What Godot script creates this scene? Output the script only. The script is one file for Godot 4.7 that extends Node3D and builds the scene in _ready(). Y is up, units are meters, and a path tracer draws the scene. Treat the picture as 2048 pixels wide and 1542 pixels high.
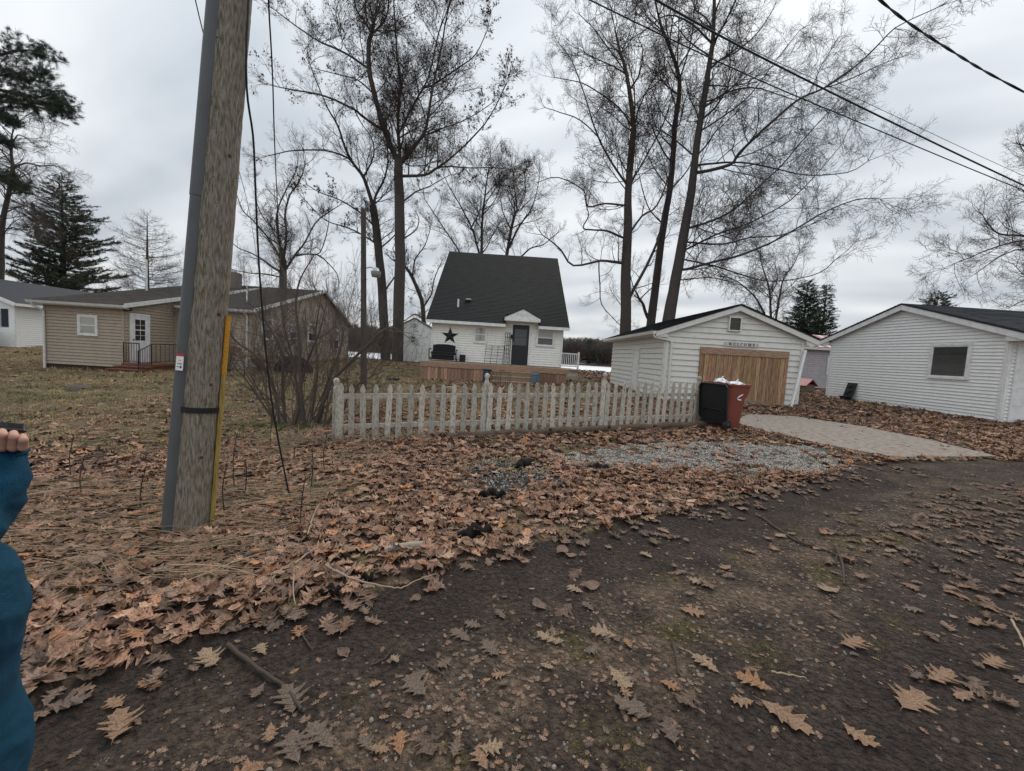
extends Node3D

const F := 842.0
const EYE := Vector3(0, 1.5, 0)
var cb := Basis()
var rng := RandomNumberGenerator.new()
var M := {}
var TX := {}
var nz := FastNoiseLite.new()
var nz2 := FastNoiseLite.new()
var taken := {}
var leaf_mesh := []
var spray_mesh := []


class MB:
	var v := PackedVector3Array()
	var n := PackedVector3Array()
	var c := PackedColorArray()
	var i := PackedInt32Array()
	var col := Color(1, 1, 1)

	func tri(a: Vector3, b: Vector3, d: Vector3) -> void:
		var k := v.size()
		var nn := (d - a).cross(b - a).normalized()
		for p in [a, b, d]:
			v.append(p); n.append(nn); c.append(col)
		i.append_array([k, k + 1, k + 2])

	func quad(a: Vector3, b: Vector3, d: Vector3, e: Vector3) -> void:
		var k := v.size()
		var nn := (e - a).cross(b - a)
		if nn.length_squared() < 1e-14:
			nn = (e - d).cross(b - d) * -1.0
		nn = nn.normalized()
		for p in [a, b, d, e]:
			v.append(p); n.append(nn); c.append(col)
		i.append_array([k, k + 1, k + 2, k, k + 2, k + 3])

	func hexa(p: Array) -> void:
		quad(p[3], p[7], p[6], p[2]); quad(p[1], p[5], p[4], p[0]); quad(p[2], p[6], p[5], p[1])
		quad(p[0], p[4], p[7], p[3]); quad(p[7], p[4], p[5], p[6]); quad(p[0], p[3], p[2], p[1])

	func box(xf: Transform3D, s: Vector3) -> void:
		var h := s * 0.5
		var p := []
		for y in [-1, 1]:
			for q in [[-1, -1], [1, -1], [1, 1], [-1, 1]]:
				p.append(xf * Vector3(q[0] * h.x, y * h.y, q[1] * h.z))
		hexa(p)

	func bx(x0: float, y0: float, z0: float, x1: float, y1: float, z1: float) -> void:
		box(Transform3D(Basis(), Vector3((x0 + x1) / 2, (y0 + y1) / 2, (z0 + z1) / 2)), Vector3(x1 - x0, y1 - y0, z1 - z0))

	# box with chamfered edges: a bevelled top and bottom
	func cham(xf: Transform3D, s: Vector3, b: float) -> void:
		var ring := func(hx: float, hz: float, y: float) -> Array:
			var o := []
			for q in [[-1, -1, 1, 0], [1, -1, -1, 0], [1, -1, 0, 1], [1, 1, 0, -1], [1, 1, -1, 0], [-1, 1, 1, 0], [-1, 1, 0, -1], [-1, -1, 0, 1]]:
				o.append(xf * Vector3(q[0] * hx + q[2] * b, y, q[1] * hz + q[3] * b))
			return o
		var h := s * 0.5
		loft([ring.call(h.x - b, h.z - b, -h.y), ring.call(h.x, h.z, -h.y + b), ring.call(h.x, h.z, h.y - b), ring.call(h.x - b, h.z - b, h.y)], true)

	func loft(rings: Array, flat := false) -> void:
		var m: int = rings[0].size()
		for r in rings.size() - 1:
			for j in m:
				var j2 := (j + 1) % m
				quad(rings[r][j2], rings[r + 1][j2], rings[r + 1][j], rings[r][j])
		var a: Vector3 = Vector3.ZERO
		var e: Vector3 = Vector3.ZERO
		for j in m:
			a += rings[0][j] / m
			e += rings[-1][j] / m
		for j in m:
			var j2 := (j + 1) % m
			tri(a, rings[0][j2], rings[0][j])
			tri(e, rings[-1][j], rings[-1][j2])

	func bar(a: Vector3, b: Vector3, w: float, h: float, up := Vector3.UP) -> void:
		var d := (b - a).normalized()
		if absf(d.dot(up)) > 0.98:
			up = Vector3.RIGHT
		var x := d.cross(up).normalized()
		box(Transform3D(Basis(x, x.cross(d), -d), (a + b) / 2), Vector3(w, h, a.distance_to(b)))

	func tube(p: PackedVector3Array, r: PackedFloat32Array, sides: int, caps := true) -> void:
		var m := p.size()
		if m < 2:
			return
		var k := v.size()
		var d := (p[1] - p[0]).normalized()
		var x := d.cross(Vector3(0.31, 0.2, 0.93)).normalized()
		for s in m:
			var dn := (p[mini(s + 1, m - 1)] - p[maxi(s - 1, 0)]).normalized()
			x = (x - dn * x.dot(dn)).normalized()
			var y := dn.cross(x)
			for j in sides:
				var a := TAU * j / sides
				var q := x * cos(a) + y * sin(a)
				v.append(p[s] + q * r[s]); n.append(q); c.append(col)
		for s in m - 1:
			for j in sides:
				var j2 := (j + 1) % sides
				var a := k + s * sides + j
				var b := k + s * sides + j2
				i.append_array([a, b + sides, b, a, a + sides, b + sides])
		if caps and sides > 3:
			for e in [0, m - 1]:
				var nn := (p[0] - p[1]).normalized() if e == 0 else (p[m - 1] - p[m - 2]).normalized()
				var c0 := v.size()
				v.append(p[e]); n.append(nn); c.append(col)
				for j in sides:
					v.append(v[k + e * sides + j]); n.append(nn); c.append(col)
				for j in sides:
					if e == 0:
						i.append_array([c0, c0 + 1 + j, c0 + 1 + (j + 1) % sides])
					else:
						i.append_array([c0, c0 + 1 + (j + 1) % sides, c0 + 1 + j])

	func lathe(prof: Array, sides: int, xf := Transform3D()) -> void:
		var k := v.size()
		var m := prof.size()
		for s in m:
			var pa: Vector2 = prof[maxi(s - 1, 0)]
			var pb: Vector2 = prof[mini(s + 1, m - 1)]
			var t := (pb - pa).normalized()
			for j in sides:
				var a := TAU * j / sides
				v.append(xf * Vector3(cos(a) * prof[s].x, prof[s].y, sin(a) * prof[s].x))
				n.append((xf.basis * Vector3(cos(a) * t.y, -t.x, sin(a) * t.y)).normalized()); c.append(col)
		for s in m - 1:
			for j in sides:
				var a := k + s * sides + j
				var b := k + s * sides + (j + 1) % sides
				i.append_array([a, b, b + sides, a, b + sides, a + sides])

	# polygon (counter-clockwise in x, y) pushed from z0 to z1
	func prism(poly: PackedVector2Array, z0: float, z1: float, xf := Transform3D()) -> void:
		var t := Geometry2D.triangulate_polygon(poly)
		for k in range(0, t.size(), 3):
			var a := poly[t[k]]
			var b := poly[t[k + 1]]
			var d := poly[t[k + 2]]
			if (b - a).cross(d - a) < 0:
				var q := b
				b = d
				d = q
			tri(xf * Vector3(a.x, a.y, z1), xf * Vector3(d.x, d.y, z1), xf * Vector3(b.x, b.y, z1))
			tri(xf * Vector3(a.x, a.y, z0), xf * Vector3(b.x, b.y, z0), xf * Vector3(d.x, d.y, z0))
		var area := 0.0
		for k in poly.size():
			area += poly[k].cross(poly[(k + 1) % poly.size()])
		for k in poly.size():
			var a := poly[k]
			var b := poly[(k + 1) % poly.size()]
			if area < 0:
				var q := a
				a = b
				b = q
			quad(xf * Vector3(b.x, b.y, z1), xf * Vector3(b.x, b.y, z0), xf * Vector3(a.x, a.y, z0), xf * Vector3(a.x, a.y, z1))

	func ball(o: Vector3, r: Vector3, rows := 8, cols := 12) -> void:
		var prof := []
		for s in rows + 1:
			var a := -PI / 2 + PI * s / rows
			prof.append(Vector2(maxf(cos(a), 0.001), sin(a)))
		lathe(prof, cols, Transform3D(Basis.from_scale(r), o))

	func mesh() -> ArrayMesh:
		var a := []
		a.resize(Mesh.ARRAY_MAX)
		a[Mesh.ARRAY_VERTEX] = v; a[Mesh.ARRAY_NORMAL] = n; a[Mesh.ARRAY_COLOR] = c; a[Mesh.ARRAY_INDEX] = i
		var m := ArrayMesh.new()
		if v.size():
			m.add_surface_from_arrays(Mesh.PRIMITIVE_TRIANGLES, a)
		return m


# ---------------------------------------------------------------- naming
func numbered(s: String) -> String:
	if not taken.has(s):
		taken[s] = 0
		return s
	taken[s] += 1
	return "%s_%03d" % [s, taken[s]]


func tag(o: Node, label := "", category := "", group := "", kind := "") -> Node:
	for q in [["label", label], ["category", category], ["group", group], ["kind", kind]]:
		if q[1]:
			o.set_meta(q[0], q[1])
	return o


func thing(called: String, label: String, category: String, at := Vector3.ZERO, turn := 0.0, group := "") -> Node3D:
	var o := Node3D.new()
	o.name = numbered(called)
	add_child(o)
	o.position = at
	o.rotation.y = turn
	tag(o, label, category, group)
	return o


func part(parent: Node, called: String, mb, m, xf := Transform3D()) -> MeshInstance3D:
	var o := MeshInstance3D.new()
	o.name = called if parent != self else numbered(called)
	o.mesh = mb.mesh() if mb is MB else mb
	o.material_override = M[m] if m is String else m
	o.transform = xf
	parent.add_child(o, true)
	return o


func scatter(parent: Node, called: String, mesh: Mesh, m, xfs: Array, cols = null) -> MultiMeshInstance3D:
	var mm := MultiMesh.new()
	mm.transform_format = MultiMesh.TRANSFORM_3D
	mm.use_colors = cols != null
	mm.mesh = mesh
	mm.instance_count = xfs.size()
	for k in xfs.size():
		mm.set_instance_transform(k, xfs[k])
		if cols != null:
			mm.set_instance_color(k, cols[k])
	var o := MultiMeshInstance3D.new()
	o.name = called if parent != self else numbered(called)
	o.multimesh = mm
	o.material_override = M[m] if m is String else m
	parent.add_child(o, true)
	o.set_meta("kind", "stuff")
	return o


# ---------------------------------------------------------------- the camera's rays: a pixel gives a direction only
func ray(x: float, y: float) -> Vector3:
	return cb * Vector3((x - 1024.0) / F, -(y - 771.0) / F, -1.0)


func P(x: float, y: float, z: float) -> Vector3:
	var d := ray(x, y)
	return EYE + d * (z / d.z)


func G(x: float, y: float) -> Vector3:       # where the ray meets the ground
	var d := ray(x, y)
	var t := 0.4
	while t < 80.0:
		var p := EYE + d * t
		if p.y < ground_h(p.x, p.z):
			break
		t += 0.01 + t * 0.002
	var p := EYE + d * t
	return Vector3(p.x, ground_h(p.x, p.z), p.z)


# ---------------------------------------------------------------- terrain
const EDGE := [[-40, 14], [-8, 2.2], [-3, -0.8], [-1.95, -1.56], [-1.69, -1.81], [-1.23, -2.22], [-0.54, -2.62], [-0.02, -3.05], [0.82, -3.5], [2.09, -4.2], [2.88, -4.68], [4.07, -5.4], [5.7, -6.37], [7.91, -6.75], [14, -7.6], [60, -15]]


func road_t(x: float, z: float) -> float:    # metres inside the road's yard-side edge
	for k in EDGE.size() - 1:
		if x <= EDGE[k + 1][0] or k == EDGE.size() - 2:
			var f: float = (x - EDGE[k][0]) / float(EDGE[k + 1][0] - EDGE[k][0])
			var e: float = lerpf(EDGE[k][1], EDGE[k + 1][1], f)
			return (z - e) * 0.86
	return 0.0


func base_h(x: float, z: float) -> float:
	var k := smoothstep(15.0, 32.0, -z)
	var y := 0.02 * clampf(x, -30, 30) * (1.0 - k) - 0.01 * maxf(z, -36.0) + 0.0001 * minf(z * z, 1296.0)
	y -= 0.005 * maxf(0.0, -x - 6.0) * (1.0 - smoothstep(30.0, 45.0, -x)) * smoothstep(6.0, 12.0, -z) * (1.0 - k)
	if z > 0:
		y = 0.02 * clampf(x, -30, 30)
	y = lerpf(y, -4.2, smoothstep(35.0, 50.0, -z))
	return y


func ground_h(x: float, z: float) -> float:
	var y := base_h(x, z)
	var t := road_t(x, z)
	var wob := nz.get_noise_2d(x * 9.0, z * 9.0)
	if z > -16 and x > -14 and x < 20:
		if t < 0.0 and x < 3.5:
			y += 0.035 * exp(-pow((t + 0.28 + wob * 0.12) / 0.26, 2.0)) * (1.0 - smoothstep(0.6, 3.2, x)) * (0.7 + wob)
		elif t > 0.0:
			var s := x * 0.864 - z * 0.504
			y += nz.get_noise_2d(s * 5.0, t * 130.0) * 0.014 * exp(-pow((t - 0.4) / 0.4, 2.0)) + nz.get_noise_2d(s * 6.0 + 50, t * 110.0) * 0.01 * exp(-pow((t - 1.95) / 0.35, 2.0))
			y -= 0.022 * exp(-pow((t - 0.38) / 0.26, 2.0)) + 0.018 * exp(-pow((t - 1.95) / 0.3, 2.0))
			y += 0.012 * exp(-pow((t - 1.1) / 0.4, 2.0))
		y += wob * 0.012 + nz.get_noise_2d(x * 40.0, z * 40.0) * 0.006
	else:
		y += wob * 0.03
	return y


func in_poly(x: float, z: float, poly: PackedVector2Array) -> bool:
	return Geometry2D.is_point_in_polygon(Vector2(x, z), poly)


var gravel_poly := PackedVector2Array([Vector2(0.5, -5.8), Vector2(1.43, -6.5), Vector2(2.62, -7.2), Vector2(3.97, -7.6), Vector2(5.5, -7.4), Vector2(5.6, -6.75), Vector2(4.0, -5.7), Vector2(2.96, -5.25), Vector2(2.17, -5.4), Vector2(1.17, -5.3)])
var ash_poly := PackedVector2Array([Vector2(-0.7, -5.2), Vector2(-0.1, -5.75), Vector2(0.6, -5.5), Vector2(0.62, -4.7), Vector2(0.1, -4.15), Vector2(-0.4, -4.5)])
var drive_poly := PackedVector2Array([Vector2(5.76, -10.5), Vector2(6.36, -11.15), Vector2(7.53, -11.1), Vector2(8.25, -9.8), Vector2(8.4, -8.37), Vector2(8.24, -7.02), Vector2(6.12, -6.64), Vector2(5.63, -7.54), Vector2(5.28, -8.47), Vector2(5.21, -9.5)])


func litter(x: float, z: float) -> float:    # share of the ground that fallen leaves cover
	var t := road_t(x, z)
	var a := nz2.get_noise_2d(x * 14.0, z * 14.0)
	var b := nz2.get_noise_2d(x * 45.0 + 90, z * 45.0)
	if t > 0.0:
		if t < 0.5 and x < 6.0:
			var e := 0.75 * exp(-t / (0.1 + 0.16 * maxf(0.0, a + 0.25))) * clampf(0.55 + b * 1.4, 0.05, 1.0)
			if e > 0.02:
				return e
		var d := 0.004 + 0.026 * exp(-pow((t - 1.15) / 0.38, 2.0)) * clampf(0.6 + a * 1.6, 0.1, 1.6)
		if x > 2.0:
			d += 0.2 * smoothstep(1.6, 4.2, x) * smoothstep(0.75, 1.2, t) * clampf(0.7 + a, 0.1, 1.0)
		if t > 2.4:
			d += 0.02
		return d
	if in_poly(x, z, drive_poly):
		return 0.03
	if in_poly(x + b * 0.6, z + a * 0.5 + b * 0.3, gravel_poly):
		return 0.05 + maxf(0.0, a) * 0.45
	if in_poly(x + b * 0.25, z + a * 0.25, ash_poly):
		return 0.1
	var fz := -6.45 - (x + 2.7) * 0.4044
	if x > -3.2 and x < 4.2:
		if z > fz - 0.2:
			return clampf(0.86 + a * 0.9 + b * 0.3 - 0.45 * exp(t / 0.22) * clampf(0.6 - b * 1.5, 0.0, 1.0), 0.2, 1.0)
		return clampf(0.6 + a * 0.9 - smoothstep(9.0, 20.0, -z) * 0.25, 0.12, 0.9)
	if x <= -3.2:
		var far := smoothstep(4.2, 7.2, -z + maxf(0.0, -x - 4.0) * 0.25 + a * 1.2)
		return lerpf(0.95, 0.1 + maxf(a, 0) * 0.35, far)
	return clampf(0.75 + a * 0.6, 0.2, 1.0)


# ---------------------------------------------------------------- materials
func ramp(stops: Array) -> Gradient:
	var g := Gradient.new()
	var o := PackedFloat32Array()
	var c := PackedColorArray()
	for s in stops:
		o.append(s[0])
		c.append(s[1] if s[1] is Color else Color(s[1], s[1], s[1]))
	g.offsets = o
	g.colors = c
	return g


func noise_tex(called: String, freq: float, octaves: int, stops: Array, seed_ := 1, kind := FastNoiseLite.TYPE_SIMPLEX_SMOOTH, size := 512, ridged := false) -> void:
	var f := FastNoiseLite.new()
	f.noise_type = kind
	f.frequency = freq
	f.seed = seed_
	f.fractal_type = FastNoiseLite.FRACTAL_RIDGED if ridged else FastNoiseLite.FRACTAL_FBM
	f.fractal_octaves = octaves
	f.fractal_gain = 0.55
	var t := NoiseTexture2D.new()
	t.width = size
	t.height = size
	t.seamless = true
	t.noise = f
	t.color_ramp = ramp(stops)
	TX[called] = t


func mat(called: String, c: Color, rough := 0.8, tex := "", sc := Vector3.ONE, bump := "", depth := 0.0, metal := 0.0, spec := 0.4) -> StandardMaterial3D:
	var m := StandardMaterial3D.new()
	m.resource_name = called
	m.albedo_color = c.linear_to_srgb()
	m.roughness = rough
	m.metallic = metal
	m.metallic_specular = spec
	m.cull_mode = BaseMaterial3D.CULL_DISABLED
	if tex or bump:
		m.uv1_triplanar = true
		m.uv1_world_triplanar = true
		m.uv1_scale = sc
	if tex:
		m.albedo_texture = TX[tex]
	if bump:
		m.heightmap_enabled = true
		m.heightmap_texture = TX[bump]
		m.heightmap_scale = depth
	M[called] = m
	return m


func make_materials() -> void:
	noise_tex("fine", 0.03, 4, [[0.0, 0.78], [1.0, 1.0]], 3)
	noise_tex("mottle", 0.03, 5, [[0.0, Color(0.45, 0.4, 0.38)], [0.4, Color(0.8, 0.78, 0.75)], [0.7, Color(1, 0.98, 0.95)], [1.0, Color(1, 1, 1)]], 41)
	noise_tex("stain", 0.022, 6, [[0.0, Color(0.46, 0.45, 0.36)], [0.26, Color(0.74, 0.72, 0.64)], [0.46, Color(0.93, 0.92, 0.89)], [1.0, Color(1, 1, 1)]], 47)
	noise_tex("soft", 0.012, 5, [[0.0, 0.88], [0.6, 0.98], [1.0, 1.0]], 5)
	noise_tex("grime", 0.02, 5, [[0.0, Color(0.9, 0.9, 0.87)], [0.4, Color(0.97, 0.97, 0.96)], [1.0, Color(1, 1, 1)]], 11)
	noise_tex("mould", 0.024, 6, [[0.0, Color(0.74, 0.76, 0.64)], [0.2, Color(0.9, 0.9, 0.84)], [0.36, Color(0.97, 0.97, 0.955)], [1.0, Color(1, 1, 1)]], 14)
	noise_tex("wood", 0.016, 6, [[0.0, 0.6], [0.45, 0.87], [0.62, 0.96], [1.0, 1.0]], 7)
	noise_tex("pole", 0.014, 6, [[0.0, Color(0.44, 0.45, 0.33)], [0.34, Color(0.68, 0.67, 0.55)], [0.5, Color(0.86, 0.84, 0.8)], [0.68, Color(0.95, 0.92, 0.9)], [1.0, Color(1, 1, 0.98)]], 21, FastNoiseLite.TYPE_SIMPLEX_SMOOTH, 1024)
	noise_tex("soil", 0.035, 6, [[0.0, Color(0.45, 0.43, 0.42)], [0.5, Color(0.8, 0.78, 0.76)], [0.8, Color(1, 0.98, 0.95)], [1.0, Color(1, 1, 1)]], 9, FastNoiseLite.TYPE_SIMPLEX_SMOOTH, 1024)
	noise_tex("clod", 0.05, 6, [[0.0, 0.0], [1.0, 1.0]], 13, FastNoiseLite.TYPE_SIMPLEX_SMOOTH, 1024)
	noise_tex("bark", 0.03, 5, [[0.0, 0.35], [0.5, 0.75], [1.0, 1.0]], 15, FastNoiseLite.TYPE_SIMPLEX_SMOOTH, 512, true)
	noise_tex("shingle", 0.05, 4, [[0.0, 0.5], [0.5, 0.85], [1.0, 1.0]], 19)
	noise_tex("speck", 0.16, 3, [[0.0, Color(0.1, 0.07, 0.03)], [0.3, Color(0.35, 0.22, 0.08)], [0.36, Color(1, 1, 1)], [1.0, Color(1, 1, 1)]], 23)
	noise_tex("concrete", 0.03, 6, [[0.0, Color(0.66, 0.62, 0.58)], [0.45, Color(0.9, 0.88, 0.86)], [1.0, Color(1, 1, 1)]], 31)

	mat("white_siding", Color(0.86, 0.86, 0.85), 0.55, "grime", Vector3(0.35, 1.4, 0.35))
	mat("cape_siding", Color(0.87, 0.86, 0.83), 0.55, "mould", Vector3(0.3, 1.1, 0.3))
	mat("garage_siding", Color(0.72, 0.71, 0.67), 0.7, "grime", Vector3(0.3, 0.5, 0.3))
	mat("tan_siding", Color(0.5, 0.41, 0.315), 0.6, "fine", Vector3(0.2, 1.2, 0.2))
	mat("grey_siding", Color(0.48, 0.45, 0.455), 0.6, "soft", Vector3(0.3, 0.5, 0.3))
	mat("white_trim", Color(0.8, 0.79, 0.77), 0.5, "soft", Vector3(0.6, 0.6, 0.6))
	mat("garage_trim", Color(0.7, 0.69, 0.665), 0.6, "grime", Vector3(0.5, 0.5, 0.5))
	mat("gutter", Color(0.72, 0.72, 0.69), 0.4, "soft", Vector3(0.6, 0.6, 0.6))
	mat("black_shingle", Color(0.018, 0.02, 0.021), 0.9, "shingle", Vector3(0.5, 0.9, 0.5), "clod", 0.4)
	mat("brown_shingle", Color(0.1, 0.085, 0.075), 0.9, "shingle", Vector3(0.5, 0.9, 0.5), "clod", 0.4)
	mat("slate_shingle", Color(0.045, 0.05, 0.062), 0.9, "shingle", Vector3(0.5, 0.9, 0.5), "clod", 0.4)
	mat("foundation", Color(0.1, 0.055, 0.045), 0.9, "soil", Vector3(0.8, 0.8, 0.8))
	mat("block", Color(0.3, 0.28, 0.26), 0.9, "soil", Vector3(0.8, 0.8, 0.8))
	for k in 4:
		var w: float = [0.8, 1.0, 1.15, 0.92][k]
		mat("cedar_%d" % k, Color(0.45 * w, 0.27 * w * [1.0, 0.95, 1.05, 1.08][k], 0.155 * w), 0.75, "wood", Vector3(2.6, 0.3, 2.6), "wood", 0.3)
		mat("skirt_%d" % k, Color(0.45 * w * w, 0.27 * w * w, 0.19 * w * w), 0.8, "wood", Vector3(5.0, 0.4, 5.0), "wood", 0.3)
		mat("picket_%d" % k, Color(0.54 * w, 0.515 * w, 0.475 * w), 0.85, "stain", Vector3(2.6, 0.8, 2.6), "wood", 0.35)
		mat("bark_%d" % k, Color(0.125 * w, 0.107 * w, 0.096 * w), 0.95, "bark", Vector3(1.3, 0.28, 1.3), "bark", 3.0)
	mat("plank", Color(0.42, 0.275, 0.185), 0.8, "wood", Vector3(0.35, 5.0, 5.0), "wood", 0.3)
	mat("plank_grey", Color(0.3, 0.23, 0.17), 0.8, "wood", Vector3(0.35, 5.0, 5.0), "wood", 0.3)
	mat("step_red", Color(0.21, 0.09, 0.06), 0.8, "wood", Vector3(0.6, 4.0, 4.0))
	mat("pole_wood", Color(0.31, 0.285, 0.255), 0.9, "pole", Vector3(5.0, 0.6, 5.0), "bark", 1.2)
	mat("twig", Color(0.06, 0.047, 0.04), 0.9)
	mat("bush_bark", Color(0.115, 0.092, 0.078), 0.9)
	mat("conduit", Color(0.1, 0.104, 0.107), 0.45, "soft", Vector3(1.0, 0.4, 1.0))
	mat("black_plastic", Color(0.014, 0.014, 0.016), 0.45)
	mat("black_metal", Color(0.02, 0.02, 0.022), 0.5)
	mat("black_cloth", Color(0.018, 0.019, 0.022), 0.85, "fine", Vector3(3, 3, 3))
	mat("charcoal", Color(0.011, 0.011, 0.011), 0.95, "soil", Vector3(4, 4, 4), "clod", 1.0)
	mat("yellow_guard", Color(0.55, 0.27, 0.02), 0.6, "speck", Vector3(2.2, 0.9, 2.2))
	mat("yellow_faded", Color(0.38, 0.27, 0.075), 0.8, "wood", Vector3(6, 0.5, 6))
	mat("cart_red", Color(0.2, 0.045, 0.024), 0.5, "soft", Vector3(1.2, 1.2, 1.2))
	mat("bag_white", Color(0.76, 0.78, 0.82), 0.35)
	mat("print_white", Color(0.75, 0.75, 0.72), 0.6)
	mat("print_red", Color(0.45, 0.05, 0.03), 0.6)
	mat("print_black", Color(0.03, 0.03, 0.03), 0.6)
	mat("sign_white", Color(0.62, 0.61, 0.57), 0.8, "grime", Vector3(2, 2, 2))
	mat("glass_dark", Color(0.02, 0.022, 0.025), 0.06, "", Vector3.ONE, "", 0.0, 0.0, 0.6)
	mat("blind", Color(0.42, 0.41, 0.37), 0.8)
	mat("curtain", Color(0.1, 0.105, 0.095), 0.9, "fine", Vector3(6, 0.3, 6))
	mat("painted_room_shade", Color(0.02, 0.02, 0.022), 0.9)
	mat("door_dark", Color(0.022, 0.024, 0.028), 0.4)
	mat("shutter_navy", Color(0.016, 0.02, 0.035), 0.6)
	mat("tank_grey", Color(0.42, 0.46, 0.48), 0.5)
	mat("concrete_slab", Color(0.3, 0.268, 0.235), 0.9, "concrete", Vector3(0.42, 0.42, 0.42))
	mat("roof_red", Color(0.36, 0.12, 0.12), 0.5, "soft", Vector3(0.5, 0.5, 0.5))
	mat("roof_pale", Color(0.58, 0.5, 0.48), 0.5)
	mat("fountain_green", Color(0.03, 0.038, 0.036), 0.7, "fine", Vector3(4, 4, 4), "clod", 0.8)
	mat("rock", Color(0.2, 0.185, 0.155), 0.95, "soil", Vector3(2, 2, 2), "clod", 1.5)
	mat("birch", Color(0.5, 0.45, 0.39), 0.9, "soil", Vector3(6, 6, 6))
	mat("pot_blue", Color(0.11, 0.2, 0.27), 0.5)
	mat("bin_blue", Color(0.03, 0.05, 0.09), 0.5)
	mat("lake_water", Color(0.52, 0.55, 0.58), 0.4, "", Vector3.ONE, "", 0.0, 0.0, 0.5)
	mat("hill_floor", Color(0.075, 0.058, 0.048), 1.0)
	mat("teal_fleece", Color(0.0035, 0.088, 0.17), 0.95, "fine", Vector3(9, 9, 9), "clod", 0.7)
	mat("skin", Color(0.46, 0.25, 0.18), 0.55)
	mat("hair", Color(0.06, 0.04, 0.03), 0.8)
	mat("denim", Color(0.02, 0.025, 0.04), 0.9)
	mat("chimney_block", Color(0.27, 0.255, 0.24), 0.95, "soil", Vector3(1.5, 1.5, 1.5))
	mat("straw", Color(0.35, 0.26, 0.16), 0.9)
	mat("stick_pale", Color(0.3, 0.23, 0.17), 0.9)
	mat("stick_dark", Color(0.06, 0.045, 0.035), 0.9)
	mat("hydrangea", Color(0.33, 0.2, 0.115), 0.95)
	mat("lamp_glass", Color(0.28, 0.29, 0.28), 0.3)
	mat("cable", Color(0.012, 0.012, 0.016), 0.55)
	var g := mat("ground", Color(1, 1, 1), 0.95, "soil", Vector3(0.55, 0.55, 0.55), "clod", 3.6)
	g.vertex_color_use_as_albedo = true
	var l := mat("leaf", Color(1, 1, 1), 0.8, "mottle", Vector3(5, 5, 5))
	l.vertex_color_use_as_albedo = true
	var s := mat("stone", Color(1, 1, 1), 0.95)
	s.vertex_color_use_as_albedo = true
	var gr := mat("grass", Color(1, 1, 1), 0.9)
	gr.vertex_color_use_as_albedo = true
	var nd := mat("needle", Color(1, 1, 1), 0.8)
	nd.vertex_color_use_as_albedo = true
	var gl := mat("pane", Color(0.8, 0.85, 0.88), 0.03, "", Vector3.ONE, "", 0.0, 0.0, 0.5)
	gl.albedo_color = Color(0.04, 0.045, 0.05, 0.05)
	gl.transparency = BaseMaterial3D.TRANSPARENCY_ALPHA


# ---------------------------------------------------------------- sky, sun, camera
func sky_image() -> Image:
	var w := 1024
	var h := 512
	var im := Image.create(w, h, false, Image.FORMAT_RGBF)
	var f := FastNoiseLite.new()
	f.seed = 4
	f.frequency = 1.0
	f.fractal_octaves = 5
	for y in h:
		var el := PI * 0.5 - PI * (y + 0.5) / h
		for x in w:
			if el < -0.01:
				im.set_pixel(x, y, Color(0.28, 0.27, 0.26))
				continue
			var az := TAU * ((x + 0.5) / w - 0.5)
			var se := sin(el)
			var ce := cos(el)
			# a flat cloud deck: streets of thicker and thinner cloud
			var k := 1.0 / (se + 0.16)
			var px := sin(az) * ce * k
			var pz := -cos(az) * ce * k
			var a := px * 0.86 + pz * 0.5
			var b := -px * 0.5 + pz * 0.86
			var n1 := f.get_noise_2d(a * 0.38, b * 1.25)
			var n2 := f.get_noise_2d(a * 1.3 + 40.0, b * 2.6 + 9.0)
			var t := clampf(0.5 + n1 * 0.9 + n2 * 0.28, 0.0, 1.0)
			var lum := 0.445 + 0.25 * se + (t - 0.5) * 0.2
			# the sun stands behind the cloud
			var sd := Vector3(sin(0.19) * cos(0.72), sin(0.72), -cos(0.19) * cos(0.72))
			var c := Vector3(sin(az) * ce, se, -cos(az) * ce).dot(sd)
			lum += 0.22 * exp((c - 1.0) * 8.0)
			var hz := exp(-pow(el / 0.11, 2.0))
			var col := Color(lum * 0.9, lum * 0.985, lum * 1.09).lerp(Color(lum * 0.965, lum * 1.0, lum * 1.035), t)
			var warm := hz * clampf(0.45 + n2 * 1.2, 0.0, 1.0)
			col = Color(col.r * (1.0 + 0.24 * warm), col.g * (1.0 + 0.17 * warm), col.b * (1.0 + 0.04 * warm))
			im.set_pixel(x, y, col)
	return im


func make_light() -> void:
	var cam := Camera3D.new()
	cam.name = "camera"
	cam.position = EYE
	cam.rotation = Vector3(deg_to_rad(-4.25), 0, deg_to_rad(3.4))
	cam.fov = rad_to_deg(2.0 * atan(771.0 / F))
	cam.near = 0.05
	cam.far = 2000.0
	add_child(cam)
	cam.current = true
	cb = cam.basis
	var env := Environment.new()
	env.background_mode = Environment.BG_SKY
	var sky := Sky.new()
	var sm := PanoramaSkyMaterial.new()
	sm.panorama = ImageTexture.create_from_image(sky_image())
	sky.sky_material = sm
	env.sky = sky
	env.tonemap_mode = Environment.TONE_MAPPER_LINEAR
	env.tonemap_exposure = 1.5
	env.sdfgi_enabled = true
	env.ssao_enabled = true
	env.ssil_enabled = true
	var we := WorldEnvironment.new()
	we.name = "world_environment"
	we.environment = env
	add_child(we)
	var sun := DirectionalLight3D.new()
	sun.name = "sun"
	sun.light_energy = 0.5
	sun.light_angular_distance = 40.0
	sun.light_color = Color(1.0, 0.97, 0.93)
	sun.shadow_enabled = true
	add_child(sun)
	sun.basis = Basis.looking_at(-Vector3(sin(0.19) * cos(0.85), sin(0.85), -cos(0.19) * cos(0.85)))


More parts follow.
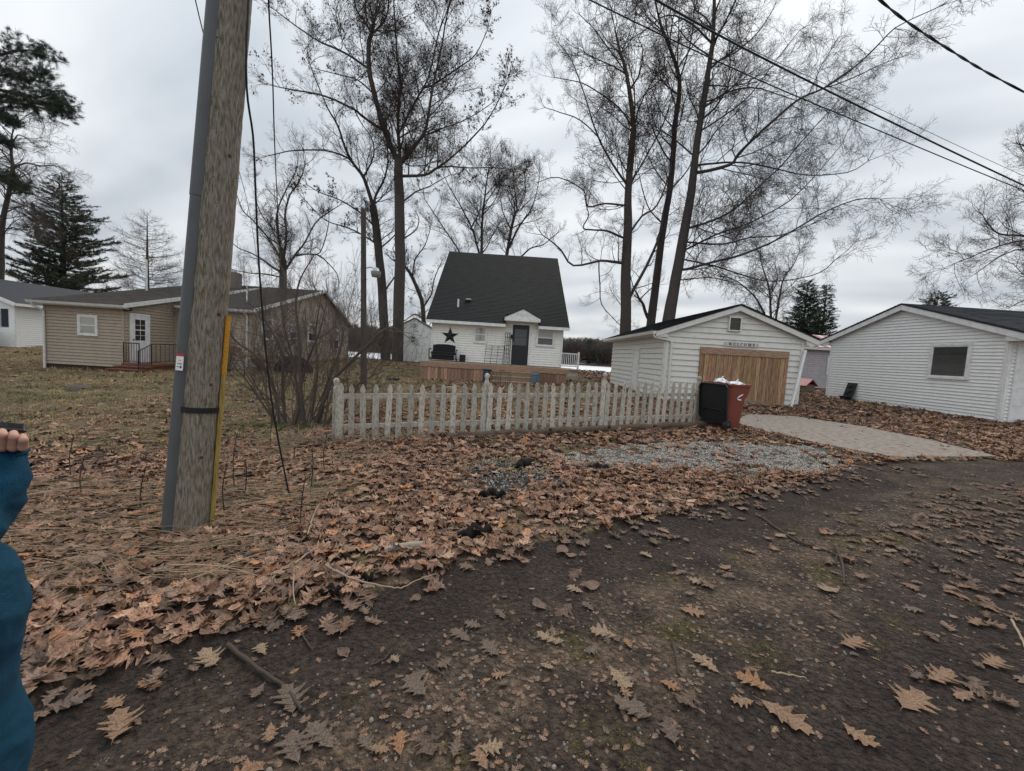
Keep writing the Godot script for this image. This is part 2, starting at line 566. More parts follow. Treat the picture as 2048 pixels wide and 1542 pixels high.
# ---------------------------------------------------------------- ground
func steps(a: float, b: float, fine0: float, fine1: float, fine: float, coarse: float) -> PackedFloat32Array:
	var o := PackedFloat32Array()
	var x := a
	while x < b:
		o.append(x)
		if x >= fine0 and x < fine1:
			x += fine
		else:
			var d := maxf(fine0 - x, x - fine1)
			x += minf(coarse, fine + d * 0.12) if x >= fine1 else maxf(fine, minf(coarse, d * 0.12))
	o.append(b)
	return o


func ground_color(x: float, z: float) -> Color:
	var t := road_t(x, z)
	var a := nz2.get_noise_2d(x * 12.0 + 31, z * 12.0)
	var b := nz2.get_noise_2d(x * 60.0, z * 60.0 + 17)
	if t > 0.0:
		var c := Color(0.056, 0.041, 0.034)
		var mid := exp(-pow((t - 1.15 - a * 0.25) / 0.42, 2.0))
		if t > 2.5 or x > 5:
			mid = maxf(mid, 0.5)
		c = c.lerp(Color(0.16, 0.118, 0.086), clampf(mid * (0.75 + b), 0.0, 1.0))
		var moss := smoothstep(0.32, 0.5, nz2.get_noise_2d(x * 26.0 + 7, z * 26.0 + 3) + mid * 0.12)
		c = c.lerp(Color(0.095, 0.082, 0.022), moss * 0.75 * mid)
		return c * (1.0 + b * 0.35)
	if in_poly(x + b * 0.4, z + a * 0.5, gravel_poly):
		return Color(0.19, 0.17, 0.147) * (1.0 + b * 0.3)
	if in_poly(x + b * 0.2, z + a * 0.25, ash_poly):
		return Color(0.12, 0.11, 0.1).lerp(Color(0.012, 0.012, 0.012), clampf(0.5 + b * 2.2, 0, 1))
	var cover := litter(x, z)
	var straw := Color(0.3, 0.235, 0.135)
	var olive := Color(0.2, 0.17, 0.075)
	var soil := Color(0.1, 0.07, 0.05)
	var lawn := straw.lerp(olive, clampf(0.45 + a * 1.5, 0, 1)).lerp(soil, clampf(0.2 + b * 1.6, 0, 0.7))
	if x < -4.0:
		# a worn brown wheel path across the grass
		var d := absf(z + 8.6 + (x + 8.0) * 0.22)
		lawn = lawn.lerp(Color(0.21, 0.15, 0.105), 0.75 * exp(-pow(d / 1.3, 2.0)))
	if z < -34.0:
		lawn = Color(0.12, 0.09, 0.055)
	# under the leaves the turf has died back to bare humus, in patches with ragged outlines
	if cover + b * 0.8 > 0.55:
		lawn = Color(0.1, 0.068, 0.049)
	return lawn * (1.0 + b * 0.3)


func make_ground() -> void:
	var xs := steps(-160, 160, -4.2, 5.6, 0.036, 6.0)
	var zs := steps(-62, 40, -6.6, -0.9, 0.033, 4.0)
	var nx := xs.size()
	var vv := PackedVector3Array()
	var cc := PackedColorArray()
	var tt := PackedFloat32Array()
	for z in zs:
		for x in xs:
			vv.append(Vector3(x, ground_h(x, z), z))
			cc.append(ground_color(x, z))
			tt.append(road_t(x, z))
	var nn := PackedVector3Array()
	for r in zs.size():
		for q in nx:
			var k := r * nx + q
			var dx := vv[r * nx + mini(q + 1, nx - 1)] - vv[r * nx + maxi(q - 1, 0)]
			var dz := vv[mini(r + 1, zs.size() - 1) * nx + q] - vv[maxi(r - 1, 0) * nx + q]
			nn.append(dz.cross(dx).normalized())
	var road := PackedInt32Array()
	var land := PackedInt32Array()
	for r in zs.size() - 1:
		for q in nx - 1:
			var a := r * nx + q
			var idx := [a, a + 1, a + nx + 1, a, a + nx + 1, a + nx]
			if tt[a] > 0.0:
				road.append_array(idx)
			else:
				land.append_array(idx)
	for w in [["ground", land], ["road", road]]:
		var arr := []
		arr.resize(Mesh.ARRAY_MAX)
		arr[Mesh.ARRAY_VERTEX] = vv; arr[Mesh.ARRAY_NORMAL] = nn; arr[Mesh.ARRAY_COLOR] = cc; arr[Mesh.ARRAY_INDEX] = w[1]
		var m := ArrayMesh.new()
		m.add_surface_from_arrays(Mesh.PRIMITIVE_TRIANGLES, arr)
		tag(part(self, w[0], m, "ground"), "", "", "", "structure")

	# concrete driveway slab, with a real edge
	var mb := MB.new()
	var up := PackedVector3Array()
	for p in drive_poly:
		up.append(Vector3(p.x, base_h(p.x, p.y) + 0.035, p.y))
	var t := Geometry2D.triangulate_polygon(drive_poly)
	for k in range(0, t.size(), 3):
		var a := up[t[k]]
		var b := up[t[k + 1]]
		var d := up[t[k + 2]]
		if (b - a).cross(d - a).y > 0:
			mb.tri(a, d, b)
		else:
			mb.tri(a, b, d)
	for k in up.size():
		var a := up[k]
		var b := up[(k + 1) % up.size()]
		mb.quad(a, b, b - Vector3(0, 0.15, 0), a - Vector3(0, 0.15, 0))
	tag(part(self, "driveway", mb, "concrete_slab"), "", "", "", "structure")

	# the lake and the wooded rise on its far shore
	mb = MB.new()
	mb.quad(Vector3(-900, -3.5, -320), Vector3(900, -3.5, -320), Vector3(900, -3.5, -38), Vector3(-900, -3.5, -38))
	tag(part(self, "lake", mb, "lake_water"), "", "", "", "structure")
	mb = MB.new()
	var last := []
	for x in range(-900, 901, 25):
		var row := []
		for q in [[-298.0, -4.0], [-304.0, -2.9], [-330.0, 1.0], [-380.0, 6.5], [-460.0, 11.0], [-700.0, 12.0]]:
			row.append(Vector3(x, q[1] + (nz.get_noise_2d(x * 0.6, q[0]) * q[1] * 0.6 if q[1] > 0 else 0.0), q[0] + nz.get_noise_2d(x * 1.1, 5.0) * 8.0))
		if last:
			for k in row.size() - 1:
				mb.quad(last[k], last[k + 1], row[k + 1], row[k])
		last = row
	tag(part(self, "hill", mb, "hill_floor"), "", "", "", "structure")


func leaf(curl: float, cup: float, seed_: int, plain := false) -> ArrayMesh:
	var r := RandomNumberGenerator.new()
	r.seed = seed_
	var half := []
	for side in 2:
		var w := r.randf_range(0.72, 1.15)
		var e := r.randf_range(-0.035, 0.035)
		half.append([[0.0, 0.012], [0.07, 0.06], [0.19 + e, 0.15 * w], [0.25 + e, 0.24 * w], [0.29 + e, 0.15], [0.37 + e, 0.2 * w], [0.44 + e, 0.34 * w], [0.5 + e, 0.43 * w], [0.51 + e, 0.33], [0.5 + e, 0.18], [0.58 + e, 0.21 * w], [0.66 + e, 0.34 * w], [0.74 + e, 0.4 * w], [0.74 + e, 0.27], [0.75, 0.14], [0.82, 0.16], [0.92, 0.2 * w], [0.91, 0.09], [1.0, 0.0]])
	if plain:
		var pl := [[0.0, 0.01], [0.12, 0.16], [0.3, 0.3], [0.45, 0.33], [0.62, 0.28], [0.8, 0.17], [0.92, 0.07], [1.0, 0.0]]
		half = [pl, pl]
	var mb := MB.new()
	var bend := r.randf_range(-0.12, 0.12)
	var tw := r.randf_range(-0.9, 0.9)
	var f := func(x: float, y: float) -> Vector3:
		var zz := curl * (y - 0.45) * (y - 0.45) * 2.2 + cup * x * x * 3.5 + tw * x * (y - 0.5) * 0.7
		zz += 0.035 * sin(x * 17.0 + seed_) + 0.03 * sin(y * 13.0 + seed_ * 2.0)
		return Vector3(x + bend * sin(y * PI), zz, -(y - 0.5))
	for s in [-1.0, 1.0]:
		var hf: Array = half[0 if s < 0 else 1]
		var mid := 0.0
		for k in hf.size() - 1:
			var y0: float = hf[k][0]
			var y1: float = hf[k + 1][0]
			# the midrib point stays behind the lobe tips
			var m1 := clampf(maxf(mid, y1 - hf[k + 1][1] * 0.55), mid, 1.0)
			if k == hf.size() - 2:
				m1 = 1.0
			var a: Vector3 = f.call(0.0, mid)
			var b: Vector3 = f.call(0.0, m1)
			var c: Vector3 = f.call(s * hf[k + 1][1], y1)
			var d: Vector3 = f.call(s * hf[k][1], y0)
			if s > 0:
				mb.tri(a, c, d)
				mb.tri(a, b, c)
			else:
				mb.tri(a, d, c)
				mb.tri(a, c, b)
			mid = m1
	mb.tri(f.call(-0.008, 0.0), f.call(0.008, 0.0), f.call(0.02, -0.22))
	return mb.mesh()


func leaf_color() -> Color:
	var q := rng.randf()
	var c := Color(0.285, 0.185, 0.125)
	if q < 0.3:
		c = Color(0.205, 0.125, 0.082)
	elif q < 0.5:
		c = Color(0.33, 0.235, 0.165)
	elif q < 0.68:
		c = Color(0.2, 0.155, 0.125)
	elif q < 0.76:
		c = Color(0.36, 0.19, 0.09)
	elif q < 0.86:
		c = Color(0.12, 0.075, 0.055)
	c = c.lerp(Color(0.29, 0.19, 0.14), 0.25)
	c = Color(c.r, c.g * 0.95, c.b * 0.97)
	return c * rng.randf_range(0.7, 2.0)


func lay(x: float, z: float, size: float, tilt: float, lift: float) -> Transform3D:
	var b := Basis(Vector3.UP, rng.randf() * TAU) * Basis(Vector3(1, 0, 0), rng.randf_range(-tilt, tilt)) * Basis(Vector3(0, 0, 1), rng.randf_range(-tilt, tilt))
	return Transform3D(b.scaled(Vector3.ONE * size), Vector3(x, ground_h(x, z) + lift, z))


func make_litter() -> void:
	for k in 11:
		leaf_mesh.append(leaf([0.15, -0.15, 0.35, 0.08, -0.4, 0.2, 0.1, -0.1, 0.5, -0.25, 0.12][k], [0.2, -0.12, 0.5, 0.08, -0.5, 0.35, 0.15, 0.1, -0.4, 0.6, 0.1][k], k + 1, k in [5, 10]))
	var xf := []
	var col := []
	for k in 11:
		xf.append([])
		col.append([])
	# bands: x0, x1, z0, z1, per square metre, size, tilt
	for b in [[-4.2, 7.5, -6.0, -0.9, 500, 0.108, 0.2], [-9.0, 16.0, -11.5, -6.0, 190, 0.13, 0.3], [-24, 24, -21.0, -11.5, 50, 0.17, 0.3], [-34, 30, -37.0, -21.0, 16, 0.25, 0.3], [-12.0, -4.2, -6.0, -0.9, 200, 0.12, 0.25], [7.5, 15.0, -6.0, 0.0, 60, 0.14, 0.4]]:
		var n := int((b[1] - b[0]) * (b[3] - b[2]) * b[4])
		for k in n:
			var x := rng.randf_range(b[0], b[1])
			var z := rng.randf_range(b[2], b[3])
			var d := litter(x, z)
			if rng.randf() > d:
				continue
			var q := rng.randi() % 11
			var t := road_t(x, z)
			var pile := d > 0.7 and t < 0
			if t > 0.05:
				q = [0, 1, 3, 6, 7, 10][rng.randi() % 6]
			xf[q].append(lay(x, z, b[5] * rng.randf_range(0.5, 1.4), b[6] if pile else 0.12, 0.01 + (rng.randf() * 0.045 if pile else 0.006)))
			var c := leaf_color()
			if t > 0:
				c = c.lerp(Color(0.12, 0.098, 0.082), 0.6)
			col[q].append(c)
	var o := thing("leaf_litter", "carpet of fallen brown oak leaves covering the verge and yard", "leaf litter")
	o.set_meta("kind", "stuff")
	for q in 11:
		scatter(o, "leaves", leaf_mesh[q], "leaf", xf[q], col[q])

	# crumbled leaf and grit trodden into the road
	var bits := []
	var bc := []
	var peb := []
	var pc := []
	for k in 34000:
		var z := -1.0 - pow(rng.randf(), 1.4) * 6.0
		var x := rng.randf_range(-1.6, 1.6 - z * 1.1)
		var t := road_t(x, z)
		if t < 0.02:
			continue
		var mid := exp(-pow((t - 1.15) / 0.45, 2.0)) + (0.35 if t > 2.4 else 0.0) + 0.25 * smoothstep(2, 4, x)
		if rng.randf() < 0.04 + mid * 0.6:
			var c := leaf_color().lerp(Color(0.13, 0.098, 0.075), 0.65)
			if rng.randf() < 0.55:
				bits.append(lay(x, z, rng.randf_range(0.01, 0.045), 0.08, 0.002))
				bc.append(c)
			else:
				peb.append(lay(x, z, rng.randf_range(0.003, 0.008) * (1.0 if rng.randf() < 0.9 else 2.0), 3.0, 0.0))
				pc.append(Color(0.17, 0.155, 0.135) * rng.randf_range(0.35, 1.5))
	for k in bits.size():
		bits[k].basis = bits[k].basis * Basis.from_scale(Vector3(1, 0.3, 1))
	scatter(self, "leaf_crumbs", leaf_mesh[0], "leaf", bits, bc)
	tag(get_node("leaf_crumbs"), "crumbled leaf bits trodden into the dirt road", "leaf crumbs")
	var st := MB.new()
	st.ball(Vector3.ZERO, Vector3(1.0, 0.7, 0.85), 3, 6)
	scatter(self, "grit", st.mesh(), "stone", peb, pc)
	tag(get_node("grit"), "fine grit and small pebbles on the dirt road", "grit")
	# crushed stone
	var gx := []
	var gc := []
	for k in 52000:
		var x := rng.randf_range(-0.9, 5.3)
		var z := rng.randf_range(-7.9, -4.0)
		var a := nz2.get_noise_2d(x * 14.0, z * 14.0)
		var bb := nz2.get_noise_2d(x * 45.0 + 90, z * 45.0)
		var ok := in_poly(x + bb * 0.6, z + a * 0.5 + bb * 0.3, gravel_poly)
		var ash := in_poly(x + bb * 0.25, z + a * 0.25, ash_poly)
		if not ok and not (ash and rng.randf() < 0.45):
			continue
		if nz2.get_noise_2d(x * 30.0, z * 30.0 + 55) > 0.25 and rng.randf() < 0.8:
			continue
		gx.append(lay(x, z, rng.randf_range(0.007, 0.016), 3.0, 0.004))
		var w := rng.randf_range(0.13, 0.45)
		if ash and rng.randf() < 0.5:
			w *= 0.2
		gc.append(Color(w, w * 0.93, w * 0.83))
	scatter(self, "gravel", st.mesh(), "stone", gx, gc)
	tag(get_node("gravel"), "patch of pale crushed stone between the fence and the road", "gravel")

	# dead lawn grass
	var tuft := MB.new()
	for k in 7:
		var a := TAU * k / 7.0 + 0.3 * (k % 3)
		var out := Vector3(cos(a), 0, sin(a))
		var side := Vector3(-sin(a), 0, cos(a)) * 0.05
		var h := 0.55 + 0.15 * (k % 4)
		tuft.quad(out * 0.1 - side, out * 0.4 + Vector3(0, h * 0.7, 0) - side * 0.7, out * 0.4 + Vector3(0, h * 0.7, 0) + side * 0.7, out * 0.1 + side)
		tuft.tri(out * 0.4 + Vector3(0, h * 0.7, 0) - side * 0.7, out * 1.0 + Vector3(0, h * 0.75, 0), out * 0.4 + Vector3(0, h * 0.7, 0) + side * 0.7)
	var tx := []
	var tc := []
	for b in [[-14.0, 6.0, -13.0, -5.0, 90, 0.075], [-30.0, 14.0, -34.0, -13.0, 22, 0.12]]:
		for k in int((b[1] - b[0]) * (b[3] - b[2]) * b[4]):
			var x := rng.randf_range(b[0], b[1])
			var z := rng.randf_range(b[2], b[3])
			if road_t(x, z) > -0.3 or rng.randf() < litter(x, z) * 1.25 or in_poly(x, z, gravel_poly) or in_poly(x, z, drive_poly):
				continue
			tx.append(lay(x, z, b[5] * rng.randf_range(0.6, 1.3), 0.3, 0.0))
			var a := nz2.get_noise_2d(x * 12.0 + 31, z * 12.0)
			var c := Color(0.38, 0.29, 0.165).lerp(Color(0.24, 0.205, 0.085), clampf(0.35 + a * 1.5, 0, 1))
			if a > 0.18 and rng.randf() < 0.4:
				c = Color(0.06, 0.085, 0.025)
			tc.append(c * rng.randf_range(0.7, 1.25))
	scatter(self, "lawn_grass", tuft.mesh(), "grass", tx, tc)
	tag(get_node("lawn_grass"), "short dead straw coloured lawn grass with green patches", "grass")

	# flattened straw and moss
	var blade := MB.new()
	var bp := PackedVector3Array()
	for k in 6:
		var f := k / 5.0
		bp.append(Vector3(0.04 * sin(f * 3.0), 0.05 * sin(f * PI), f - 0.5))
	blade.tube(bp, PackedFloat32Array([0.0042, 0.004, 0.0036, 0.003, 0.002, 0.001]), 3)
	var sx := []
	var sc := []
	for k in 1150:
		var p := Vector3(rng.randf_range(-4.6, -1.55), 0, rng.randf_range(-4.1, -2.3))
		if k > 800:
			p = Vector3(rng.randf_range(-3.6, -1.6), 0, rng.randf_range(-6.6, -3.6))
		if road_t(p.x, p.z) > -0.15:
			continue
		var b := Basis(Vector3.UP, PI / 2 + rng.randfn(0.25, 0.32 if k < 800 else 1.1)) * Basis(Vector3(1, 0, 0), rng.randf_range(-0.06, 0.12)) * Basis(Vector3(0, 0, 1), rng.randf() * TAU)
		var s := rng.randf_range(0.35, 1.0)
		sx.append(Transform3D(b.scaled(Vector3(s * 0.7, s * 0.7, s)), p + Vector3(0, ground_h(p.x, p.z) + rng.randf_range(0.03, 0.1), 0)))
		sc.append(Color(0.33, 0.25, 0.165) * rng.randf_range(0.45, 1.2))
	scatter(self, "dry_grass", blade.mesh(), "grass", sx, sc)
	tag(get_node("dry_grass"), "long flattened dry grass stalks beside the utility pole", "grass")
	var mx := []
	var mc := []
	for k in 5000:
		var z := -1.2 - rng.randf() * 3.2
		var x := rng.randf_range(-0.5, 4.5)
		var t := road_t(x, z)
		if t < 0.5 or nz2.get_noise_2d(x * 26.0 + 7, z * 26.0 + 3) + 0.12 * exp(-pow((t - 1.15) / 0.42, 2.0)) < 0.34:
			continue
		mx.append(lay(x, z, rng.randf_range(0.012, 0.024), 0.4, -0.002))
		mc.append(Color(0.15, 0.125, 0.03) * rng.randf_range(0.6, 1.3))
	scatter(self, "moss", tuft.mesh(), "grass", mx, mc)
	tag(get_node("moss"), "yellow green moss tufts on the road's crown", "moss")


func road_leaves() -> void:
	# single leaves that can be told apart on the road: picture place, length in metres, turn, tone
	var big := [[418, 1322, 0.17, 0.9, 2], [230, 1460, 0.17, 0.7, 1], [700, 1465, 0.0, 0, 0], [802, 1490, 0.1, 0.2, 3], [1575, 1440, 0.2, -2.4, 1], [1825, 1408, 0.2, -1.1, 1], [1880, 1358, 0.18, -1.2, 1], [1722, 1480, 0.13, -2.6, 1], [965, 1520, 0.1, 0.4, 1], [920, 1275, 0.14, 0.9, 0], [945, 1255, 0.1, 1.2, 0], [1240, 1365, 0.14, -2.6, 2], [1252, 1392, 0.07, -2.8, 1], [1340, 1378, 0.09, -2.2, 3], [1410, 1330, 0.14, 0.6, 2], [1385, 1228, 0.14, -1.9, 1], [1100, 1282, 0.15, 1.1, 2], [1205, 1272, 0.14, 1.3, 2], [1150, 1180, 0.12, 0.8, 2], [1292, 1112, 0.12, 0.5, 2], [1395, 1168, 0.12, 1.0, 2], [1450, 1140, 0.11, 2.0, 1], [1505, 1372, 0.15, 0.9, 3], [1483, 1404, 0.1, 1.5, 1], [1255, 1292, 0.07, 0.3, 3], [230, 1412, 0.09, 1.2, 1], [300, 1374, 0.1, 1.6, 3], [575, 1410, 0.17, 0.7, 0], [590, 1500, 0.15, 0.6, 0], [640, 1480, 0.16, 1.0, 0], [830, 1380, 0.15, 0.8, 0], [1260, 1425, 0.16, 1.0, 0], [1700, 1290, 0.16, -1.2, 1], [1640, 1100, 0.14, -1.3, 1], [1780, 1105, 0.12, -1.3, 2], [1560, 1075, 0.12, -1.2, 2], [1655, 1185, 0.15, 1.6, 2], [595, 1270, 0.1, 0.6, 3], [525, 1300, 0.1, 0.7, 2], [1000, 1235, 0.1, 0.5, 0], [980, 1300, 0.13, 0.7, 0], [1950, 1250, 0.13, -1.2, 1], [1980, 1330, 0.15, -1.2, 1], [1900, 1180, 0.12, -1.2, 1], [130, 1340, 0.15, 1.3, 1], [160, 1250, 0.14, 1.2, 1]]
	var tone := [Color(0.15, 0.115, 0.092), Color(0.27, 0.175, 0.115), Color(0.3, 0.225, 0.155), Color(0.3, 0.165, 0.09)]
	var tm := []
	for c in tone:
		var m := mat("road_leaf_%d" % tm.size(), c, 0.75, "mottle", Vector3(6, 6, 6))
		tm.append(m)
	var words := ["dull grey brown oak leaf pressed into the dark road", "tan lobed oak leaf lying on the dark dirt road", "pale straw coloured oak leaf on the dark dirt road", "orange brown leaf lying on the dark dirt road"]
	var n := 0
	for b in big:
		if b[2] > 0.0:
			put_leaf(G(b[0], b[1]), b[2], b[3], b[4], tm, words, n)
			n += 1
	var tries := 0
	while n < 80 and tries < 6000:
		tries += 1
		var p := G(rng.randf_range(40, 2040), rng.randf_range(1010, 1535))
		var t := road_t(p.x, p.z)
		if t < 0.1 or rng.randf() > 0.1 + exp(-pow((t - 1.15) / 0.5, 2.0)):
			continue
		put_leaf(p, rng.randf_range(0.04, 0.1), rng.randf() * TAU, [0, 0, 0, 0, 0, 1, 2][rng.randi() % 7], tm, words, n)
		n += 1


func put_leaf(p: Vector3, size: float, turn: float, tone: int, tm: Array, words: Array, n: int) -> void:
	var o := part(self, "oak_leaf", leaf_mesh[[0, 6, 1, 7, 3][n % 5]], tm[tone])
	o.transform = Transform3D((Basis(Vector3.UP, turn) * Basis(Vector3(1, 0, 0), rng.randf_range(-0.1, 0.1))).scaled(Vector3(size, size * 0.55, size)), p + Vector3(0, 0.014, 0))
	tag(o, words[tone], "leaf", "single leaves on the road")


# ---------------------------------------------------------------- buildings
func wall(parent: Node, xf: Transform3D, w: float, hw: float, m: String, e: float, apex := Vector2(-1, 0), y0 := 0.0, lap := 0.04) -> MeshInstance3D:
	# a wall whose boards each are a piece: x along the wall, y up, z outward
	var poly := PackedVector2Array([Vector2(0, y0), Vector2(w, y0), Vector2(w, hw)])
	if apex.x >= 0:
		poly.append(Vector2(apex.x, hw + apex.y))
	poly.append(Vector2(0, hw))
	var mb := MB.new()
	mb.prism(poly, -0.12, 0.0)
	var o := part(parent, "wall", mb, m, xf)
	var top := hw + (apex.y if apex.x >= 0 else 0.0)
	var y := y0
	var gap := 0.013
	while y < top - 0.03:
		var y1 := minf(y + e - gap, top)
		var b := []
		for yy in [y, y1]:
			var l := 0.0
			var r := w
			if yy > hw and apex.x >= 0:
				var f := minf((yy - hw) / apex.y, 0.995)
				l = apex.x * f
				r = w - (w - apex.x) * f
			b.append([l, r])
		var j := rng.randf_range(-0.0015, 0.0015)
		var p := [Vector3(b[0][0], y, 0.001), Vector3(b[0][1], y, 0.001), Vector3(b[0][1], y, lap + j), Vector3(b[0][0], y, lap + j), Vector3(b[1][0], y1 - 0.001, 0.001), Vector3(b[1][1], y1 - 0.001, 0.001), Vector3(b[1][1], y1 - 0.001, 0.004), Vector3(b[1][0], y1 - 0.001, 0.004)]
		mb = MB.new()
		mb.hexa(p)
		part(o, "siding_board", mb, m)
		y += e
	return o


func slab(parent: Node, called: String, q: Array, th: float, m: String) -> MeshInstance3D:
	# a thick sheet over the corners eave left, eave right, ridge right, ridge left
	var nn: Vector3 = (q[1] - q[0]).cross(q[3] - q[0]).normalized()
	if nn.y < 0:
		nn = -nn
	var mb := MB.new()
	var d := nn * th
	mb.hexa([q[3] - d, q[2] - d, q[1] - d, q[0] - d, q[3], q[2], q[1], q[0]])
	return part(parent, called, mb, m)


func shingled(parent: Node, q: Array, exposure: float, m: String) -> MeshInstance3D:
	# roof slope of overlapping shingle courses with uneven tabs
	var mb := MB.new()
	var up: Vector3 = q[3] - q[0]
	var n := int(up.length() / exposure)
	var nn: Vector3 = (q[1] - q[0]).cross(q[3] - q[0]).normalized()
	if nn.y < 0:
		nn = -nn
	for k in n:
		var f0 := k / float(n)
		var f1 := (k + 1) / float(n)
		var a: Vector3 = q[0].lerp(q[3], f0)
		var b: Vector3 = q[1].lerp(q[2], f0)
		var c: Vector3 = q[1].lerp(q[2], f1)
		var d: Vector3 = q[0].lerp(q[3], f1)
		var tabs := maxi(4, int(a.distance_to(b) / 0.3))
		for t in tabs:
			var g0 := t / float(tabs)
			var g1 := (t + 0.985) / float(tabs)
			var l := 0.012 + rng.randf() * 0.006
			var drop := (a - d).normalized() * rng.randf() * 0.012
			var p0 := a.lerp(b, g0) + drop
			var p1 := a.lerp(b, g1) + drop
			var p2 := d.lerp(c, g1)
			var p3 := d.lerp(c, g0)
			mb.quad(p0 + nn * l, p3 + nn * 0.002, p2 + nn * 0.002, p1 + nn * l)
			mb.quad(p0 + nn * 0.001, p0 + nn * l, p1 + nn * l, p1 + nn * 0.001)
	var o := part(parent, "shingles", mb, m)
	o.set_meta("kind", "stuff")
	return o


func window(parent: Node, xf: Transform3D, w: float, h: float, trim: String, back := "blind", split := true, back_low := "") -> Node3D:
	# xf: middle of the window on the wall plane, z outward
	var fr := MB.new()
	var t := 0.07
	for q in [[-w / 2 - t, -h / 2 - t, w / 2 + t, -h / 2], [-w / 2 - t, h / 2, w / 2 + t, h / 2 + t], [-w / 2 - t, -h / 2, -w / 2, h / 2], [w / 2, -h / 2, w / 2 + t, h / 2]]:
		fr.bx(q[0], q[1], 0.0, q[2], q[3], 0.085)
	var o := part(parent, "window", fr, trim, xf)
	var mb := MB.new()
	var s := 0.035
	for q in [[-w / 2, -h / 2, w / 2, -h / 2 + s], [-w / 2, h / 2 - s, w / 2, h / 2], [-w / 2, -h / 2 + s, -w / 2 + s, h / 2 - s], [w / 2 - s, -h / 2 + s, w / 2, h / 2 - s]]:
		mb.bx(q[0], q[1], 0.0, q[2], q[3], 0.07)
	if split:
		mb.bx(-w / 2 + s, -0.022, 0.0, w / 2 - s, 0.022, 0.073)
	part(o, "sash", mb, trim)
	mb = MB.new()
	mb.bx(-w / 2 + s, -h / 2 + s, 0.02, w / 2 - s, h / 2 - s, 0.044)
	part(o, "backing", mb, "painted_room_shade")  # near-black sheet: shade of the unlit room painted behind the glass
	if back:
		mb = MB.new()
		var y0 := 0.0 if back_low else -h / 2 + s
		if back == "curtain":
			var pts := 28
			for k in pts:
				var x0 := lerpf(-w / 2 + s, w / 2 - s, k / float(pts))
				var x1 := lerpf(-w / 2 + s, w / 2 - s, (k + 1) / float(pts))
				mb.quad(Vector3(x0, y0, 0.047 + 0.004 * (k % 2)), Vector3(x0, h / 2 - s, 0.047 + 0.004 * (k % 2)), Vector3(x1, h / 2 - s, 0.047 + 0.004 * ((k + 1) % 2)), Vector3(x1, y0, 0.047 + 0.004 * ((k + 1) % 2)))
		else:
			mb.bx(-w / 2 + s, y0, 0.0445, w / 2 - s, h / 2 - s, 0.05)
		part(o, back, mb, back)
	mb = MB.new()
	mb.bx(-w / 2 + s, -h / 2 + s, 0.056, w / 2 - s, h / 2 - s, 0.059)
	part(o, "pane", mb, "pane")
	return o


func facing(at: Vector3, yaw: float) -> Transform3D:
	return Transform3D(Basis(Vector3.UP, yaw), at)


func mbox(x0: float, y0: float, z0: float, x1: float, y1: float, z1: float) -> MB:
	var mb := MB.new()
	mb.bx(x0, y0, z0, x1, y1, z1)
	return mb


func pipe(pts: Array, r: float, sides := 8) -> MB:
	var mb := MB.new()
	var rr := PackedFloat32Array()
	for k in pts.size():
		rr.append(r)
	mb.tube(PackedVector3Array(pts), rr, sides)
	return mb


func rake_boards(o: Node, x0: float, xa: float, x1: float, ye: float, ya: float, z: float, m: String, h := 0.16, called := "fascia") -> void:
	# the two sloping boards of a gable: eave x0, apex xa, eave x1, lying in the plane z
	for s in [[x0, xa], [x1, xa]]:
		var mb := MB.new()
		var a := Vector2(s[0], ye)
		var b := Vector2(s[1], ya)
		mb.prism(PackedVector2Array([a - Vector2(0, h), b - Vector2(0, h), b, a]), z - 0.012, z + 0.012)
		part(o, called, mb, m)


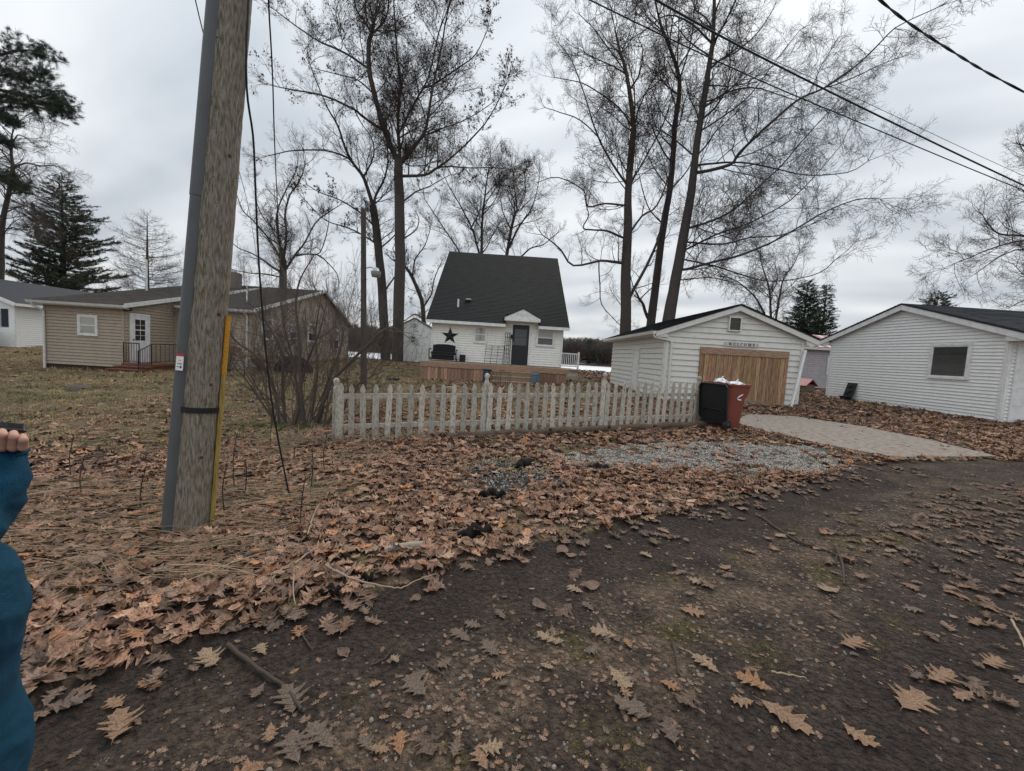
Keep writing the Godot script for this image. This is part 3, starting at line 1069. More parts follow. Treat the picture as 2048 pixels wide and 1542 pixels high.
func garage() -> void:
	var o := thing("garage", "cream board sided garage with a boarded up door and welcome sign", "garage", Vector3(4.97, 0.27, -13.93), -0.008)
	var w := 4.474
	var L := 7.636
	var hw := 2.332
	var rise := 0.823
	var oh := 0.394
	var sl := rise / (w / 2)
	wall(o, Transform3D(), w, hw, "garage_siding", 0.185, Vector2(w / 2, rise), -0.1)
	wall(o, facing(Vector3(0, 0, -L), -PI / 2), L, hw - 0.02, "garage_siding", 0.185, Vector2(-1, 0), -0.1)
	wall(o, facing(Vector3(w, 0, 0), PI / 2), L, hw - 0.02, "garage_siding", 0.185, Vector2(-1, 0), -0.1)
	for s in [[-0.012, 0.085], [w - 0.085, w + 0.012]]:
		part(o, "corner_board", mbox(s[0], -0.1, 0.0, s[1], hw - 0.01, 0.05), "garage_trim")
	part(o, "corner_board", mbox(-0.05, -0.1, -0.09, 0.0, hw - 0.03, -0.001), "garage_trim")
	var ye := hw - sl * oh
	for s in [0, 1]:
		var x0 := -oh if s == 0 else w + oh
		var q := [Vector3(x0, ye + 0.12, 0.2), Vector3(x0, ye + 0.12, -L - 0.2), Vector3(w / 2, hw + rise + 0.12, -L - 0.2), Vector3(w / 2, hw + rise + 0.12, 0.2)]
		var r := slab(o, "roof", q, 0.05, "black_shingle")
		shingled(r, q, 0.14, "black_shingle")
		part(o, "soffit", mbox(minf(x0, 0.0 if s == 0 else w), ye - 0.045, -L - 0.15, maxf(x0, 0.0 if s == 0 else w), ye - 0.025, 0.14), "garage_trim")
	rake_boards(o, -oh, w / 2, w + oh, ye + 0.07, hw + rise + 0.07, 0.17, "garage_trim", 0.17)
	# boxed eave returns
	for s in [[-oh, -0.02], [w + 0.02, w + oh]]:
		part(o, "eave_return", mbox(s[0], ye - 0.11, 0.035, s[1], ye + 0.06, 0.155), "garage_trim")
	# gutter and downspout
	var g := MB.new()
	var prof := PackedVector2Array([Vector2(0, 0), Vector2(-0.07, 0), Vector2(-0.11, 0.1), Vector2(-0.1, 0.1), Vector2(-0.065, 0.012), Vector2(-0.01, 0.012), Vector2(-0.01, 0.1), Vector2(0, 0.1)])
	g.prism(prof, -L - 0.2, 0.16, Transform3D(Basis(), Vector3(-oh - 0.006, ye - 0.02, 0)))
	part(o, "gutter", g, "gutter")
	part(o, "downspout", pipe([Vector3(-oh - 0.05, ye - 0.02, 0.1), Vector3(-oh - 0.04, ye - 0.12, 0.1), Vector3(0.1, 1.98, 0.1), Vector3(0.16, 1.9, 0.1), Vector3(0.17, 0.0, 0.1)], 0.036), "garage_trim")
	# louvred vent
	var vf := MB.new()
	for q in [[1.95, 2.4, 2.37, 2.44], [1.95, 2.83, 2.37, 2.87], [1.95, 2.44, 1.99, 2.83], [2.33, 2.44, 2.37, 2.83]]:
		vf.bx(q[0], q[1], 0.0, q[2], q[3], 0.1)
	part(o, "vent_frame", vf, "garage_trim")
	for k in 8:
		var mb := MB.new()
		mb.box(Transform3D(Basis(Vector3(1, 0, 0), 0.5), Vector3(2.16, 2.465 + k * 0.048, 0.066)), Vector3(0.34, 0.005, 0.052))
		part(o, "vent_slat", mb, "conduit")  # dark slat colour stands in for the shade between the louvres
	# boarded door: upright boards under a header
	var x := 1.27
	var k := 0
	while x < 3.97:
		var bw := rng.randf_range(0.118, 0.142)
		var mb := MB.new()
		var dz := rng.randf_range(0.056, 0.072)
		mb.box(Transform3D(Basis(Vector3(0, 0, 1), rng.randf_range(-0.006, 0.006)), Vector3(x + bw / 2, 0.83, dz)), Vector3(bw - 0.011, 1.68 + rng.randf_range(-0.03, 0.02), 0.02))
		part(o, "door_board", mb, "cedar_%d" % (rng.randi() % 4))
		x += bw
		k += 1
	part(o, "door_panel", mbox(1.2, 0.0, 0.019, 3.98, 1.62, 0.044), "plank_grey")
	part(o, "door_jamb", mbox(1.13, 0.0, 0.02, 1.25, 1.62, 0.076), "cedar_0")
	part(o, "header", mbox(1.12, 1.62, 0.02, 4.0, 1.84, 0.1), "plank")
	part(o, "threshold", mbox(1.2, -0.02, 0.02, 3.6, 0.1, 0.34), "plank_grey")
	part(o, "threshold", mbox(1.3, 0.1, 0.03, 3.3, 0.17, 0.2), "plank_grey")
	# side door
	var dxf := facing(Vector3(0, 0, -3.5), -PI / 2)
	var f := MB.new()
	f.bx(-0.14, -0.1, 0.0, -0.04, 1.76, 0.06)
	f.bx(0.66, -0.1, 0.0, 0.76, 1.76, 0.06)
	f.bx(-0.04, 1.68, 0.0, 0.66, 1.76, 0.06)
	part(o, "door_frame", f, "garage_trim", dxf)
	var dd := part(o, "door", mbox(-0.04, -0.05, 0.0, 0.66, 1.68, 0.046), "white_trim", dxf)
	for q in [[0.05, 0.15, 0.27, 0.75], [0.35, 0.15, 0.57, 0.75], [0.05, 0.9, 0.27, 1.5], [0.35, 0.9, 0.57, 1.5]]:
		part(dd, "panel", mbox(q[0], q[1], 0.046, q[2], q[3], 0.052), "white_trim")
	# the sign
	var s := thing("welcome_sign", "weathered white sign reading WELCOME above the boarded garage door", "sign", o.transform * Vector3(2.44, 1.985, 0.055), -0.008)
	var sb := MB.new()
	sb.cham(Transform3D(Basis(Vector3(1, 0, 0), PI / 2), Vector3.ZERO), Vector3(1.12, 0.02, 0.14), 0.004)
	part(s, "board", sb, "sign_white")
	var tm := TextMesh.new()
	var fnt := SystemFont.new()
	fnt.font_names = PackedStringArray(["Droid Serif"])
	fnt.font_weight = 700
	tm.font = fnt
	tm.text = "W E L C O M E"
	tm.font_size = 32
	tm.pixel_size = 0.0039
	tm.depth = 0.006
	part(s, "lettering", tm, "print_black", Transform3D(Basis(), Vector3(0, 0.0, 0.013)))
	for sx in [-1, 1]:
		var sc := MB.new()
		sc.tube(PackedVector3Array([Vector3(sx * 0.5, -0.05, 0.012), Vector3(sx * 0.515, -0.01, 0.012), Vector3(sx * 0.5, 0.02, 0.012), Vector3(sx * 0.52, 0.05, 0.012)]), PackedFloat32Array([0.004, 0.006, 0.004, 0.004]), 5)
		part(s, "scroll", sc, "print_black")
	# loose downspout leaning on the corner
	var lp := thing("loose_downspout", "detached white downspout leaning against the garage corner", "downspout")
	var a := o.transform * Vector3(4.02, -0.02, 0.42)
	var b := o.transform * Vector3(4.5, 1.92, 0.1)
	a.y = ground_h(a.x, a.z)
	var mb2 := MB.new()
	mb2.bar(a, b, 0.075, 0.055, Vector3(0, 0, 1))
	part(lp, "pipe", mb2, "white_trim")
	var mid := a.lerp(b, 0.42)
	mb2 = MB.new()
	mb2.bar(mid, mid + (b - a) * 0.02, 0.085, 0.065, Vector3(0, 0, 1))
	part(lp, "joint", mb2, "white_trim")


func right_house() -> void:
	var o := thing("white_house", "white clapboard house with large curtained gable window and dark roof", "house", Vector3(13.84, 0.40, -11.9), 0.035)
	var D := 6.33
	var hw := 2.545
	var rise := 1.02
	var oh := 0.505
	var W := 9.0
	var sl := rise / (D / 2)
	var gx := facing(Vector3(0, 0, -D), -PI / 2)
	wall(o, gx, D, hw, "white_siding", 0.102, Vector2(D / 2, rise), -0.05, 0.034)
	wall(o, facing(Vector3(0, 0, 0), 0), W, hw - 0.03, "white_siding", 0.102, Vector2(-1, 0), -0.05, 0.034)
	for z in [[-D - 0.01, -D + 0.07], [-0.07, 0.01]]:
		part(o, "corner_board", mbox(-0.04, -0.05, z[0], -0.001, hw - 0.01, z[1]), "white_trim")
	part(o, "corner_board", mbox(-0.012, -0.05, 0.011, 0.08, hw - 0.03, 0.045), "white_trim")
	part(o, "foundation", mbox(-0.005, -0.35, -D + 0.01, W, -0.051, -0.006), "block")
	var ye := hw - sl * oh
	for s in [0, 1]:
		var z0 := oh if s == 0 else -D - oh
		var q := [Vector3(-0.22, ye + 0.13, z0), Vector3(W, ye + 0.13, z0), Vector3(W, hw + rise + 0.13, -D / 2), Vector3(-0.22, hw + rise + 0.13, -D / 2)]
		var r := slab(o, "roof", q, 0.05, "slate_shingle")
		shingled(r, q, 0.14, "slate_shingle")
		part(o, "soffit", mbox(-0.18, ye - 0.04, minf(z0, 0.0 if s == 0 else -D), W, ye - 0.02, maxf(z0, 0.02 if s == 0 else -D)), "white_trim")
		part(o, "fascia", mbox(-0.2, ye - 0.06, z0 - 0.012, W, ye + 0.08, z0 + 0.012), "white_trim")
	var gb := Node3D.new()
	gb.name = "gable_trim"
	o.add_child(gb)
	gb.transform = facing(Vector3(0, 0, -D), -PI / 2)
	rake_boards(gb, -oh, D / 2, D + oh, ye + 0.08, hw + rise + 0.08, 0.19, "white_trim", 0.18)
	for s in [[-oh, -0.02], [D + 0.02, D + oh]]:
		part(gb, "eave_return", mbox(s[0], ye - 0.1, 0.04, s[1], ye + 0.02, 0.17), "white_trim")
	window(o, facing(Vector3(0, 1.69, -1.49), -PI / 2), 1.08, 0.98, "white_trim", "curtain", false)
	# garage door set back behind the corner
	var gd := part(o, "garage_door", mbox(0.3, -0.02, 0.0, 3.0, 2.12, 0.045), "white_trim")
	for k in 4:
		part(gd, "panel_rib", mbox(0.3, 0.5 * k + 0.48, 0.045, 3.0, 0.5 * k + 0.5, 0.051), "garage_trim")
	part(o, "door_trim", mbox(0.2, -0.05, 0.0, 0.3, 2.2, 0.06), "white_trim")
	# leaning dark wall fountain
	var f := thing("wall_fountain", "dark green moulded wall fountain leaning on white clapboards", "fountain", o.transform * Vector3(-0.24, 0, -4.98), 0.035 - PI / 2)
	f.position.y = ground_h(f.position.x, f.position.z)
	var lean := Transform3D(Basis(Vector3(1, 0, 0), -0.27), Vector3(0, 0.02, 0.0))
	var back := MB.new()
	back.cham(lean * Transform3D(Basis(), Vector3(0, 0.36, 0)), Vector3(0.44, 0.7, 0.05), 0.015)
	part(f, "back_panel", back, "fountain_green")
	var rl := MB.new()
	rl.ball(lean * Vector3(-0.02, 0.56, 0.03), Vector3(0.12, 0.08, 0.045), 6, 10)
	rl.ball(lean * Vector3(0.04, 0.36, 0.03), Vector3(0.13, 0.06, 0.05), 6, 10)
	rl.ball(lean * Vector3(-0.06, 0.27, 0.03), Vector3(0.1, 0.05, 0.05), 6, 10)
	part(f, "relief", rl, "fountain_green")
	var ba := MB.new()
	ba.lathe([Vector2(0.02, 0.02), Vector2(0.13, 0.03), Vector2(0.2, 0.13), Vector2(0.23, 0.15), Vector2(0.2, 0.16), Vector2(0.05, 0.1)], 14, Transform3D(Basis.from_scale(Vector3(1, 1, 0.7)), Vector3(0, 0, 0.1)))
	part(f, "basin", ba, "fountain_green")


func cape_house() -> void:
	var o := thing("cape_house", "white clapboard cottage with a steep black roof and black door", "house", Vector3(-4.25, 0.975, -21.685), 0.026)
	var w := 6.718
	var hw := 1.92
	var V := 6.73
	wall(o, Transform3D(), w, hw + 0.35, "cape_siding", 0.118, Vector2(-1, 0), 0.0, 0.036)
	for s in [0, 1]:
		var xf := facing(Vector3(0, 0, -2 * V), -PI / 2) if s == 0 else facing(Vector3(w, 0, 0), PI / 2)
		wall(o, xf, 2 * V, hw + 0.3, "cape_siding", 0.236, Vector2(V, 4.5), -0.7, 0.028)
	for x in [[-0.02, 0.075], [w - 0.075, w + 0.02]]:
		part(o, "corner_board", mbox(x[0], 0, 0.0, x[1], hw, 0.044), "white_trim")
	part(o, "foundation", mbox(0.02, -0.95, -2 * V + 0.05, w - 0.02, -0.001, -0.02), "block")
	var ex := 0.262
	var ez := 0.454
	# front slope, cut round the little porch gable: left run, right run and the field above
	var E := func(x: float, f: float) -> Vector3:
		return Vector3(x, hw + 0.02 + 5.011 * f, lerpf(ez, -V, f))
	var pl := 3.75
	var pr := 5.4
	var cut := 0.105
	for q in [[-ex, pl, 0.0, cut], [pr, w + ex, 0.0, cut], [-ex, w + ex, cut, 1.0]]:
		var qq := [E.call(q[0], q[2]), E.call(q[1], q[2]), E.call(q[1], q[3]), E.call(q[0], q[3])]
		for k in 4:
			qq[k] += Vector3(0, 0.1, 0)
		var r := slab(o, "roof", qq, 0.06, "black_shingle")
		shingled(r, qq, 0.145, "black_shingle")
	var bq := [Vector3(-ex, hw + 0.12, -2 * V - ez), Vector3(w + ex, hw + 0.12, -2 * V - ez), Vector3(w + ex, hw + 5.13, -V), Vector3(-ex, hw + 5.13, -V)]
	slab(o, "roof", bq, 0.06, "black_shingle")
	for q in [[-ex, pl], [pr, w + ex]]:
		part(o, "fascia", mbox(q[0], hw - 0.05, ez - 0.03, q[1], hw + 0.1, ez - 0.004), "white_trim")
		part(o, "soffit", mbox(q[0] + 0.01, hw - 0.03, 0.02, q[1] - 0.01, hw - 0.012, ez - 0.031), "white_trim")
	for x in [-ex, w + ex]:
		var mb := MB.new()
		var a: Vector3 = E.call(x, 0.0) + Vector3(0, 0.03, -0.02)
		var b: Vector3 = E.call(x, 1.0) + Vector3(0, 0.03, 0)
		mb.bar(a, b, 0.03, 0.15)
		part(o, "rake_board", mb, "white_trim")
	# porch gable over the door
	var pz := 0.56
	var gp := MB.new()
	gp.prism(PackedVector2Array([Vector2(3.67, 2.19), Vector2(5.47, 2.19), Vector2(5.47, 2.36), Vector2(4.585, 2.8), Vector2(3.67, 2.36)]), pz - 0.03, pz)
	var gf := part(o, "porch_gable", gp, "white_trim")
	part(gf, "frieze", mbox(3.67, 2.19, pz + 0.001, 5.47, 2.34, pz + 0.02), "white_trim")
	var fan := MB.new()
	for k in 5:
		var a := -0.8 + 0.4 * k
		fan.bar(Vector3(4.58 + sin(a) * 0.08, 2.42 + cos(a) * 0.06, pz + 0.006), Vector3(4.58 + sin(a) * 0.33, 2.42 + cos(a) * 0.2, pz + 0.006), 0.02, 0.012, Vector3(0, 0, 1))
	part(gf, "ornament", fan, "garage_trim")
	for s in [[3.62, 4.585], [5.52, 4.585]]:
		var q := [Vector3(s[0], 2.36, pz + 0.03), Vector3(s[0], 2.36, -1.2), Vector3(s[1], 2.83, -1.2), Vector3(s[1], 2.83, pz + 0.03)]
		slab(o, "porch_roof", q, 0.03, "black_shingle")
	part(o, "porch_ceiling", mbox(3.7, 2.17, 0.02, 5.44, 2.188, pz - 0.031), "white_trim")
	# windows and the black door
	window(o, facing(Vector3(2.475, 1.43, 0.0), 0), 0.56, 0.74, "white_trim", "blind")
	window(o, facing(Vector3(5.82, 1.46, 0.0), 0), 0.82, 0.76, "white_trim", "blind", true, "low")
	var fr := MB.new()
	fr.bx(4.02, 0.0, 0.0, 4.12, 2.12, 0.05)
	fr.bx(4.975, 0.0, 0.0, 5.06, 2.12, 0.05)
	fr.bx(4.12, 2.04, 0.0, 4.975, 2.12, 0.05)
	part(o, "door_frame", fr, "white_trim")
	var d := part(o, "door", mbox(4.12, 0.0, 0.0, 4.975, 2.04, 0.04), "door_dark")
	for q in [[4.24, 1.0, 4.86, 1.82]]:
		var mb := MB.new()
		mb.bx(q[0] - 0.03, q[1] - 0.03, 0.04, q[2] + 0.03, q[1], 0.05)
		mb.bx(q[0] - 0.03, q[3], 0.04, q[2] + 0.03, q[3] + 0.03, 0.05)
		mb.bx(q[0] - 0.03, q[1], 0.04, q[0], q[3], 0.05)
		mb.bx(q[2], q[1], 0.04, q[2] + 0.03, q[3], 0.05)
		mb.bx(q[0], 1.4, 0.04, q[2], 1.425, 0.05)
		part(d, "storm_frame", mb, "door_dark")
		part(d, "pane", mbox(q[0], q[1], 0.041, q[2], q[3], 0.044), "glass_dark")
	part(d, "lower_panel", mbox(4.22, 0.2, 0.04, 4.88, 0.86, 0.042), "door_dark")
	part(d, "handle", pipe([Vector3(4.17, 1.0, 0.04), Vector3(4.17, 1.02, 0.08), Vector3(4.17, 1.12, 0.08), Vector3(4.17, 1.14, 0.04)], 0.01), "white_trim")
	part(o, "letter_box", mbox(4.02, 1.32, 0.051, 4.12, 1.52, 0.13), "black_metal")
	# roof pipe and box vent
	part(o, "vent_pipe", pipe([E.call(1.19, 0.16) + Vector3(0, 0.05, 0), E.call(1.19, 0.16) + Vector3(0, 0.5, 0)], 0.05, 10), "white_trim")
	var bv := MB.new()
	bv.box(Transform3D(Basis(Vector3(1, 0, 0), 0.4), E.call(1.66, 0.235) + Vector3(0, 0.17, 0)), Vector3(0.28, 0.12, 0.24))
	part(o, "roof_vent", bv, "black_metal")

	# the star on the wall
	var st := thing("metal_star", "large black metal barn star hung on the cottage wall", "star", o.transform * Vector3(0.93, 1.27, 0.03), 0.026)
	var sm := MB.new()
	for k in 5:
		var a0 := PI / 2 + TAU * k / 5.0
		var tip := Vector3(cos(a0) * 0.46, sin(a0) * 0.46, 0.0)
		for s in [-1.0, 1.0]:
			var a1: float = a0 + s * PI / 5.0
			var inn := Vector3(cos(a1) * 0.18, sin(a1) * 0.18, 0.0)
			if s < 0:
				sm.tri(Vector3(0, 0, 0.11), tip, inn)
			else:
				sm.tri(Vector3(0, 0, 0.11), inn, tip)
	part(st, "star_body", sm, "black_metal")
	st.rotation.z = 0.0

	deck(o.transform)


func deck(xf: Transform3D) -> void:
	var o := thing("front_deck", "low wooden deck with plank skirting in front of the cottage", "deck", xf.origin, 0.026)
	var z1 := 3.0
	var x0 := 0.1
	var x1 := 6.6
	var n := 21
	for k in n:
		var za := lerpf(0.06, z1, k / float(n))
		var zb := lerpf(0.06, z1, (k + 0.95) / float(n))
		part(o, "deck_plank", mbox(x0, -0.05, za, x1, -0.012 - 0.003 * (k % 2), zb), "plank_grey" if k % 3 else "plank")
	part(o, "rim_board", mbox(x0 - 0.05, -0.235, z1, x1 + 0.06, -0.01, z1 + 0.04), "plank")
	part(o, "rim_board", mbox(x0 - 0.045, -0.235, 0.1, x0 - 0.005, -0.012, z1 - 0.002), "plank")
	part(o, "rim_board", mbox(x1 + 0.005, -0.235, 0.1, x1 + 0.045, -0.012, z1 - 0.002), "plank")
	part(o, "frame", mbox(x0 + 0.1, -0.9, 0.3, x1 - 0.1, -0.06, z1 - 0.12), "plank_grey")
	var x := x0
	while x < x1 - 0.05:
		var bw := rng.randf_range(0.12, 0.165)
		if not (x > 2.95 and x < 5.0):
			var mb := MB.new()
			mb.box(Transform3D(Basis(Vector3(0, 0, 1), rng.randf_range(-0.012, 0.012)), Vector3(x + bw / 2, -0.58, z1 - 0.005 - rng.randf() * 0.012)), Vector3(bw - 0.012, 0.75 + rng.randf_range(-0.04, 0.04), 0.02))
			part(o, "skirt_board", mb, "skirt_%d" % (rng.randi() % 4))
		x += bw
	# wide wooden steps
	for k in 3:
		var zz := z1 + 0.05 + k * 0.3
		var yy := -0.24 - k * 0.2
		part(o, "step_tread", mbox(3.25, yy - 0.04, zz, 5.0, yy, zz + 0.33), "plank")
		part(o, "step_riser", mbox(3.27, yy - 0.22, zz + 0.29, 4.98, yy - 0.041, zz + 0.315), "plank_grey")
	part(o, "step_side", mbox(3.21, -0.98, z1 + 0.05, 3.248, -0.3, z1 + 0.9), "plank_grey")
	part(o, "step_side", mbox(5.002, -0.98, z1 + 0.05, 5.04, -0.3, z1 + 0.9), "plank_grey")

	# glider bench
	var b := thing("glider_bench", "black cushioned glider bench on the deck under the star", "bench", xf * Vector3(0.72, -0.012, 0.62), 0.026)
	var mb := MB.new()
	for k in 9:
		var f := -1.0 + k / 4.0
		var h := 0.84 - 0.05 * f * f
		mb.cham(Transform3D(Basis(Vector3(1, 0, 0), -0.18), Vector3(f * 0.5, (h + 0.42) / 2, -0.2)), Vector3(0.123, h - 0.42, 0.1), 0.02)
	part(b, "backrest", mb, "black_cloth")
	mb = MB.new()
	mb.cham(Transform3D(Basis(), Vector3(0, 0.38, 0.05)), Vector3(1.16, 0.15, 0.5), 0.03)
	part(b, "seat", mb, "black_cloth")
	for sx in [-0.66, 0.66]:
		part(b, "arm", pipe([Vector3(sx, 0.1, 0.3), Vector3(sx, 0.5, 0.33), Vector3(sx, 0.58, 0.2), Vector3(sx, 0.56, -0.25)], 0.025), "black_metal")
		part(b, "leg", pipe([Vector3(sx, 0.0, 0.3), Vector3(sx, 0.14, 0.1), Vector3(sx, 0.14, -0.1), Vector3(sx, 0.0, -0.28)], 0.022), "black_metal")
	part(b, "skirt", mbox(-0.56, 0.06, 0.22, 0.56, 0.3, 0.24), "black_cloth")
	part(b, "rocker_rail", pipe([Vector3(-0.66, 0.13, 0.28), Vector3(0.66, 0.13, 0.28)], 0.02), "black_metal")
	var pot := thing("grey_crate", "small grey green crate beside the black bench", "crate", xf * Vector3(1.66, -0.012, 0.4), 0.026)
	part(pot, "box", mbox(-0.14, 0.0, -0.12, 0.14, 0.36, 0.12), "tank_grey")
	pot.get_child(0).material_override = M["fountain_green"]
	for k in 4:
		part(pot, "slat", mbox(-0.145, 0.04 + 0.085 * k, 0.12, 0.145, 0.1 + 0.085 * k, 0.13), "fountain_green")
	# wire trellis and black iron trellis
	var t := thing("wire_trellis", "thin wire garden trellis leaning on cottage wall below the window", "trellis", xf * Vector3(2.78, -0.012, 0.28), 0.026)
	for k in 4:
		part(t, "wire", pipe([Vector3(k * 0.31 - 0.02, 0, 0.05), Vector3(k * 0.31 + 0.03, 0.92, -0.2)], 0.011, 6), "black_metal")
	for k in 6:
		part(t, "cross_wire", pipe([Vector3(-0.02, 0.1 + 0.16 * k, 0.03 - 0.043 * k), Vector3(0.95, 0.1 + 0.16 * k, 0.03 - 0.043 * k)], 0.008, 5), "black_metal")
	t = thing("iron_trellis", "tall black iron corner trellis standing beside the cottage door", "trellis", xf * Vector3(3.76, -0.012, 0.22), 0.026)
	for q in [[0, 0], [0.28, 0], [0.0, 0.14], [0.28, 0.14], [0.1, 0.14], [0.2, 0.0]]:
		part(t, "upright", pipe([Vector3(q[0], 0, q[1]), Vector3(q[0], 1.62, q[1])], 0.014, 6), "black_metal")
	for k in 8:
		part(t, "rung", pipe([Vector3(0, 0.12 + 0.21 * k, 0.14), Vector3(0.28, 0.12 + 0.21 * k, 0.14)], 0.01, 5), "black_metal")
	# flower pot, bin, garden hoop, rail at the lake side
	var g := xf * Vector3(5.12, 0, z1 + 0.75)
	var bp := thing("blue_planter", "pale blue tapered planter standing by the deck steps", "planter", Vector3(g.x, ground_h(g.x, g.z), g.z))
	mb = MB.new()
	mb.lathe([Vector2(0.01, 0.0), Vector2(0.13, 0.0), Vector2(0.17, 0.42), Vector2(0.195, 0.43), Vector2(0.195, 0.5), Vector2(0.17, 0.5), Vector2(0.16, 0.42), Vector2(0.01, 0.4)], 16)
	part(bp, "pot", mb, "pot_blue")
	g = xf * Vector3(3.02, 0, z1 + 0.35)
	bp = thing("navy_bin", "dark navy bin tucked beside the deck steps", "bin", Vector3(g.x, ground_h(g.x, g.z), g.z))
	mb = MB.new()
	mb.cham(Transform3D(Basis(), Vector3(0, 0.27, 0)), Vector3(0.3, 0.55, 0.3), 0.03)
	part(bp, "tub", mb, "bin_blue")
	part(bp, "lid", mbox(-0.17, 0.545, -0.17, 0.17, 0.58, 0.17), "bin_blue")
	g = xf * Vector3(3.75, 0, z1 + 2.2)
	bp = thing("garden_hoop", "black wire arched garden edging in front of the deck steps", "edging", Vector3(g.x, ground_h(g.x, g.z), g.z))
	for k in 3:
		var rr := 0.28 - k * 0.09
		var pts := []
		for a in 9:
			pts.append(Vector3(-cos(PI * a / 8.0) * rr, 0.45 - k * 0.04 + sin(PI * a / 8.0) * 0.2, 0))
		pts.push_front(Vector3(-rr, 0, 0))
		pts.append(Vector3(rr, 0, 0))
		part(bp, "hoop", pipe(pts, 0.009, 5), "black_metal")
	var rl := thing("porch_railing", "white baluster railing on the lakeside porch behind the cottage", "railing", xf * Vector3(6.8, -0.02, -0.45), 0.026)
	part(rl, "top_rail", mbox(0.0, 0.72, -0.03, 0.84, 0.78, 0.03), "white_trim")
	part(rl, "bottom_rail", mbox(0.0, 0.06, -0.02, 0.84, 0.11, 0.02), "white_trim")
	part(rl, "post", mbox(0.84, -0.12, -0.05, 0.93, 0.86, 0.05), "white_trim")
	for k in 8:
		part(rl, "baluster", mbox(0.05 + k * 0.1, 0.11, -0.014, 0.085 + k * 0.1, 0.72, 0.014), "white_trim")
	var lt := thing("porch_lattice", "pale diagonal lattice panel under the lakeside porch", "lattice", xf * Vector3(6.8, -0.9, -0.4), 0.026)
	part(lt, "porch_floor", mbox(-0.05, 0.66, -3.0, 0.95, 0.8, 0.02), "plank_grey")
	for k in 12:
		for s in [-1, 1]:
			mb = MB.new()
			var xx := -0.2 + k * 0.11
			var a := Vector2(xx, 0.0)
			var b2 := Vector2(xx + s * 0.62, 0.62)
			# keep each strip inside the panel
			var lo := 0.0
			var hi := 1.0
			for e in [0.0, 0.92]:
				var f: float = (e - a.x) / (b2.x - a.x)
				if (b2.x > a.x) == (e == 0.0):
					lo = maxf(lo, f)
				else:
					hi = minf(hi, f)
			if hi - lo < 0.08:
				continue
			var p := a.lerp(b2, lo)
			var q := a.lerp(b2, hi)
			mb.bar(Vector3(p.x, p.y, 0.01 * s), Vector3(q.x, q.y, 0.01 * s), 0.03, 0.006, Vector3(0, 0, 1))
			part(lt, "lattice_strip", mb, "sign_white")


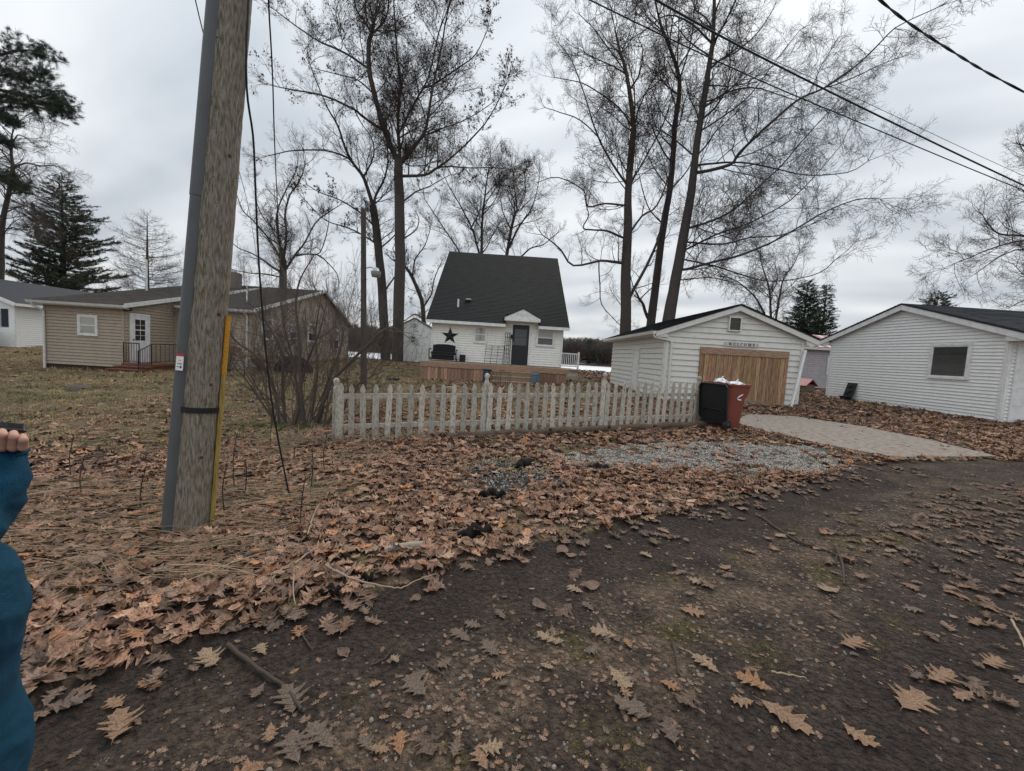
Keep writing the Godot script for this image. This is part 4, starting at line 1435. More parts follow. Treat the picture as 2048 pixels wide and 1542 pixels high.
func tan_house() -> void:
	var o := thing("tan_house", "low tan clapboard house with brown roof and projecting entrance wing", "house", Vector3(-12.748, -0.018, -20.509), 0.033)
	var D1 := 7.706
	var D2 := 13.0
	var hw := 2.795
	var r1 := 2.074
	var wl := 3.662
	var wd := 2.718
	var L := 6.9
	# lakeside gable wall faces +x
	wall(o, facing(Vector3(0, 0, 0), PI / 2), D2, hw, "tan_siding", 0.13, Vector2(D1, r1), -0.1)
	wall(o, facing(Vector3(-wl, 0, 0), 0), wl, hw - 0.06, "tan_siding", 0.13, Vector2(-1, 0), -0.1)
	var ew := hw - 0.31
	wall(o, facing(Vector3(-L, 0, wd), 0), L - wl, ew - 0.04, "tan_siding", 0.13, Vector2(-1, 0), 0.0)
	# door wall of the wing, its top following the roof
	wall(o, facing(Vector3(-wl, 0, wd), PI / 2), wd, ew - 0.04, "tan_siding", 0.13, Vector2(wd, 0.6), 0.0)
	var fill := MB.new()
	fill.prism(PackedVector2Array([Vector2(0, ew - 0.2), Vector2(wd, hw - 0.1), Vector2(wd + D1, hw + r1 - 0.25), Vector2(wd + D1, hw + r1 - 0.02), Vector2(0, ew + 0.05)]), -0.1, -0.002)
	part(o, "gable_cheek", fill, "tan_siding", facing(Vector3(-wl, 0, wd), PI / 2))
	wall(o, facing(Vector3(-L, 0, -D2), -PI / 2), D2 + wd, ew, "tan_siding", 0.26, Vector2(D2 - D1, r1 + 0.2), 0.0)
	part(o, "foundation", mbox(-L + 0.03, -0.5, -D2 + 0.05, -0.03, -0.11, -0.03), "foundation")
	part(o, "foundation", mbox(-L + 0.02, -0.5, 0.0, -wl - 0.02, -0.001, wd - 0.02), "foundation")
	for q in [[-wl - 0.08, wd, -wl + 0.008, wd + 0.05], [-L - 0.01, wd, -L + 0.07, wd + 0.05], [-0.08, 0.0, 0.012, 0.05]]:
		part(o, "corner_post", mbox(q[0], -0.02, q[1] + 0.001, q[2], ew - 0.05, q[3]), "tan_siding")
	var oh := 0.35
	var so := 0.3
	var yr := hw + r1
	var R := func(x: float) -> Vector3:
		return Vector3(x, yr + 0.1, -D1)
	# front slope of the main part, of the wing, and the back slope
	for q in [[Vector3(-wl + so, hw + 0.1, oh), Vector3(so, hw + 0.1, oh), R.call(so), R.call(-wl + so)], [Vector3(-L - so, ew + 0.1, wd + oh), Vector3(-wl + so, ew + 0.1, wd + oh), R.call(-wl + so), R.call(-L - so)], [Vector3(so, hw + 0.15, -D2 - oh), Vector3(-L - so, hw + 0.15, -D2 - oh), R.call(-L - so), R.call(so)]]:
		var r := slab(o, "roof", q, 0.06, "brown_shingle")
		shingled(r, q, 0.16, "brown_shingle")
	# gutters, fascias and downspouts
	var prof := PackedVector2Array([Vector2(0, 0), Vector2(0.07, 0), Vector2(0.11, 0.1), Vector2(0.1, 0.1), Vector2(0.065, 0.012), Vector2(0.01, 0.012), Vector2(0.01, 0.1), Vector2(0, 0.1)])
	for q in [[-wl + so + 0.01, so, hw - 0.01, oh], [-L - so, -wl + so, ew - 0.01, wd + oh]]:
		part(o, "fascia", mbox(q[0], q[2] - 0.03, q[3] - 0.03, q[1], q[2] + 0.09, q[3] - 0.005), "gutter")
		var g := MB.new()
		g.prism(prof, 0.0, q[1] - q[0], Transform3D(Basis(Vector3(0, 0, 1), Vector3.UP, Vector3(-1, 0, 0)), Vector3(q[1], q[2] - 0.01, q[3] - 0.004)))
		part(o, "gutter", g, "gutter")
		part(o, "soffit", mbox(q[0] + 0.01, q[2] - 0.05, q[3] - oh - 0.0, q[1] - 0.01, q[2] - 0.031, q[3] - 0.031), "gutter")
	for q in [[so, hw + 0.06, oh, D1], [-wl + so, ew + 0.06, wd + oh, D1]]:
		var mb := MB.new()
		mb.bar(Vector3(q[0], q[1], q[2]), Vector3(q[0], yr + 0.05, -D1), 0.03, 0.17)
		part(o, "rake_board", mb, "gutter")
	var mb2 := MB.new()
	mb2.bar(Vector3(so, hw + 0.1, -D2 - oh), Vector3(so, yr + 0.05, -D1), 0.03, 0.17)
	part(o, "rake_board", mb2, "gutter")
	part(o, "downspout", pipe([Vector3(-L - 0.1, ew - 0.03, wd + oh + 0.05), Vector3(-L - 0.1, ew - 0.12, wd + oh), Vector3(-L + 0.04, ew - 0.32, wd + 0.07), Vector3(-L + 0.04, -0.2, wd + 0.07), Vector3(-L - 0.1, -0.26, wd + 0.2)], 0.045), "gutter")
	part(o, "downspout", pipe([Vector3(-0.2, hw - 0.03, oh), Vector3(-0.2, hw - 0.2, 0.08), Vector3(-0.2, 0.15, 0.08), Vector3(-0.2, 0.05, 0.3)], 0.045), "gutter")
	# windows
	window(o, facing(Vector3(-5.11, 1.67, wd), 0), 0.66, 0.72, "white_trim", "blind")
	for q in [[-1.25, 2.25, 0.95, 0.95], [-3.94, 2.25, 0.8, 0.75], [-6.45, 2.3, 1.05, 1.0], [-10.4, 2.0, 0.9, 1.3]]:
		window(o, facing(Vector3(0, q[1] - 0.2, q[0]), PI / 2), q[2], q[3], "white_trim", "blind", true, "low")
	# entrance door
	var dx := facing(Vector3(-wl, 0.2, 2.52), PI / 2)
	var f := MB.new()
	f.bx(-0.0, 0.0, 0.0, 0.08, 2.1, 0.065)
	f.bx(0.93, 0.0, 0.0, 1.01, 2.1, 0.065)
	f.bx(0.08, 2.02, 0.0, 0.93, 2.1, 0.065)
	part(o, "door_frame", f, "white_trim", dx)
	var d := part(o, "door", mbox(0.08, 0.0, 0.0, 0.93, 2.02, 0.046), "white_trim", dx)
	part(d, "pane", mbox(0.26, 0.95, 0.046, 0.76, 1.85, 0.05), "glass_dark")
	var mu := MB.new()
	mu.bx(0.24, 1.38, 0.05, 0.78, 1.42, 0.06)
	mu.bx(0.5, 0.95, 0.05, 0.52, 1.85, 0.056)
	mu.bx(0.26, 1.6, 0.05, 0.76, 1.615, 0.056)
	mu.bx(0.26, 1.16, 0.05, 0.76, 1.175, 0.056)
	part(d, "muntin", mu, "white_trim")
	part(d, "knob", pipe([Vector3(0.16, 0.98, 0.036), Vector3(0.16, 0.98, 0.09)], 0.028), "black_metal")
	part(o, "flood_lamp", mbox(-wl + 0.03, 2.36, wd - 0.02, -wl + 0.3, 2.5, wd + 0.12), "black_metal")
	# chimney, pipe and vents on the roof
	var sl := (yr - hw) / (D1 + oh)
	part(o, "chimney", mbox(-4.9, 4.2, -6.3, -4.28, 5.5, -5.7), "chimney_block")
	part(o, "chimney_cap", pipe([Vector3(-4.59, 5.5, -6.0), Vector3(-4.59, 5.68, -6.0)], 0.17, 12), "tank_grey")
	part(o, "roof_pipe", pipe([Vector3(-6.6, 3.6, -2.0), Vector3(-6.6, 5.3, -2.0)], 0.045, 8), "white_trim")
	for q in [[-5.4, -4.8], [-4.6, -4.6]]:
		var yy: float = lerpf(hw, yr, (oh - q[1]) / (D1 + oh)) + 0.13
		part(o, "roof_vent", mbox(q[0] - 0.16, yy - 0.1, q[1] - 0.16, q[0] + 0.16, yy + 0.08, q[1] + 0.16), "tank_grey" if q[0] < -5 else "black_metal")
	part(o, "roof_pipe", pipe([Vector3(-1.2, 3.2, -1.6), Vector3(-1.2, 4.2, -1.6)], 0.04, 8), "gutter")
	# red brown steps with iron rails
	var s := thing("entrance_steps", "red brown wooden entrance steps with black iron railings", "steps", o.transform * Vector3(-wl, 0, wd), 0.033)
	var gy := -0.2
	part(s, "landing", mbox(0.06, 0.1, -1.4, 1.25, 0.19, 0.25), "step_red")
	part(s, "landing_base", mbox(0.1, gy - 0.1, -1.35, 1.2, 0.1, 0.2), "step_red")
	for k in 2:
		part(s, "tread", mbox(0.02, 0.06 - k * 0.1, 0.25 + k * 0.32, 1.35, 0.1 - k * 0.1, 0.6 + k * 0.32), "step_red")
		part(s, "riser", mbox(0.06, gy - 0.1, 0.25 + k * 0.32, 1.3, 0.06 - k * 0.1, 0.54 + k * 0.32), "step_red")
	for q in [[Vector3(0.12, 0.19, 0.2), Vector3(0.75, 0.19, 0.2), 0.0], [Vector3(1.2, 0.19, -1.3), Vector3(1.2, 0.19, 0.15), 0.0], [Vector3(1.25, 0.19, 0.2), Vector3(1.25, -0.1, 0.85), 1.0]]:
		var a: Vector3 = q[0]
		var b: Vector3 = q[1]
		part(s, "hand_rail", pipe([a + Vector3(0, 0.85, 0), b + Vector3(0, 0.85, 0)], 0.022, 6), "black_metal")
		part(s, "lower_rail", pipe([a + Vector3(0, 0.1, 0), b + Vector3(0, 0.1, 0)], 0.014, 6), "black_metal")
		for k in 7:
			var p := a.lerp(b, k / 6.0)
			part(s, "baluster", pipe([p + Vector3(0, 0.0 if k in [0, 6] else 0.1, 0), p + Vector3(0, 0.87, 0)], 0.02 if k in [0, 6] else 0.01, 5), "black_metal")


func other_buildings() -> void:
	# white house at the far left
	var p := P(33, 694, -26.0)
	var o := thing("neighbour_house", "white clapboard house with navy shutters beyond the tan house", "house", Vector3(p.x, p.y, p.z), 0.0)
	var hw := 2.75
	wall(o, facing(Vector3(-7, 0, 0), 0), 7.0, hw, "white_siding", 0.13, Vector2(2.5, 1.5), 0.0)
	wall(o, facing(Vector3(0, 0, 0), PI / 2), 9.0, hw, "white_siding", 0.13, Vector2(-1, 0), 0.0)
	part(o, "corner_post", mbox(-0.08, 0.0, 0.001, 0.012, hw, 0.05), "white_trim")
	part(o, "foundation", mbox(-7, -0.9, -8.9, -0.04, -0.001, -0.04), "block")
	var q1 := [Vector3(0.4, hw - 0.1, 0.35), Vector3(0.4, hw - 0.1, -9.3), Vector3(-4.5, hw + 1.65, -9.3), Vector3(-4.5, hw + 1.65, 0.35)]
	slab(o, "roof", q1, 0.07, "slate_shingle")
	slab(o, "roof", [Vector3(-8, hw + 0.3, 0.35), Vector3(-8, hw + 0.3, -9.3), q1[2], q1[3]], 0.07, "slate_shingle")
	var mb := MB.new()
	mb.bar(Vector3(0.4, hw - 0.18, 0.36), Vector3(-4.5, hw + 1.55, 0.36), 0.03, 0.2)
	part(o, "rake_board", mb, "white_trim")
	part(o, "fascia", mbox(0.38, hw - 0.24, -9.2, 0.41, hw - 0.08, 0.34), "white_trim")
	window(o, facing(Vector3(-1.35, 1.75, 0), 0), 0.8, 0.95, "white_trim", "", true)
	part(o, "shutter", mbox(-0.83, 1.2, 0.0, -0.42, 2.3, 0.055), "shutter_navy")
	part(o, "shutter", mbox(-2.28, 1.2, 0.0, -1.87, 2.3, 0.055), "shutter_navy")
	part(o, "crawl_vent", mbox(0.0, -0.5, -3.6, 0.01, -0.12, -2.2), "shutter_navy")
	var tk := thing("oil_tank", "rounded pale grey tank beside the neighbour's white wall", "tank", Vector3(p.x - 1.1, ground_h(p.x - 1.1, p.z + 1.1), p.z + 1.0))
	mb = MB.new()
	mb.cham(Transform3D(Basis(), Vector3(0, 0.7, 0)), Vector3(1.5, 1.2, 0.6), 0.12)
	part(tk, "tank_body", mb, "tank_grey")
	for x in [-0.5, 0.5]:
		part(tk, "leg", mbox(x - 0.03, -0.1, -0.03, x + 0.03, 0.12, 0.03), "black_metal")
	part(tk, "filler_cap", pipe([Vector3(0.3, 1.3, 0), Vector3(0.3, 1.55, 0)], 0.05), "step_red")

	# small white shed left of the cottage
	p = P(826, 716, -33.5)
	o = thing("white_shed", "small white gabled shed with a tiny dark window behind trees", "shed", Vector3(p.x, ground_h(p.x, p.z), p.z), 0.05)
	var w := 3.3
	wall(o, facing(Vector3(-w / 2, 0, 0), 0), w, 2.55, "white_siding", 0.15, Vector2(w / 2, 0.85), 0.0)
	wall(o, facing(Vector3(-w / 2, 0, -4), -PI / 2), 4.0, 2.55, "white_siding", 0.15, Vector2(-1, 0), 0.0)
	for s in [-1, 1]:
		slab(o, "roof", [Vector3(s * (w / 2 + 0.15), 2.5, 0.12), Vector3(s * (w / 2 + 0.15), 2.5, -4.1), Vector3(0, 3.47, -4.1), Vector3(0, 3.47, 0.12)], 0.05, "brown_shingle")
	window(o, facing(Vector3(-0.05, 1.75, 0), 0), 0.36, 0.52, "white_trim", "", true)
	part(o, "louvre_vent", mbox(-0.2, 2.65, 0.0, 0.17, 3.02, 0.05), "tank_grey")

	# low grey building with a red striped metal roof
	p = P(1640, 775, -26.0)
	o = thing("grey_outbuilding", "low grey sided building with red striped metal roof", "outbuilding", Vector3(p.x, ground_h(p.x, p.z), p.z), 0.0)
	wall(o, facing(Vector3(-2.0, 0, 0), 0), 5.0, 2.5, "grey_siding", 0.13, Vector2(-1, 0), 0.1)
	part(o, "foundation", mbox(-2, -0.4, -5, 3, 0.099, -0.02), "block")
	part(o, "fascia", mbox(-2.4, 2.42, 0.33, 3.3, 2.6, 0.36), "garage_trim")
	for k in 19:
		slab(o, "roof_panel", [Vector3(-2.4 + k * 0.3, 2.6 + 0.01 * (k % 2), 0.38), Vector3(-2.1 + k * 0.3, 2.6 + 0.01 * (k % 2), 0.38), Vector3(-2.1 + k * 0.3, 3.55 + 0.01 * (k % 2), -2.6), Vector3(-2.4 + k * 0.3, 3.55 + 0.01 * (k % 2), -2.6)], 0.03, "roof_red" if k % 2 else "roof_pale")
	window(o, facing(Vector3(0.55, 1.5, 0), 0), 0.5, 1.0, "white_trim", "", true)
	# little red roofed kennel
	p = G(1606, 784)
	o = thing("red_roofed_kennel", "small wooden kennel with a red pitched roof behind the garage", "kennel", p, 0.3)
	part(o, "body", mbox(-0.3, 0, -0.35, 0.3, 0.4, 0.35), "plank_grey")
	for s in [-1, 1]:
		slab(o, "roof", [Vector3(s * 0.42, 0.34, 0.45), Vector3(s * 0.42, 0.34, -0.45), Vector3(0, 0.68, -0.45), Vector3(0, 0.68, 0.45)], 0.03, "roof_red")

	# cottages on the far shore
	var k := 0
	var desc := ["tiny white cottage with grey roof on the far shore", "tiny pale cottage with a red brown roof on far shore", "small cream long cottage on the far shore", "tiny brown cabin on the far shore", "small white house half hidden in far shore trees"]
	for q in [[1160, 727, 7.0, 3.4, "white_siding"], [1186, 728, 5.0, 3.2, "white_siding"], [1207, 731, 10.0, 3.6, "blind"], [1217, 729, 6.0, 4.0, "plank"], [1173, 722, 6.0, 3.0, "white_siding"]]:
		p = P(q[0], q[1] + 3, -308.0 - k * 2.0)
		o = thing("far_cottage", desc[k], "cottage", Vector3(p.x, -3.0, p.z), 0.1 * k, "cottages on the far shore")
		var hh: float = p.y + 3.0 + q[3] * 0.5
		part(o, "wall", mbox(-q[2] / 2, 0, -2.5, q[2] / 2, hh, 2.5), q[4])
		for s in [-1, 1]:
			slab(o, "roof", [Vector3(-q[2] / 2 - 0.4, hh, s * 2.9), Vector3(q[2] / 2 + 0.4, hh, s * 2.9), Vector3(q[2] / 2 + 0.4, hh + 1.5, 0), Vector3(-q[2] / 2 - 0.4, hh + 1.5, 0)], 0.1, "foundation" if k in [1, 3] else "brown_shingle")
		for x in [-0.25, 0.25]:
			part(o, "window", mbox(x * q[2] - 0.5, hh - 1.6, 2.5, x * q[2] + 0.5, hh - 0.5, 2.55), "glass_dark")
		k += 1


# ---------------------------------------------------------------- fence, pole, cart and small things
func picket_mesh(h: float, w: float) -> ArrayMesh:
	var c := 0.004
	var side := [Vector2(0.5, 0.0), Vector2(0.5, h - 0.175), Vector2(0.36, h - 0.15), Vector2(0.34, h - 0.135), Vector2(0.46, h - 0.105), Vector2(0.42, h - 0.065), Vector2(0.24, h - 0.025), Vector2(0.06, h)]
	var poly := PackedVector2Array()
	for p in side:
		poly.append(Vector2(p.x * w, p.y))
	for k in range(side.size() - 1, -1, -1):
		poly.append(Vector2(-side[k].x * w, side[k].y))
	var mb := MB.new()
	mb.prism(poly, -0.01, 0.01)
	return mb.mesh()


func fence() -> void:
	var a := Vector2(-2.7, -6.45)
	var b := Vector2(4.1, -9.2)
	var yaw := atan2(-(b.y - a.y), b.x - a.x)
	var o := thing("picket_fence", "weathered white picket fence with ball topped posts", "fence", Vector3(a.x, 0, a.y), yaw)
	var L := a.distance_to(b)
	var pm := []
	for k in 4:
		pm.append(picket_mesh(0.9, [0.09, 0.096, 0.088, 0.093][k]))
	var wide := picket_mesh(0.92, 0.115)
	var gy := func(s: float) -> float:
		var p := a.lerp(b, s / L)
		return base_h(p.x, p.y)
	var hh := [0.96, 1.07, 1.12, 1.08]
	for k in 4:
		var s := L * k / 3.0
		var y: float = gy.call(s)
		var h: float = hh[k]
		var post := MB.new()
		post.cham(Transform3D(Basis(), Vector3(s, y + (h - 0.16) / 2 - 0.1, -0.03)), Vector3(0.09, h - 0.16 + 0.2, 0.09), 0.006)
		var tilt := Transform3D(Basis(Vector3(0, 0, 1), [0.03, 0.0, 0.01, -0.01][k]), Vector3.ZERO)
		var pt := part(o, "post", post, "picket_%d" % (k % 4))
		var f := MB.new()
		var t := y + h - 0.165
		f.lathe([Vector2(0.001, t - 0.01), Vector2(0.044, t), Vector2(0.046, t + 0.015), Vector2(0.03, t + 0.025), Vector2(0.036, t + 0.04), Vector2(0.028, t + 0.055), Vector2(0.034, t + 0.068), Vector2(0.044, t + 0.09), Vector2(0.049, t + 0.112), Vector2(0.045, t + 0.135), Vector2(0.032, t + 0.155), Vector2(0.012, t + 0.166), Vector2(0.001, t + 0.167)], 14, Transform3D(Basis(), Vector3(s, 0, -0.03)))
		part(pt, "finial", f, "picket_%d" % ((k + 1) % 4))
	for sec in 3:
		var s0 := L * sec / 3.0
		var s1 := L * (sec + 1) / 3.0
		for e in [0.2, 0.68]:
			var rb := MB.new()
			rb.bar(Vector3(s0 + 0.045, gy.call(s0) + e, -0.012), Vector3(s1 - 0.045, gy.call(s1) + e, -0.012), 0.035, 0.075, Vector3(0, 1, 0))
			part(o, "rail", rb, "picket_1")
		for k in 14:
			var s := s0 + 0.055 + (s1 - s0 - 0.11) * k / 13.0
			if k > 0 and k < 13:
				s += rng.randf_range(-0.008, 0.008)
			var sc: float = lerpf(0.95, 1.08, s / L) * rng.randf_range(0.99, 1.01)
			if sec == 1 and k == 1:
				sc *= 0.93
			var bs := Basis(Vector3(0, 0, 1), rng.randfn(0, 0.014)) * Basis(Vector3(1, 0, 0), rng.randfn(0, 0.008)).scaled(Vector3(1, sc, 1))
			part(o, "picket", wide if sec == 0 and k == 0 else pm[rng.randi() % 4], "picket_%d" % (rng.randi() % 4), Transform3D(bs, Vector3(s, gy.call(s) - 0.0, 0.03)))

	# long weathered log along the foot of the fence
	var lg := thing("fallen_log", "long cracked grey brown log lying along the fence foot", "log")
	var pts := PackedVector3Array()
	var rr := PackedFloat32Array()
	var n := 34
	for k in n:
		var f := k / float(n - 1)
		var p := a.lerp(b, lerpf(0.24, 1.05, f)) + Vector2(0.11, 0.29) * (1.0 - 0.25 * f)
		pts.append(Vector3(p.x, base_h(p.x, p.y) + 0.06 + 0.012 * sin(k * 1.3), p.y + 0.02 * sin(k * 0.9)))
		rr.append((0.05 + 0.03 * f) * (1.0 + 0.13 * sin(k * 2.1)) * (0.35 if k == 0 else 1.0))
	var mb := MB.new()
	mb.tube(pts, rr, 9)
	part(lg, "trunk", mb, mat("log_wood", Color(0.15, 0.11, 0.08), 0.95, "wood", Vector3(0.8, 6, 6), "bark", 1.5))
	for q in [[0.3, 0.12], [0.52, 0.1], [0.7, 0.14]]:
		var k := int(q[0] * n)
		mb = MB.new()
		mb.tube(PackedVector3Array([pts[k], pts[k] + Vector3(0.03, 0.05, 0.05), pts[k] + Vector3(0.06, 0.06, q[1])]), PackedFloat32Array([0.03, 0.022, 0.008]), 6)
		part(lg, "stub", mb, "stick_dark")


func curve(pts: Array, n := 8) -> PackedVector3Array:
	var c := Curve3D.new()
	for k in pts.size():
		var t: Vector3 = (pts[mini(k + 1, pts.size() - 1)] - pts[maxi(k - 1, 0)]) / 6.0
		c.add_point(pts[k], -t, t)
	var o := PackedVector3Array()
	for k in (pts.size() - 1) * n + 1:
		o.append(c.sample(mini(k / n, pts.size() - 2), (k % n) / float(n)) if k < (pts.size() - 1) * n else pts[-1])
	return o


func wire(parent: Node, called: String, pts: Array, r: float, m := "cable") -> void:
	var p := curve(pts)
	var rr := PackedFloat32Array()
	for k in p.size():
		rr.append(r)
	var mb := MB.new()
	mb.tube(p, rr, 6)
	part(parent, called, mb, m)


func utility_pole() -> void:
	var base := Vector3(-2.475, -0.04, -3.22)
	var top := P(467, 0, -3.34)
	var ax := (top - base).normalized()
	var o := thing("utility_pole", "weathered grey green wooden utility pole with grey conduit", "utility pole")
	var hgt := 8.6
	var pts := PackedVector3Array()
	var rr := PackedFloat32Array()
	for k in 260:
		var f := k / 259.0
		pts.append(base + ax * (hgt * f - 0.15))
		rr.append(lerpf(0.139, 0.095, f) * (1.0 + 0.006 * sin(k * 0.31)))
	var mb := MB.new()
	mb.tube(pts, rr, 90)
	# drying cracks and raised grain run up the wood
	var cr := FastNoiseLite.new()
	cr.seed = 31
	cr.frequency = 1.0
	cr.fractal_type = FastNoiseLite.FRACTAL_RIDGED
	cr.fractal_octaves = 3
	for k in mb.v.size():
		var q := mb.v[k]
		var e := cr.get_noise_3d(q.x * 16.0, q.y * 0.7, q.z * 16.0)
		mb.v[k] -= mb.n[k] * (0.009 * smoothstep(0.55, 0.95, e) + 0.003 * cr.get_noise_3d(q.x * 40.0, q.y * 1.6, q.z * 40.0))
	for k in mb.n.size():
		mb.n[k] = Vector3.ZERO
	for k in range(0, mb.i.size(), 3):
		var q := mb.v[mb.i[k]]
		var nn := (mb.v[mb.i[k + 2]] - q).cross(mb.v[mb.i[k + 1]] - q)
		for j in 3:
			mb.n[mb.i[k + j]] += nn
	for k in mb.n.size():
		mb.n[k] = mb.n[k].normalized()
	part(o, "pole", mb, "pole_wood")
	# directions round the pole: toward the eye, and across
	var toeye := (Vector3(0, 0, 0) - Vector3(base.x, 0, base.z)).normalized()
	var side := ax.cross(toeye).normalized()       # to the right as seen
	toeye = side.cross(ax).normalized()
	var on := func(h: float, ang: float, extra: float) -> Vector3:   # a point on the pole's skin
		var rad := lerpf(0.139, 0.095, h / hgt)
		return base + ax * h + (toeye * cos(ang) + side * sin(ang)) * (rad + extra)
	# conduit: a U shaped guard on the left flank, in lengths that overlap
	for q in [[-0.1, 2.62], [2.56, 5.1], [5.04, 8.0]]:
		var cm := MB.new()
		var ring := []
		for k in [q[0], q[1]]:
			var h: float = k
			var rad := lerpf(0.139, 0.095, h / hgt)
			var c := base + ax * h
			var rg := []
			var out := (-side * 0.94 + toeye * 0.34).normalized()
			var tan := ax.cross(out).normalized()
			var grow := 0.004 if q[0] > 0.0 else 0.0
			for s in 13:
				var a := -PI / 2 + PI * s / 12.0
				rg.append(c + out * (rad - 0.02 + cos(a) * (0.066 + grow)) + tan * sin(a) * (0.044 + grow))
			for s in range(12, -1, -1):
				var a := -PI / 2 + PI * s / 12.0
				rg.append(c + out * (rad - 0.02 + cos(a) * (0.06 + grow)) + tan * sin(a) * (0.038 + grow))
			ring.append(rg)
		cm.loft(ring)
		var cp := part(o, "conduit", cm, "conduit")
		# nailing flange and nails
		var fm := MB.new()
		var h0: float = q[0]
		while h0 < q[1] - 0.12:
			var out := (-side * 0.94 + toeye * 0.34).normalized()
			var tan := ax.cross(out).normalized()
			var s0 := -1.0 if tan.dot(toeye) < 0 else 1.0
			var rad := lerpf(0.139, 0.095, h0 / hgt)
			var c := base + ax * h0 + out * (rad - 0.026) + tan * s0 * 0.048
			fm.bar(c, c + ax * 0.12, 0.03, 0.006, out)
			h0 += 0.12
		part(cp, "flange", fm, "conduit")
		var nh: float = q[0] + 0.3
		while nh < q[1]:
			var nm := MB.new()
			var out := (-side * 0.94 + toeye * 0.34).normalized()
			var tan := ax.cross(out).normalized()
			var s0 := -1.0 if tan.dot(toeye) < 0 else 1.0
			var rad := lerpf(0.139, 0.095, nh / hgt)
			nm.ball(base + ax * nh + out * (rad - 0.018) + tan * s0 * 0.053, Vector3.ONE * 0.006, 4, 6)
			part(cp, "nail", nm, "black_metal")
			nh += 0.42
	# black strap round pole with a buckle
	var sh := 0.98
	var sm := MB.new()
	var ra := []
	for e in [[-0.02, 0.004], [-0.02, 0.009], [0.02, 0.009], [0.02, 0.004]]:
		var rg := []
		for k in 32:
			rg.append(on.call(sh + e[0], TAU * k / 32.0, e[1]))
		ra.append(rg)
	for k in 3:
		for j in 32:
			sm.quad(ra[k][j], ra[k + 1][j], ra[k + 1][(j + 1) % 32], ra[k][(j + 1) % 32])
	part(o, "strap", sm, "black_plastic")
	# yellow guard on the right flank: bright upper half, worn lower half
	for q in [[0.0, 0.99, "yellow_faded"], [0.985, 1.26, "yellow_faded"], [1.255, 1.72, "yellow_guard"]]:
		var gm := MB.new()
		var ring := []
		for h in [q[0], q[1]]:
			var rg := []
			for k in 6:
				rg.append(on.call(h, 1.02 + 0.48 * k / 5.0, 0.012 + 0.012 * sin(PI * k / 5.0) + (0.002 if q[0] > 1.1 else 0.0)))
			for k in range(5, -1, -1):
				rg.append(on.call(h, 1.02 + 0.48 * k / 5.0, 0.004))
			ring.append(rg)
		gm.loft(ring)
		part(o, "marker_guard", gm, q[2])
	# label on the conduit
	var lab := Node3D.new()
	var out2 := (-side * 0.55 + toeye * 0.84).normalized()
	var rad2 := lerpf(0.139, 0.095, 1.3 / hgt)
	var cl := base + ax * 1.33 + (-side * 0.94 + toeye * 0.34).normalized() * (rad2 - 0.02) + out2 * 0.068
	lab.transform = Transform3D(Basis(ax.cross(out2).normalized(), ax, out2).scaled(Vector3.ONE * 0.8), cl)
	lab.name = "warning_label"
	o.add_child(lab)
	part(lab, "backing", mbox(-0.032, -0.075, -0.001, 0.032, 0.055, 0.001), "print_white")
	part(lab, "red_band", mbox(-0.032, 0.055, -0.001, 0.032, 0.078, 0.001), "print_red")
	for q in [["TORS", -0.012, 0.00075], ["with", 0.02, 0.0004]]:
		var tm := TextMesh.new()
		tm.text = q[0]
		tm.font_size = 24
		tm.pixel_size = q[2]
		tm.depth = 0.001
		part(lab, "lettering", tm, "print_black", Transform3D(Basis(), Vector3(0, q[1], 0.002)))
	var am := MB.new()
	am.bx(-0.026, -0.044, 0.001, 0.008, -0.039, 0.002)
	am.prism(PackedVector2Array([Vector2(0.006, -0.056), Vector2(0.026, -0.0415), Vector2(0.006, -0.027)]), 0.001, 0.002)
	part(lab, "arrow", am, "print_black")
	# old staples
	for k in 16:
		var sm2 := MB.new()
		var hs := 0.5 + 0.17 * k
		var an := -0.35 + 0.75 * fmod(k * 0.618, 1.0)
		sm2.bar(on.call(hs, an, 0.002), on.call(hs + 0.004, an + 0.09, 0.002), 0.0025, 0.003)
		part(o, "staple", sm2, "black_metal" if k % 3 else "tank_grey")
	# knots
	for q in [[0.62, 0.25], [1.18, 0.42], [1.72, 0.55], [2.9, 0.45]]:
		var km := MB.new()
		km.ball(on.call(q[0], q[1], -0.004), Vector3(0.012, 0.014, 0.012), 5, 8)
		part(o, "knot", km, "stick_dark")
	var cross := MB.new()
	cross.bar(base + ax * 8.1 - side * 1.1, base + ax * 8.1 + side * 1.1, 0.09, 0.11)
	part(o, "crossarm", cross, "pole_wood")

	# cables that hang beside the pole
	var w := thing("guy_cable", "black cable running from the pole top down into the leaves", "cable")
	var gnd := G(583, 1003)
	wire(w, "cable", [base + ax * 8.0 + side * 0.12, P(497, 0, -3.3), P(508, 300, -3.5), P(520, 560, -3.65), P(543, 800, -3.78), gnd - Vector3(0, 0.05, 0)], 0.008)
	w = thing("drop_cable", "paired black cables hanging close along the pole's side", "cable", Vector3.ZERO, 0.0, "cables beside the pole")
	wire(w, "cable", [base + ax * 8.2 + side * 0.1, P(500, 0, -3.42), P(486, 180, -3.42), P(466, 360, -3.42), P(447, 560, -3.4), P(438, 640, -3.36)], 0.0075)
	wire(w, "cable", [base + ax * 8.2 + side * 0.13, P(496, 0, -3.44), P(478, 220, -3.44), P(463, 380, -3.43), P(442, 600, -3.4), P(436, 650, -3.36)], 0.0055)
	w = thing("service_cable", "thin black cable from overhead running down to the tan house", "cable")
	wire(w, "cable", [P(532, -200, -4.0), P(537, 0, -4.6), P(545, 150, -5.4), P(552, 350, -7.5), P(562, 540, -16.0), P(568, 590, -22.0)], 0.009)
	w = thing("neighbour_cable", "thin cable passing behind the utility pole toward the tan roof", "cable")
